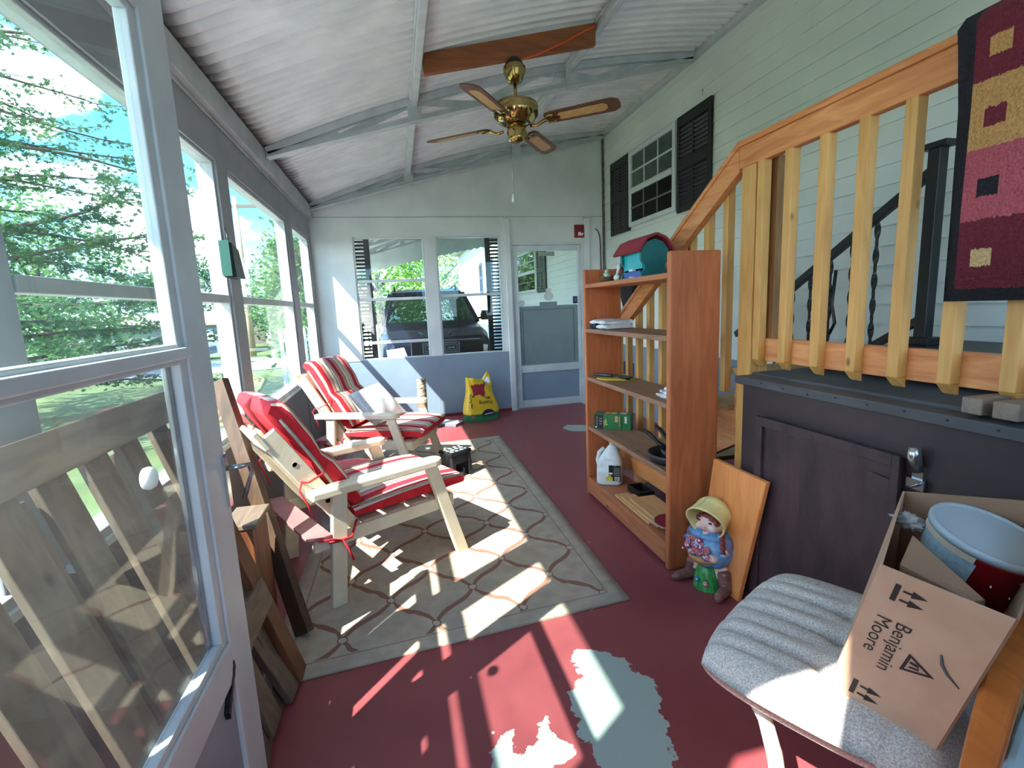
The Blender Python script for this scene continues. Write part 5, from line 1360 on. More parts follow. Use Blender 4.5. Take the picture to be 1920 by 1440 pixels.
def make_cushion(label):
    t_ = thing('chair_cushion', label, 'cushion', (CA[0], CA[1], 0), math.radians(90-CA[2]), 'striped chair cushions', local=True)
    sp = pad('seat_pad', [(0.425,0.385),(0.40,0.388),(0.30,0.392),(0.18,0.394),(0.05,0.392),(-0.08,0.388),(-0.20,0.386)], 0.082, t_)
    bpth = [(-0.165,0.428),(-0.195,0.462),(-0.25,0.545),(-0.30,0.628),(-0.335,0.682),(-0.385,0.762),(-0.425,0.83),(-0.455,0.880),(-0.478,0.912),(-0.505,0.925)]
    bk_ = pad('back_pad', bpth, 0.105, t_, yw=0.255, tuft=(4,))
    for o, zz in ((sp, 0.41), ):
        c = MB()
        for s in (-1, 1): c.tube([(0.42, 0.278*s, 0.405), (0.2, 0.282*s, 0.425), (-0.18, 0.282*s, 0.42)], 0.007, 6)
        for s in (-1, 1):
            c1 = MB(); c1.tube([(0.425, 0.272*s, 0.412), (0.2, 0.279*s, 0.432), (-0.18, 0.279*s, 0.424)], 0.007, 6); put('piping', c1, M_piping, o)
    for s in (-1, 1):
        c = MB(); c.tube([(-0.215, 0.250*s, 0.42), (-0.345, 0.258*s, 0.67), (-0.47, 0.252*s, 0.88)], 0.008, 6); put('piping', c, M_piping, bk_)
        c = MB(); c.tube([(-0.30, 0.262*s, 0.66), (-0.33, 0.292*s, 0.62), (-0.395, 0.29*s, 0.595), (-0.43, 0.26*s, 0.60)], 0.0045, 6)
        k_ = put('tie', c, M_redfab, bk_)
        c = MB(); c.tube([(-0.42, 0.28*s, 0.60), (-0.44, 0.30*s, 0.57), (-0.41, 0.30*s, 0.50), (-0.40, 0.295*s, 0.44)], 0.004, 6); put('tie_end', c, M_redfab, k_)
        c = MB(); c.tube([(-0.20, 0.285*s, 0.36), (-0.25, 0.334*s, 0.31), (-0.305, 0.336*s, 0.312), (-0.352, 0.334*s, 0.318)], 0.006, 6); k_ = put('tie', c, M_redfab, sp)
        c = MB(); c.tube([(-0.295, 0.338*s, 0.312), (-0.270, 0.343*s, 0.26), (-0.255, 0.345*s, 0.205)], 0.005, 6); put('tie_end', c, M_redfab, k_)
        c = MB(); c.tube([(-0.30, 0.338*s, 0.312), (-0.345, 0.345*s, 0.335), (-0.40, 0.348*s, 0.345)], 0.005, 6); put('tie_end', c, M_redfab, k_)
    return t_
cuA = make_cushion('red, white and tan striped cushion tied onto the nearer garden chair')
cuB = copy_tree(cuA); cuB.location = (CB[0], CB[1], 0.0); cuB.rotation_euler = (0, 0, math.radians(90-CB[2])); cuB['label'] = 'red, white and tan striped cushion on the farther garden chair behind the white pillow'
# white pillow on the farther chair
aB = math.radians(CB[2]); fB = Vector((math.sin(aB), math.cos(aB), 0)); lB = Vector((-math.cos(aB), math.sin(aB), 0)); OB = Vector((CB[0], CB[1], 0))
def lb_(x, y, z): return OB+fB*x+lB*y+Vector((0, 0, z))
pc4 = [lb_(-0.165,-0.25,0.69), lb_(-0.17,0.30,0.70), lb_(0.07,0.245,0.44), lb_(0.05,-0.285,0.455)]
pn_ = (pc4[1]-pc4[0]).cross(pc4[3]-pc4[0]).normalized()
if pn_.dot(fB) < 0: pn_ = -pn_
c = MB()
def pilf(sg):
    def fn(u, v):
        a = pc4[0].lerp(pc4[1], u); b = pc4[3].lerp(pc4[2], u); q = a.lerp(b, v)
        k = (max(0, 16*u*(1-u)*v*(1-v)))**0.42
        pin = 0.035*(1-abs(2*u-1)**2)*(1 if abs(v-0.5) > 0.49 else 0)
        return q+pn_*(0.055*k*sg+0.004*math.sin(13*u+5*v)*k)
    return fn
c.grid(pilf(1), 20, 20); c.grid(pilf(-1), 20, 20)
tag(put('throw_pillow', c, pm('pillow_white', S(232,233,238), S(206,209,218), 26, 0.9, bump=0.2), weld=True), 'white throw pillow with faint grey pattern leaning on the farther chair', 'pillow')

# ================================================================== between and beyond the chairs
tb = thing('plastic_tub', 'magenta plastic tub on the floor between the two garden chairs', 'tub', (-0.40, 3.33, 0))
M_mag = pm('magenta_plastic', S(190,36,92), S(170,28,80), 5, 0.35)
c = MB(); c.lathe([(0.155,0.001),(0.16,0.004),(0.185,0.27),(0.187,0.285),(0.182,0.285),(0.155,0.012),(0.001,0.010)], (-0.40,3.33,0), n=40); put('body', c, M_mag, tb)
c = MB(); c.lathe([(0.186,0.270),(0.200,0.272),(0.202,0.288),(0.186,0.290)], (-0.40,3.33,0), n=40); put('rim', c, M_mag, tb)
sa = math.radians(32); su = Vector((math.cos(sa), math.sin(sa), 0)); sv = Vector((-su.y, su.x, 0)); so = Vector((0.365, 3.74, 0))
sl = thing('step_stool', 'small black step stool with pale dots on its top, on the rug', 'stool', so)
M_stool = pm('black_stool', S(34,36,40), S(24,26,30), 10, 0.4)
def sp3(a, b, z): return so+su*a+sv*b+Vector((0,0,z))
c = MB(); c.hexa([sp3(-0.105,-0.08,0.193),sp3(0.105,-0.08,0.193),sp3(0.105,0.08,0.193),sp3(-0.105,0.08,0.193),sp3(-0.10,-0.075,0.218),sp3(0.10,-0.075,0.218),sp3(0.10,0.075,0.218),sp3(-0.10,0.075,0.218)]); put('top', c, M_stool, sl, bevel=0.004)
for s in (-1, 1):
    c = MB(); c.prism([(-0.095,0.009),(-0.03,0.009),(-0.024,0.05),(0.024,0.05),(0.03,0.009),(0.095,0.009),(0.075,0.193),(-0.075,0.193)], sp3(0,0,0)+su*(0.08*s-0.012), sv, (0,0,1), su, 0.024); put('side', c, M_stool, sl)
c = MB(); c.hexa([sp3(-0.07,-0.07,0.12),sp3(0.07,-0.07,0.12),sp3(0.07,-0.06,0.12),sp3(-0.07,-0.06,0.12),sp3(-0.07,-0.07,0.19),sp3(0.07,-0.07,0.19),sp3(0.07,-0.06,0.19),sp3(-0.07,-0.06,0.19)])
put('apron', c, M_stool, sl)
random.seed(4)
dm = pm('dot_grey', S(176,182,184), S(150,158,160), 20, 0.6)
for (a, b, r_) in ((-0.065,-0.045,0.018),(-0.02,-0.05,0.017),(0.03,-0.045,0.018),(0.072,-0.04,0.014),(-0.07,0.0,0.016),(-0.028,-0.005,0.02),(0.02,0.004,0.017),(0.066,0.006,0.018),(-0.062,0.046,0.017),(-0.015,0.045,0.019),(0.035,0.048,0.017),(0.078,0.048,0.012)):
    c = MB(); c.lathe([(0.001,0),(r_,0),(r_,0.0012),(0.001,0.0012)], sp3(a,b,0.218), n=16); put('dot', c, dm, sl)
c = MB(); lx, ly = 0.205, 5.33
prof = [(0.050,0.001),(0.052,0.02),(0.048,0.2),(0.050,0.4),(0.049,0.568),(0.047,0.574)]
c.lathe(prof+[(0.02,0.576),(0.001,0.576)], (lx,ly,0), n=24, ms=[0,0,0,0,0,1,1,1,1])
tag(put('birch_log', c, [pm('birch_bark', S(196,186,160), S(84,72,56), 26, 0.9, bump=0.4, stretch=(1,1,2.2)), pm('cut_wood', S(216,204,180), S(190,172,140), 20, 0.8)]), 'upright birch log standing behind the farther garden chair', 'log')
c = MB(); pa = Vector((0.50, 5.50, 0)); pu = Vector((0.80, -0.6, 0)); pv = Vector((0.6, 0.80, 0))
c.prism([(-0.13,-0.09),(0.13,-0.09),(0.13,0.09),(-0.13,0.09)], pa+Vector((0,0,0.001)), pu, pv, (0,0,1), 0.034, 0, 1)
tag(put('paper_stack', c, [pm('paper_white', S(222,226,232), S(200,206,214), 30, 0.8), pm('paper_edge', S(120,124,136), S(98,102,114), 60, 0.8, stretch=(1,1,8))], bevel=0.003), 'low stack of papers on the floor left of the yellow soil bag', 'papers')
# potting mix bag, standing upside down against the wall
sb = thing('soil_bag', 'yellow and green potting mix bag slumped against the far wall', 'bag', (0.86, 5.72, 0))
ba = math.radians(14); bu_ = Vector((math.cos(ba), math.sin(ba), 0)); bn_ = Vector((math.sin(ba), -math.cos(ba), 0)); bo_ = Vector((0.875, 5.70, 0))
def bagf(u, v):
    a = 2*PI*u; h = 0.50*v
    w = 0.205*(1-0.30*v**1.5)+0.012*math.sin(7*v); d = 0.125*(1-0.62*v)+0.008*math.sin(9*v+3*a)
    ca, sa_ = math.cos(a), math.sin(a)
    x = math.copysign(abs(ca)**0.55, ca)*w; y = math.copysign(abs(sa_)**0.55, sa_)*d
    cr_ = 0.010*math.sin(5*a+11*v)*v
    lean = 0.10*v
    top = (0.055*math.sin(2*a+0.6)+0.03*math.sin(3*a)-0.03)*max(0, v-0.8)/0.2
    return bo_+bu_*(x*(1+cr_)+0.02*v)+bn_*(-y*1.0+cr_-lean+0.06)+Vector((0,0,0.002+h+top))
m, n, l, p = newmat('soil_bag_print'); p.inputs['Roughness'].default_value = 0.35
t = n.new('ShaderNodeTexCoord'); sp_ = n.new('ShaderNodeSeparateXYZ'); l.new(t.outputs['Object'], sp_.inputs[0])
r = n.new('ShaderNodeValToRGB'); r.color_ramp.interpolation = 'CONSTANT'; r.color_ramp.elements[0].color = S(16,110,60); r.color_ramp.elements[1].position = 0.165; r.color_ramp.elements[1].color = S(236,196,38)
mz = n.new('ShaderNodeMath'); mz.operation = 'DIVIDE'; mz.inputs[1].default_value = 0.5; l.new(sp_.outputs['Z'], mz.inputs[0]); l.new(mz.outputs[0], r.inputs[0])
nz = n.new('ShaderNodeTexNoise'); nz.inputs['Scale'].default_value = 9; l.new(t.outputs['Object'], nz.inputs['Vector'])
def rng_mask(src, a, b):
    q1 = n.new('ShaderNodeMath'); q1.operation = 'GREATER_THAN'; q1.inputs[1].default_value = a; l.new(src, q1.inputs[0])
    q2 = n.new('ShaderNodeMath'); q2.operation = 'LESS_THAN'; q2.inputs[1].default_value = b; l.new(src, q2.inputs[0])
    q3 = n.new('ShaderNodeMath'); q3.operation = 'MULTIPLY'; l.new(q1.outputs[0], q3.inputs[0]); l.new(q2.outputs[0], q3.inputs[1]); return q3.outputs[0]
zj = n.new('ShaderNodeMath'); zj.operation = 'MULTIPLY_ADD'; zj.inputs[1].default_value = 0.16; l.new(nz.outputs['Fac'], zj.inputs[0]); l.new(sp_.outputs['Z'], zj.inputs[2])
xj = n.new('ShaderNodeMath'); xj.operation = 'MULTIPLY_ADD'; xj.inputs[1].default_value = 0.12; l.new(nz.outputs['Fac'], xj.inputs[0]); l.new(sp_.outputs['X'], xj.inputs[2])
mk = n.new('ShaderNodeMath'); mk.operation = 'MULTIPLY'; l.new(rng_mask(zj.outputs[0], 0.36, 0.50), mk.inputs[0]); l.new(rng_mask(xj.outputs[0], -0.01, 0.15), mk.inputs[1])
mx = n.new('ShaderNodeMixRGB'); l.new(mk.outputs[0], mx.inputs[0]); l.new(r.outputs[0], mx.inputs[1]); mx.inputs[2].default_value = S(150,26,50)
l.new(mx.outputs[0], p.inputs['Base Color'])
bp_ = n.new('ShaderNodeBump'); bp_.inputs['Strength'].default_value = 0.5; bp_.inputs['Distance'].default_value = 0.03; n2 = n.new('ShaderNodeTexNoise'); n2.inputs['Scale'].default_value = 14; l.new(t.outputs['Object'], n2.inputs['Vector']); l.new(n2.outputs['Fac'], bp_.inputs['Height']); l.new(bp_.outputs[0], p.inputs['Normal'])
c = MB(); c.grid(bagf, 48, 24); put('sack', c, m, sb)
c = MB()
def insf(u, v):
    a = 2*PI*u; q = bagf(u, 0.93-0.10*v); cen = bo_+bu_*0.02+bn_*(-0.06)+Vector((0,0,0.47-0.12*v)); return cen.lerp(Vector(q), 0.93-0.5*v)
c.grid(insf, 32, 6); put('white_lining', c, M_whitefab, sb)
def onbag(x, z, d=0.004):
    v = z/0.5; dd = 0.125*(1-0.62*v)+0.006; return bo_+bu_*(x+0.02*v)+bn_*(dd-0.10*v+0.06+d)+Vector((0,0,z))
def bagtext(body, size, x, z, rot):
    slope = (onbag(0, 0.25)-onbag(0, 0.15)).normalized()
    u, v = bu_, slope
    if rot == 180: u, v = -u, -v
    if rot == 90: u, v = -slope, bu_
    return text_mb(body, size, onbag(x, z), u, v, 0.002, bold=0.0008)
q = bagtext('Potting', 0.058, 0.03, 0.205, 180); merge(q, bagtext('Mix', 0.046, 0.06, 0.255, 180)); 
put('lettering', q, pm('bag_ink', S(30,34,24), None, 9, 0.4), sb)
q = bagtext('Potting Mix', 0.036, -0.150, 0.235, 90); put('side_lettering', q, pm('bag_ink2', S(60,56,26), None, 9, 0.4), sb)
c = MB(); pl = [(0.085*math.cos(PI*i/16), 0.075*math.sin(PI*i/16)) for i in range(17)]
sl_ = (onbag(0, 0.2)-onbag(0, 0.05)).normalized()
c.prism(pl, onbag(0.045, 0.06, 0.006), bu_, sl_, bn_, 0.003); put('logo', c, pm('logo_navy', S(24,28,44), None, 9, 0.4), sb)
c = MB(); c.prism([(-0.055,0.012),(0.06,0.022),(0.06,0.032),(-0.055,0.022)], onbag(0.045, 0.06, 0.0095), bu_, sl_, bn_, 0.001); put('logo_stroke', c, M_white, sb)
c = MB(); c.prism([(-0.016,0.0),(0.016,0.0),(0.016,0.05),(-0.016,0.05)], onbag(-0.155, 0.045, 0.004), bu_, sl_, bn_, 0.002); put('side_mark', c, pm('bag_maroon', S(130,40,44), S(190,120,90), 120, 0.5), sb)

# ================================================================== slatted wooden panel and planks against the left wall
pt = thing('slatted_panel', 'old slatted wooden panel leaning behind the open storm door', 'pallet', (-0.60, 1.15, 0))
pb0 = Vector((-0.47, 0, 0.0)); pup = Vector((-0.31, 0, 1.06)).normalized(); pno = Vector((1.06, 0, 0.31)).normalized()
def pp3(y, s, d=0.0): return pb0+Vector((0, y, 0))+pup*s+pno*d
def pboard(y0, y1, s0, s1, d0, d1, mat, name='slat', bev=0.003):
    c = MB(); c.hexa([pp3(y0,s0,d0),pp3(y1,s0,d0),pp3(y1,s0,d1),pp3(y0,s0,d1),pp3(y0,s1,d0),pp3(y1,s1,d0),pp3(y1,s1,d1),pp3(y0,s1,d1)])
    return put(name, c, mat, pt, bevel=bev)
ylist = [0.42, 0.565, 0.70, 0.86, 1.00, 1.15, 1.31, 1.46, 1.64]
for i, y in enumerate(ylist):
    pboard(y, y+0.098, 0.02+0.01*(i % 3), 1.07, 0.0, 0.018, M_oldwood)
pboard(0.38, 1.80, 1.02, 1.115, 0.018, 0.055, M_oldwoody, 'top_rail')
pboard(0.38, 1.78, 0.30, 0.40, 0.018, 0.05, M_oldwoody, 'lower_rail')
pboard(0.38, 1.70, 0.0, 0.09, -0.045, -0.002, M_oldwoody, 'bottom_rail')
pboard(1.70, 1.795, 0.0, 1.0, 0.018, 0.045, M_brownwood, 'end_stile')
for y in (0.62, 1.10, 1.52): pboard(y, y+0.04, 0.10, 1.0, -0.05, -0.002, M_oldwood, 'back_stringer')
c = MB(); c.beam((-0.465, 1.985, 0.02), (-0.775, 2.36, 1.035), 0.036, 0.076, up=(0.8, -0.5, 0))
tag(put('tall_plank', c, wood('dark_brown_plank', S(88,64,46), S(58,42,32), 'z', dark=S(24,16,12)), bevel=0.004), 'long dark brown two by four leaning against the left windows behind the door', 'plank')
c = MB(); c.prism([(0,0),(0.095,0.01),(0.16,0.46),(0.07,0.47)], (-0.455, 1.70, 0.004), (0,-1,0), Vector((-0.30,0.1,0.75)).normalized(), Vector((0.9,0,0.3)).normalized(), 0.022)
tag(put('short_plank', c, M_oldwood, bevel=0.003), 'short weathered plank with slanted end standing by the slatted panel', 'plank')
c = MB(); c.bx(-0.66, -0.56, 1.83, 2.02, 0.0, 0.555)
c.bx(-0.665, -0.545, 1.825, 2.025, 0.555, 0.575, 1)
tag(put('wood_crate', c, [M_brownwood, M_oldwoody], bevel=0.004), 'narrow brown wooden box on end between slatted panel and tall plank', 'crate')

# ================================================================== low chair with grey cushion, carton and paint bucket
U_ = Vector((0.873, 0.488, 0)); V_ = Vector((0.488, -0.873, 0)); Q0 = Vector((0.640, 0.985, 0))
def q3(u, v, z): return Q0+U_*u+V_*v+Vector((0,0,z))
gch = thing('low_chair', 'low wooden chair with bent cream legs beside the landing box', 'chair', tuple(q3(0.27,0.25,0)))
c = MB(); c.hexa([q3(0.09,0.08,0.315),q3(0.50,0.08,0.315),q3(0.50,0.46,0.315),q3(0.09,0.46,0.315),q3(0.09,0.08,0.348),q3(0.50,0.08,0.348),q3(0.50,0.46,0.348),q3(0.09,0.46,0.348)]); put('seat_frame', c, wood('honey_wood', S(206,128,66), S(182,104,48), 'x', knots=False, rough=0.35), gch, bevel=0.006)
M_bent = pm('cream_bentwood', S(226,214,196), S(206,190,168), 14, 0.4)
for (uu, vs_) in ((0.10, 1), (0.50, 1)):
    for v0 in (0.18, 0.46):
        c = MB(); pts = [q3(uu, v0-0.06, 0.318), q3(uu-0.025, v0-0.02, 0.30), q3(uu-0.045, v0+0.01, 0.24), q3(uu-0.05, v0+0.03, 0.14), q3(uu-0.05, v0+0.035, 0.016)]
        c.tube(pts, [0.014,0.017,0.018,0.018,0.017], 12); put('leg', c, M_bent, gch)
for v0 in (0.13,):
    c = MB(); c.tube([q3(0.05, 0.235, 0.10), q3(0.04, 0.245, 0.20), q3(0.045, 0.29, 0.25), q3(0.05, 0.37, 0.262), q3(0.05, 0.45, 0.24)], 0.014, 10); put('bent_brace', c, M_bent, gch)
honey = wood('honey_arm', S(214,126,60), S(190,102,44), 'y', knots=False, rough=0.3)
c = MB()
A0, A1 = q3(-0.15, 0.525, 0.585), q3(0.62, 0.565, 0.62)
def armf(t): return A0.lerp(A1, t)+Vector((0,0,0.02*math.sin(PI*t)))
sec = []
for i in range(13):
    t_ = i/12; q = armf(t_); w_ = 0.026*(0.75+0.25*math.sin(PI*min(1, t_*1.2)))
    sec.append([q+V_*a_*w_+Vector((0,0,b_*0.013)) for a_, b_ in ((-1,-0.6),(1,-0.6),(1,0.6),(0.7,1),(-0.7,1),(-1,0.6))])
for q in sec: c.v += [tuple(p_) for p_ in q]
for i in range(12):
    for j in range(6): c.f.append((i*6+j, i*6+(j+1) % 6, (i+1)*6+(j+1) % 6, (i+1)*6+j)); c.m.append(0); c.sm.append(False)
c.f.append(tuple(range(6))[::-1]); c.f.append(tuple(range(72, 78))); c.m += [0, 0]; c.sm += [False, False]
put('arm', c, honey, gch, bevel=0.006)
for uu in (0.0, 0.48):
    c = MB(); c.beam(q3(uu, 0.51, 0.0), q3(uu, 0.535, 0.575), 0.03, 0.05, up=U_); put('arm_post', c, honey, gch, bevel=0.004)
c = MB(); c.beam(q3(-0.06, 0.545, 0.462), q3(0.60, 0.575, 0.475), 0.022, 0.03); put('side_rail', c, wood('pale_rail', S(236,206,150), S(214,180,120), 'y', knots=False, rough=0.3), gch, bevel=0.004)
# cushion
m, n, l, p = newmat('grey_tweed'); p.inputs['Roughness'].default_value = 0.95
t = n.new('ShaderNodeTexCoord'); n1 = n.new('ShaderNodeTexNoise'); n1.inputs['Scale'].default_value = 260; n1.inputs['Detail'].default_value = 2; l.new(t.outputs['Object'], n1.inputs['Vector'])
r = n.new('ShaderNodeValToRGB'); r.color_ramp.elements[0].position = 0.32; r.color_ramp.elements[1].position = 0.68; r.color_ramp.elements[0].color = S(160,158,156); r.color_ramp.elements[1].color = S(218,215,211); l.new(n1.outputs['Fac'], r.inputs[0]); l.new(r.outputs[0], p.inputs['Base Color'])
bb_ = n.new('ShaderNodeBump'); bb_.inputs['Strength'].default_value = 0.5; bb_.inputs['Distance'].default_value = 0.004; l.new(n1.outputs['Fac'], bb_.inputs['Height']); l.new(bb_.outputs[0], p.inputs['Normal'])
M_tweed = m
gcu = thing('grey_cushion', 'light grey tufted tweed seat cushion on the low chair', 'cushion', tuple(q3(0.27,0.25,0.345)))
c = MB()
tufts = [(0.13, 0.27), (0.255, 0.265), (0.38, 0.255)]
def cush(sg):
    def fn(u, v):
        a_, b_ = 2*u-1, 2*v-1; kq = 1-0.115*(a_*a_*b_*b_)**1.2; uu, vv = 0.2775+0.2875*a_*kq, 0.25+0.255*b_*kq
        e_ = (max(0, 1-abs(2*u-1)**6))**0.5*(max(0, 1-abs(2*v-1)**6))**0.5
        h = 0.055*e_
        if sg > 0:
            h = 0.070*e_
            for tu, tv in tufts:
                du = abs(uu-(tu-0.0*(vv))); fall = max(0, min(1, (tv+0.01-vv)/tv)) if vv < tv+0.01 else 0
                depth = 0.042*(1-fall)**0.6 if vv < tv+0.01 else 0
                h -= depth*math.exp(-(du/0.011)**2)*e_
                d2 = math.hypot(uu-tu, (vv-tv)); h -= 0.034*math.exp(-(d2/0.024)**2)
            for tu in (0.07, 0.19, 0.315, 0.44):
                if vv < 0.24: h -= 0.012*math.exp(-((uu-tu)/0.010)**2)*max(0, min(1, (0.24-vv)/0.12))*e_
            h += 0.006*math.sin(uu*50)*max(0, 1-vv/0.25)*e_*0.5
            if vv > 0.27: h -= 0.006*math.exp(-((vv-0.40)/0.008)**2)
        rad = 0.02*(1-e_)
        return q3(uu, vv, 0.402+h if sg > 0 else 0.402-h)
    return fn
c.grid(cush(1), 70, 60); c.grid(cush(-1), 70, 60)
put('pad', c, M_tweed, gcu, weld=True)
for tu, tv in tufts:
    cc_ = MB(); cc_.ell(q3(tu, tv, 0.444), (0.009, 0.009, 0.005), 12, 8); put('button', cc_, M_tweed, gcu)
# carton lying on its side on the cushion
P0, P1, P2, P3 = [Vector(v) for v in ((0.845,0.77,0.468), (0.919,0.609,0.450), (0.921,0.518,0.775), (0.847,0.679,0.795))]
nb_ = Vector((0.909, 0.404, 0.108))
B3 = Vector((1.262, 0.969, 0.776)); B0 = Vector((1.25, 0.972, 0.475)); B1 = P1+nb_*0.49; B2 = P2+nb_*0.49
cb = thing('cardboard_carton', 'open cardboard carton with black printing tilted on the grey cushion', 'box', tuple((P0+P1+B0+B1)/4))
def sheet4(a, b, c_, d, th=0.004):
    nn = (b-a).cross(d-a).normalized()*th; q = MB(); q.hexa([a, b, c_, d, a+nn, b+nn, c_+nn, d+nn]); return q
put('front_side', sheet4(P0, P1, P2, P3), M_card, cb)
put('left_side', sheet4(P0, P3, B3, B0), M_card, cb)
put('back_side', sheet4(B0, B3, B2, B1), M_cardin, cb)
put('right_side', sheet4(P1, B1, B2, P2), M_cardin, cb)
put('bottom_side', sheet4(P0, B0, B1, P1), M_card, cb)
eu = (P2-P3).normalized(); ev = (P3-P0).normalized(); en = eu.cross(ev).normalized()
if en.x > 0: en = -en
fo = P0+en*0.0008
W_f, H_f = (P1-P0).length, (P3-P0).length
def fp(a, b): return P0.lerp(P1, a).lerp(P3.lerp(P2, a), b)+en*0.0052
uA, uB = fp(0.9, 0.5)-fp(0.1, 0.5), fp(0.5, 0.1)-fp(0.5, 0.9)
uA.normalize(); uB.normalize()
# the printing reads down the face: its "up" points along the bottom edge
prt = MB(); put('lettering', text_mb('Benjamin', 0.034, fp(0.355, 0.515), uB, uA, 0.0, bold=0.0), M_ink, cb); put('lettering', text_mb('Moore', 0.034, fp(0.185, 0.555), uB, uA, 0.0, bold=0.0), M_ink, cb)
def ppoly(pts, mb):
    k = len(mb.v); mb.v += [tuple(fp(*q)) for q in pts]; mb.f.append(tuple(range(k, k+len(pts)))); mb.m.append(0); mb.sm.append(False)
def tri_logo(mb):
    # outlined triangle with two strokes inside
    T = [(0.47, 0.40), (0.49, 0.535), (0.74, 0.45)]
    cx = sum(q[0] for q in T)/3; cz = sum(q[1] for q in T)/3
    I = [(cx+(q[0]-cx)*0.66, cz+(q[1]-cz)*0.66) for q in T]
    for i in range(3):
        j = (i+1) % 3; ppoly([T[i], T[j], I[j], I[i]], mb)
    ppoly([(0.53,0.44),(0.53,0.453),(0.61,0.463),(0.61,0.448)], mb); ppoly([(0.52,0.472),(0.525,0.488),(0.59,0.485),(0.61,0.465)], mb)
tri_logo(prt); put('logo', prt, M_ink, cb)
for (a0, b0) in ((0.16, 0.90), (0.17, 0.14)):
    prt = MB()
    ppoly([(a0, b0-0.085), (a0+0.05, b0-0.085), (a0+0.05, b0+0.03), (a0, b0+0.03)], prt)
    for db in (0.0, -0.062):
        bb0 = b0+db
        ppoly([(a0+0.075, bb0-0.007), (a0+0.16, bb0-0.007), (a0+0.16, bb0+0.007), (a0+0.075, bb0+0.007)], prt)
        ppoly([(a0+0.15, bb0-0.024), (a0+0.28, bb0), (a0+0.15, bb0+0.024)], prt)
    put('arrow_mark', prt, M_ink, cb)
c = MB(); c.tube([fp(0.70, 0.62), fp(0.735, 0.565), fp(0.80, 0.52), fp(0.86, 0.495), fp(0.92,0.47)], [0.002,0.003,0.0026,0.0018,0.001], 5)
put('cut_line', c, pm('cut_dark', S(96,96,96), None, 9, 0.8), cb)
# folded cardboard insert and crumpled foil inside
tq = [Vector(q) for q in ((0.915,0.700,0.772), (1.01,0.752,0.794), (0.985,0.600,0.745), (0.938,0.592,0.757))]
c = MB(); c.hexa([q-Vector((0,0,0.16)) for q in tq]+tq)
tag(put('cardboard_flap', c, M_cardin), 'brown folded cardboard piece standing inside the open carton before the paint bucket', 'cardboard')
c = MB(); random.seed(21)
fc = Vector((1.155, 0.872, 0.752))
def foil(u, v):
    a = 2*PI*u; b = PI*v; k = 1+0.25*math.sin(5*a+7*b)+0.18*math.sin(9*a-4*b)
    return fc+Vector((0.022*math.sin(b)*math.cos(a)*k, 0.034*math.sin(b)*math.sin(a)*k, 0.016*math.cos(b)*k))
c.grid(foil, 26, 14)
tag(put('plastic_wrap', c, pm('clear_wrap', S(178,186,190), S(140,148,154), 40, 0.25)), 'crumpled clear plastic wrap inside the carton behind the cardboard flap', 'plastic')
bk = thing('paint_bucket', 'dark red paint bucket with pale grey lid standing in the carton', 'bucket', (1.196, 0.80, 0.58))
ax = Vector((0.073, -0.298, 0.952)).normalized(); lc = Vector((1.211, 0.742, 0.770))
c = MB(); c.lathe([(0.084,-0.185),(0.087,-0.18),(0.099,-0.022),(0.1025,-0.02),(0.1025,-0.014),(0.099,-0.010)], lc, ax, 48); put('body', c, pm('bucket_red', S(160,24,38), S(140,20,34), 6, 0.35), bk)
c = MB(); c.lathe([(0.1055,-0.014),(0.1065,-0.004),(0.104,0.003),(0.098,0.003),(0.096,-0.001),(0.001,-0.001)], lc, ax, 56); c.sm[-58:] = [False]*58; put('lid', c, pm('lid_grey', S(172,188,196), S(160,176,186), 4, 0.4), bk)
# paper label on the bucket's left
t_ang = []
aa = ax.orthogonal().normalized(); ab = ax.cross(aa)
def bpt(dirv, r_, h):
    d_ = (dirv-ax*dirv.dot(ax)).normalized(); return lc+d_*r_+ax*h
c = MB(); base_d = Vector((-0.80, 0.30, 0))
for (h0, h1, a0, a1, m_) in ((-0.10,-0.032,-42,48,0),(-0.10,-0.075,-42,20,1),(-0.084,-0.070,-25,18,2),(-0.030,-0.016,-40,45,3)):
    K = 14; k = len(c.v)
    for i in range(K+1):
        d_ = Matrix.Rotation(math.radians(a0+(a1-a0)*i/K), 3, ax) @ base_d
        for h in (h0, h1):
            rr_ = 0.099+(h+0.022)*0.075+0.0008+0.0004*m_
            if m_ == 3: rr_ = 0.1032
            c.v.append(tuple(bpt(d_, rr_, h)))
    for i in range(K): c.f.append((k+2*i, k+2*i+2, k+2*i+3, k+2*i+1)); c.m.append(m_); c.sm.append(True)
put('label', c, [pm('label_paleblue', S(176,210,230), S(150,186,212), 90, 0.5), pm('label_ink', S(40,44,54), S(120,126,120), 160, 0.5), pm('label_gold', S(214,186,60), None, 9, 0.5), pm('label_tape', S(206,196,172), None, 9, 0.6)], bk)
c = MB(); random.seed(31)
for i in range(9):
    d_ = Matrix.Rotation(math.radians(random.uniform(-10, 110)), 3, ax) @ Vector((-0.5, -0.85, 0)); c.ell(bpt(d_, 0.099-0.003*random.random(), -random.uniform(0.03, 0.12)), (0.002,0.002,0.003), 6, 5)
put('drip', c, M_whitefab, bk); 
for o in bk.children:
    if o.name.startswith('drip'): o['kind'] = 'stuff'
# pale blue folded tarpaulin at the right edge
c = MB()
r0, r1 = Vector((0.795, 0.452, 0)), Vector((1.10, 0.585, 0)); rn = Vector((0.40, -0.92, 0))
c.hexa([r0+Vector((0,0,0.0)), r1, r1+rn*0.09, r0+rn*0.09, r0+Vector((0,0,0.55)), r1+Vector((0,0,0.585)), r1+rn*0.09+Vector((0,0,0.585)), r0+rn*0.09+Vector((0,0,0.55))])
tag(put('folded_tarp', c, pm('pale_blue_tarp', S(166,206,226), S(96,108,120), 7, 0.5, lo=0.54, hi=0.58), bevel=0.012), 'pale blue folded tarpaulin with grey blotches beside the low chair arm', 'tarp')

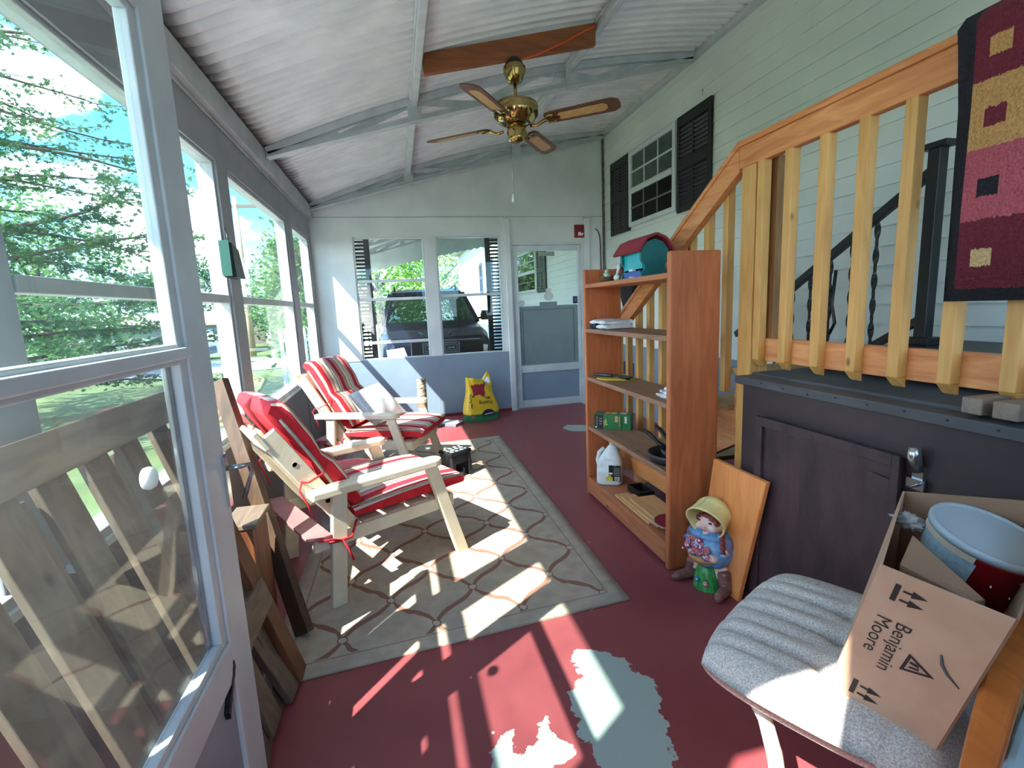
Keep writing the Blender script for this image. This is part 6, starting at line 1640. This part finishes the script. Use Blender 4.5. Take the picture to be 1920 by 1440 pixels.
# ================================================================== outside: ground, carport, car, neighbours, trees
GZ = -0.9
m_grass = pm('lawn', S(104,122,74), S(84,104,62), 1.4, 0.95, bump=0.4, bscale=60)
c = MB(); c.grid(lambda u, v: (-70+140*u, -40+130*v, GZ), 20, 20)
tag(put('ground', c, m_grass, origin=(0,0,0)), kind='structure')
c = MB(); c.bx(-1.15, XH, YF+0.09, 13.5, GZ-0.05, -0.15); tag(put('floor_driveway', c, pm('concrete', S(176,174,168), S(156,154,150), 3, 0.85), origin=(0,0,0)), kind='structure')
c = MB(); c.bx(-3.0, -0.97, -8, 13, GZ-0.05, GZ+0.06); c.bx(-0.97, 6.0, -8, -0.15, GZ-0.05, GZ+0.06); tag(put('floor_bounce_slab', c, pm('pale_bounce_slab', S(206,204,198), S(190,188,182), 3, 0.85), origin=(0,0,0)), kind='structure')  # unseen pale slab added to bounce sunlight up indoors
c = MB(); c.add([(-45, 12.0, GZ+0.02), (25, 31, GZ+0.02), (25, 38.5, GZ+0.02), (-45, 19.5, GZ+0.02)], [(0,1,2,3)]); tag(put('floor_road', c, pm('asphalt', S(158,162,170), S(146,150,158), 2, 0.9), origin=(0,0,0)), kind='structure')
for i, xp in enumerate((-0.98,)):
    for yp in (8.0, 10.2, 12.1):
        c = MB(); c.bx(-0.98, -0.90, yp-0.04, yp+0.04, -0.15, 2.42)
        tag(put('carport_post', c, M_white, bevel=0.004), {8.0: 'white carport post beyond the far wall, nearest of three in a row', 10.2: 'white carport post beyond the far wall, middle of three in a row', 12.1: 'white carport post beyond the far wall, last of three in a row'}[yp], 'post')
# car: dark blue off-roader nose-on under the carport
CX, CY, CZ = 0.60, 7.75, -0.15
car = thing('car', 'dark blue sport utility vehicle parked nose-on beyond the far windows', 'car', (CX, CY+2.2, CZ))
M_car = pm('car_navy', S(24,32,52), S(20,28,46), 2, 0.2, 0.3); M_cart = pm('car_trim_black', S(22,24,28), None, 9, 0.5); M_cglass = glassmat('car_glass', tint=(0.30,0.38,0.38,1), refl=0.12)
HW = 0.90
def section(y, pts): return [(CX+x, CY+y, CZ+z) for x, z in pts]
def loft(c, secs, m=0, capa=True, capb=True):
    k = len(c.v); L = len(secs[0])
    for s in secs: c.v += s
    for i in range(len(secs)-1):
        for j in range(L):
            c.f.append((k+i*L+j, k+i*L+(j+1) % L, k+(i+1)*L+(j+1) % L, k+(i+1)*L+j)); c.m.append(m); c.sm.append(False)
    if capa: c.f.append(tuple(k+j for j in range(L))[::-1]); c.m.append(m); c.sm.append(False)
    if capb: c.f.append(tuple(k+(len(secs)-1)*L+j for j in range(L))); c.m.append(m); c.sm.append(False)
def prof_(w, zb_, zt_, sh=0.10): return [(-w,zb_),(w,zb_),(w+0.03,zb_+0.35*(zt_-zb_)),(w,zt_-sh),(w-0.10,zt_),(-w+0.10,zt_),(-w,zt_-sh),(-w-0.03,zb_+0.35*(zt_-zb_))]
c = MB(); loft(c, [section(0.0, prof_(0.76,0.42,0.92)), section(0.12, prof_(0.84,0.38,1.04)), section(0.5, prof_(0.88,0.36,1.14)), section(1.15, prof_(0.90,0.34,1.22)), section(1.3, prof_(0.90,0.34,1.24)), section(4.3, prof_(0.90,0.34,1.20)), section(4.55, prof_(0.84,0.40,1.12))])
put('body', c, M_car, car, bevel=0.03)
c = MB(); gp_ = lambda w, zt_: [(-w,1.15),(w,1.15),(w-0.17,zt_),(-w+0.17,zt_)]
loft(c, [section(2.0, [(-0.70,1.72),(0.70,1.72),(0.66,1.80),(-0.66,1.80)]), section(2.3, [(-0.72,1.74),(0.72,1.74),(0.66,1.86),(-0.66,1.86)]), section(4.2, [(-0.72,1.72),(0.72,1.72),(0.64,1.83),(-0.64,1.83)]), section(4.4, [(-0.70,1.68),(0.70,1.68),(0.62,1.76),(-0.62,1.76)])])
put('roof', c, M_car, car, bevel=0.02)
c = MB()
for s in (-1, 1):
    c.beam((CX+0.84*s, CY+1.22, CZ+1.22), (CX+0.70*s, CY+2.06, CZ+1.76), 0.06, 0.05); 
    for yy in (2.9, 3.8): c.beam((CX+0.88*s, CY+yy, CZ+1.2), (CX+0.71*s, CY+yy, CZ+1.75), 0.09, 0.03)
    c.beam((CX+0.86*s, CY+4.4, CZ+1.15), (CX+0.70*s, CY+4.3, CZ+1.72), 0.12, 0.05)
k_ = 0
put('pillars', c, M_car, car); bpy.data.objects['pillars']['kind'] = 'stuff'
c = MB(); c.add([(CX-0.80,CY+1.24,CZ+1.23),(CX+0.80,CY+1.24,CZ+1.23),(CX+0.68,CY+2.04,CZ+1.755),(CX-0.68,CY+2.04,CZ+1.755)], [(0,1,2,3)]); put('windshield', c, M_cglass, car, solid=0.006)
for s in (-1, 1):
    c = MB(); c.add([(CX+0.87*s,CY+1.5,CZ+1.22),(CX+0.87*s,CY+4.3,CZ+1.2),(CX+0.71*s,CY+4.2,CZ+1.72),(CX+0.71*s,CY+2.1,CZ+1.75)], [(0,1,2,3)]); put('side_window', c, M_cglass, car, solid=0.006)
    c = MB(); c.prism([(-0.11,-0.09),(0.09,-0.09),(0.12,-0.02),(0.10,0.08),(-0.09,0.09),(-0.12,0.0)], (CX+1.06*s, CY+1.42, CZ+1.32), (s,0,0), (0,0,1), (0,1,0), 0.10); c.bx(CX+min(0.88*s,0.98*s), CX+max(0.88*s,0.98*s), CY+1.44, CY+1.5, CZ+1.25, CZ+1.29); mo = put('wing_mirror', c, M_cart, car, bevel=0.012)
    c = MB(); c.tube([(CX+0.60*s,CY+2.25,CZ+1.86),(CX+0.60*s,CY+2.4,CZ+1.92),(CX+0.60*s,CY+4.0,CZ+1.91),(CX+0.60*s,CY+4.15,CZ+1.84)], 0.018, 8); put('roof_rail', c, M_cart, car)
    c = MB(); c.prism([(-0.16,-0.10),(0.15,-0.09),(0.17,0.07),(-0.10,0.10)], (CX+0.62*s, CY-0.012, CZ+0.80), (s,0,0), (0,0,1), (0,1,0), 0.06); put('headlight', c, pm('headlight', S(196,202,206), S(150,158,164), 12, 0.15), car, bevel=0.008)
    c = MB(); c.beam((CX+0.2*s, CY+0.2, CZ+1.075), (CX+0.45*s, CY+0.9, CZ+1.185), 0.02, 0.012); put('hood_crease', c, M_chrome, car)
    for yy in (0.95, 3.6):
        c = MB(); c.lathe([(0.20,-0.11),(0.36,-0.11),(0.37,-0.05),(0.37,0.05),(0.36,0.11),(0.20,0.11)], (CX+0.80*s, CY+yy, CZ+0.37), (1,0,0), 28); w_ = put('wheel', c, M_cart, car)
        c = MB(); c.lathe([(0.001,-0.1),(0.20,-0.1),(0.20,0.1),(0.001,0.1)], (CX+0.80*s, CY+yy, CZ+0.37), (1,0,0), 20); put('rim', c, M_chrome, w_)
c = MB(); c.bx(CX-0.42, CX+0.42, CY-0.03, CY+0.03, CZ+0.66, CZ+0.90); g_ = put('grille', c, M_cart, car, bevel=0.01)
for i in range(4):
    c = MB(); c.bx(CX-0.40, CX+0.40, CY-0.04, CY-0.03, CZ+0.69+0.055*i, CZ+0.705+0.055*i); put('grille_bar', c, pm('bar_grey', S(90,94,100), None, 9, 0.4), g_)
c = MB(); c.bx(CX-0.82, CX+0.82, CY-0.09, CY+0.05, CZ+0.40, CZ+0.60); put('bumper', c, M_car, car, bevel=0.03)
c = MB(); c.bx(CX-0.15, CX+0.15, CY-0.10, CY-0.09, CZ+0.46, CZ+0.57); put('number_plate', c, M_white, car)
# storage tote with outlined emblem in front of the car
to = thing('storage_tote', 'black storage box with grey outlined emblems between far windows and car', 'box', (0.62, 6.75, -0.15))
c = MB(); c.bx(0.16, 1.12, 6.60, 6.95, -0.15, 0.885); put('body', c, M_cart, to, bevel=0.01)
def rrect(mb, cx, cz, w, h, t, y):
    for (a, b, c_, d) in ((cx-w, cx+w, cz+h-t, cz+h), (cx-w, cx+w, cz-h, cz-h+t), (cx-w, cx-w+t, cz-h+t, cz+h-t), (cx+w-t, cx+w, cz-h+t, cz+h-t)): mb.bx(a, b, y-0.003, y, c_, d)
for cx in (0.42, 0.68):
    c = MB(); rrect(c, cx, 0.80, 0.115, 0.068, 0.012, 6.599); e_ = put('emblem', c, pm('emblem_grey', S(132,138,142), None, 9, 0.5), to, bevel=0.003)
    c = MB(); rrect(c, cx, 0.80, 0.085, 0.042, 0.009, 6.599); put('emblem_inner', c, pm('emblem_grey', S(132,138,142)), e_)
    c = MB(); q = 1 if cx < 0.5 else -1
    c.prism([(-0.05,0.012),(0.0,0.004),(0.05,0.016),(0.05,0.004),(0.012,-0.003),(0.05,-0.014),(0.05,-0.022),(0.0,-0.008),(-0.05,-0.018)], (cx, 6.599, 0.80), (q,0,0), (0,0,1), (0,-1,0), 0.003); put('emblem_mark', c, pm('emblem_grey', S(132,138,142)), e_)
c = MB()
for i in range(24):
    x = -3.4+0.16*i; c.bx(x, x+0.11, 15.6, 15.63, GZ, 0.95)
c.bx(-3.4, 0.4, 15.63, 15.67, 0.55, 0.65); c.bx(-3.4, 0.4, 15.63, 15.67, -0.45, -0.35)
tag(put('picket_fence', c, M_white), 'pale board fence seen beside the car through the left far window', 'fence')

def cottage(name, label, cat, x0, x1, y0, y1, zeave, zridge, wallm, roofm, ridge='x'):
    t_ = thing(name, label, cat, ((x0+x1)/2, (y0+y1)/2, GZ))
    c = MB(); c.bx(x0, x1, y0, y1, GZ, zeave)
    if ridge == 'x':
        ym = (y0+y1)/2
        for x in (x0, x1-0.05): c.prism([(y0, zeave), (y1, zeave), (ym, zridge-0.06)], (x, 0, 0), (0,1,0), (0,0,1), (1,0,0), 0.05)
    else:
        xm = (x0+x1)/2
        for y in (y0, y1-0.05): c.prism([(x0, zeave), (x1, zeave), (xm, zridge-0.06)], (0, y, 0), (1,0,0), (0,0,1), (0,1,0), 0.05)
    put('walls', c, wallm, t_)
    c = MB(); o = 0.3
    if ridge == 'x':
        ym = (y0+y1)/2
        c.prism([(y0-o, zeave-0.06), (ym, zridge), (y1+o, zeave-0.06), (y1+o, zeave+0.06), (ym, zridge+0.12), (y0-o, zeave+0.06)], (x0-o, 0, 0), (0,1,0), (0,0,1), (1,0,0), x1-x0+2*o)
    else:
        xm = (x0+x1)/2
        c.prism([(x0-o, zeave-0.06), (xm, zridge), (x1+o, zeave-0.06), (x1+o, zeave+0.06), (xm, zridge+0.12), (x0-o, zeave+0.06)], (0, y0-o, 0), (1,0,0), (0,0,1), (0,1,0), y1-y0+2*o)
    put('roof', c, roofm, t_)
    return t_
M_gw = pm('grey_cladding', S(140,146,150), S(128,134,140), 2, 0.7); M_gr = pm('taupe_roof', S(168,150,134), S(146,130,118), 3, 0.9)
h1 = cottage('neighbour_house', 'long grey house with tan roof across the road, seen through the second window', 'house', -19.5, -10.6, 33.5, 40, 1.05, 1.75, M_gw, M_gr)
c = MB(); c.bx(-12.35, -11.75, 33.44, 33.5, GZ+0.1, 0.85); put('door', c, M_white, h1)
c = MB(); c.bx(-11.35, -10.95, 33.45, 33.5, 0.1, 0.75); put('window', c, M_white, h1)
h2 = cottage('garden_shed', 'taupe grey shed behind the utility pole across the road', 'shed', -12.6, -10.2, 46, 49, 0.95, 1.6, pm('taupe_wall', S(130,120,118), S(118,108,106), 2, 0.8), pm('pale_roof', S(176,166,160), S(156,148,144), 3, 0.9), 'y')
c = MB(); c.bx(-11.0, -10.6, 45.94, 46, GZ, 0.7); put('door', c, M_white, h2)
cottage('neighbour_house', 'small white gabled house far off beside the shed', 'house', -11.0, -7.8, 58, 62, 0.95, 1.75, M_white, pm('green_grey_roof', S(150,170,170), S(130,150,150), 3, 0.9), 'y')
c = MB(); c.lathe([(0.17,GZ),(0.15,3.0),(0.13,8.0)], (-8.25,31.2,0), n=14); up = thing('utility_pole', 'weathered wooden utility pole by the road', 'utility pole', (-8.25,31.2,GZ)); put('pole', c, pm('pole_wood', S(190,168,138), S(160,138,112), 6, 0.9, stretch=(1,1,0.1)), up)
c = MB(); c.bx(-9.4,-7.1,31.1,31.25,7.4,7.55); put('crossarm', c, M_oldwood, up)
c = MB(); c.lathe([(0.30,GZ),(0.36,GZ+1.0),(0.37,GZ+1.02),(0.20,GZ+1.12),(0.001,GZ+1.14)], (-9.9,45.0,0), n=16)
tag(put('wheelie_bin', c, pm('dark_bin', S(52,64,66), S(44,54,56), 4, 0.6)), 'dark rubbish bin standing beside the taupe shed', 'bin')
bc = thing('car', 'small blue car parked in front of the long grey house', 'car', (-12.3, 31.0, GZ))
c = MB(); loft(c, [[(-14.2,30.2,GZ+0.3),(-14.2,31.8,GZ+0.3),(-14.2,31.75,GZ+0.75),(-14.2,30.25,GZ+0.75)],[(-13.4,30.15,GZ+0.25),(-13.4,31.85,GZ+0.25),(-13.4,31.8,GZ+0.9),(-13.4,30.2,GZ+0.9)],[(-11.4,30.15,GZ+0.25),(-11.4,31.85,GZ+0.25),(-11.4,31.8,GZ+0.95),(-11.4,30.2,GZ+0.95)],[(-10.3,30.2,GZ+0.3),(-10.3,31.8,GZ+0.3),(-10.3,31.75,GZ+0.7),(-10.3,30.25,GZ+0.7)]]); put('body', c, pm('car_blue', S(62,92,130), S(54,84,120), 3, 0.3), bc, bevel=0.03)
c = MB(); loft(c, [[(-13.5,30.25,GZ+0.9),(-13.5,31.75,GZ+0.9),(-12.9,31.6,GZ+1.36),(-12.9,30.4,GZ+1.36)],[(-11.2,30.25,GZ+0.9),(-11.2,31.75,GZ+0.9),(-11.8,31.6,GZ+1.38),(-11.8,30.4,GZ+1.38)]]); put('cabin', c, M_cart, bc)
for x in (-13.5, -11.1):
    for y in (30.2, 31.8):
        c = MB(); c.lathe([(0.001,-0.1),(0.3,-0.1),(0.3,0.1),(0.001,0.1)], (x,y,GZ+0.3), (0,1,0), 18); put('wheel', c, M_cart, bc)

# ---- trees
LEAF5 = []
for i in range(10):
    a = 2*PI*i/10+PI/2; rr_ = 0.5 if i % 2 == 0 else 0.22; LEAF5.append((rr_*math.cos(a), rr_*math.sin(a)))
def leaves(pts, size, seed, star=True, flat=0.5):
    r = np.random.default_rng(seed); c = MB(); n_ = len(pts)
    sh = np.array(LEAF5 if star else [(-0.5,0),(0,-0.28),(0.5,0),(0,0.28)])
    K = len(sh)
    nrm = r.normal(size=(n_, 3)); nrm[:, 2] = np.abs(nrm[:, 2])+flat; nrm /= np.linalg.norm(nrm, axis=1)[:, None]
    t1 = np.cross(nrm, r.normal(size=(n_, 3))); t1 /= np.linalg.norm(t1, axis=1)[:, None]; t2 = np.cross(nrm, t1)
    sz = size*r.uniform(0.6, 1.25, n_)
    V = pts[:, None, :]+sz[:, None, None]*(t1[:, None, :]*sh[None, :, :1]+t2[:, None, :]*sh[None, :, 1:])
    c.v = [tuple(v) for v in V.reshape(-1, 3)]; c.f = [tuple(range(i*K, i*K+K)) for i in range(n_)]; c.m = [0]*n_; c.sm = [False]*n_
    return c
def blob_pts(cen, rad, n_, seed, clumps=60, cs=0.16):
    r = np.random.default_rng(seed)
    d = r.normal(size=(clumps, 3)); d /= np.linalg.norm(d, axis=1)[:, None]
    cc = d*(r.uniform(0.45, 1.0, clumps)**0.5)[:, None]*np.array(rad)*0.92+np.array(cen)
    k = r.integers(0, clumps, n_)
    return cc[k]+r.normal(size=(n_, 3))*np.array(rad)*cs
def tree(label, base, h, rad, n_, size, mat, seed, star=False, trunk=0.18, cat='tree', group=None):
    t_ = thing('tree', label, cat, base, group=group)
    cen = (base[0], base[1], base[2]+h-rad[2]*0.95)
    c = MB(); c.tube([base, (base[0]+0.1, base[1], base[2]+h*0.3), (base[0]-0.05, base[1]+0.1, base[2]+h*0.7)], [trunk, trunk*0.8, trunk*0.35], 10)
    r = random.Random(seed)
    for i in range(9):
        a = r.uniform(0, 2*PI); z0 = base[2]+h*r.uniform(0.25, 0.6)
        c.tube([(base[0], base[1], z0), (base[0]+math.cos(a)*rad[0]*0.5, base[1]+math.sin(a)*rad[1]*0.5, z0+rad[2]*0.35), (base[0]+math.cos(a)*rad[0]*0.85, base[1]+math.sin(a)*rad[1]*0.85, z0+rad[2]*0.55)], [trunk*0.4, trunk*0.22, trunk*0.06], 6)
    put('trunk', c, M_bark, t_)
    put('foliage', leaves(blob_pts(cen, rad, n_, seed), size, seed+1, star), mat, t_)
    return t_
# the big maple close to the porch: layered branches with star leaves
mt = thing('tree', 'large maple with layered branches filling the nearest left windows', 'tree', (-9.6, 13.0, GZ), group=None)
c = MB(); c.tube([(-9.6,13.0,GZ),(-9.5,12.9,1.0),(-9.3,12.8,3.2),(-9.1,12.6,5.6),(-9.0,12.4,7.2)], [0.26,0.22,0.17,0.10,0.05], 12); put('trunk', c, M_bark, mt)
rb_ = random.Random(77); br = MB(); lp = []
for i in range(60):
    z0 = GZ+0.9+i*0.12; t0 = (z0-GZ)/8.2
    base = Vector((-9.6+0.55*t0, 13.0-0.5*t0, z0)); a = i*2.4+rb_.uniform(-0.3, 0.3); Ln = rb_.uniform(3.8, 6.4)*(1.05-0.40*t0)
    rise = rb_.uniform(-0.02, 0.22)
    pts = []; p0 = base
    for k in range(7):
        q = k/6; a2 = a+0.25*math.sin(3*q+i); p1 = base+Vector((math.cos(a2)*Ln*q, math.sin(a2)*Ln*q, rise*Ln*q-0.10*Ln*q*q)); pts.append(p1)
    br.tube(pts, [0.05*(1-0.85*k/6)+0.004 for k in range(7)], 6)
    for k in range(1, 7):
        for sgn in (-1, 1):
            q = k/6; a3 = a+sgn*rb_.uniform(0.5, 1.0); l3 = rb_.uniform(0.5, 1.2)
            tip = pts[k]+Vector((math.cos(a3)*l3, math.sin(a3)*l3, rb_.uniform(-0.12, 0.15)))
            br.tube([pts[k], tip], [0.012, 0.003], 4)
            nl = int((24 if z0 > 3.6 else 60))
            for _ in range(nl):
                s = rb_.uniform(0.1, 1.1); lp.append(tuple(pts[k].lerp(tip, s)+Vector((rb_.gauss(0, 0.10), rb_.gauss(0, 0.10), rb_.gauss(-0.04, 0.06)))))
put('branches', br, M_bark, mt)
put('foliage', leaves(np.array(lp), 0.135, 5, True, flat=0.9), M_leafA, mt)
tree('bright green tree beyond the road in the last left window', (-4.9, 31.0, GZ), 6.2, (2.2, 2.2, 3.0), 5200, 0.24, M_leafB, 21)
tree('pale green tree behind the utility pole across the road', (-8.8, 42.0, GZ), 6.4, (3.2, 3.0, 3.0), 5200, 0.30, M_leafC, 23, group='trees across the road')
tree('dense green tree behind the large maple', (-14.0, 24.0, GZ), 7.6, (3.6, 3.2, 3.9), 6500, 0.26, M_leafC, 41)
tree('dark green tree rising behind the long grey house', (-17.5, 47.5, GZ), 7.5, (4.2, 3.5, 3.6), 5200, 0.34, M_leafA, 25, group='trees across the road')
tree('wide leafy tree left of the long grey house', (-27, 38.0, GZ), 9.0, (5.5, 5, 4.5), 5200, 0.38, M_leafA, 27, group='trees across the road')
tree('yellow green tree beyond the car under the carport edge', (-0.7, 23.0, GZ), 6.2, (2.3, 2.0, 3.1), 6000, 0.22, M_leafB, 31, group='trees behind the carport')
tree('loose green tree behind the car, left of the distant house corner', (2.3, 30.5, GZ), 7.2, (2.6, 2.2, 3.5), 5200, 0.22, M_leafB, 33, group='trees behind the carport')
tree('soft green tree behind the pale fence in the left far window', (-3.3, 20.5, GZ), 5.4, (1.7, 1.7, 2.7), 5200, 0.24, M_leafC, 35, group='trees behind the carport')

for o in list(bpy.data.objects):
    if '_o' in o: del o['_o']
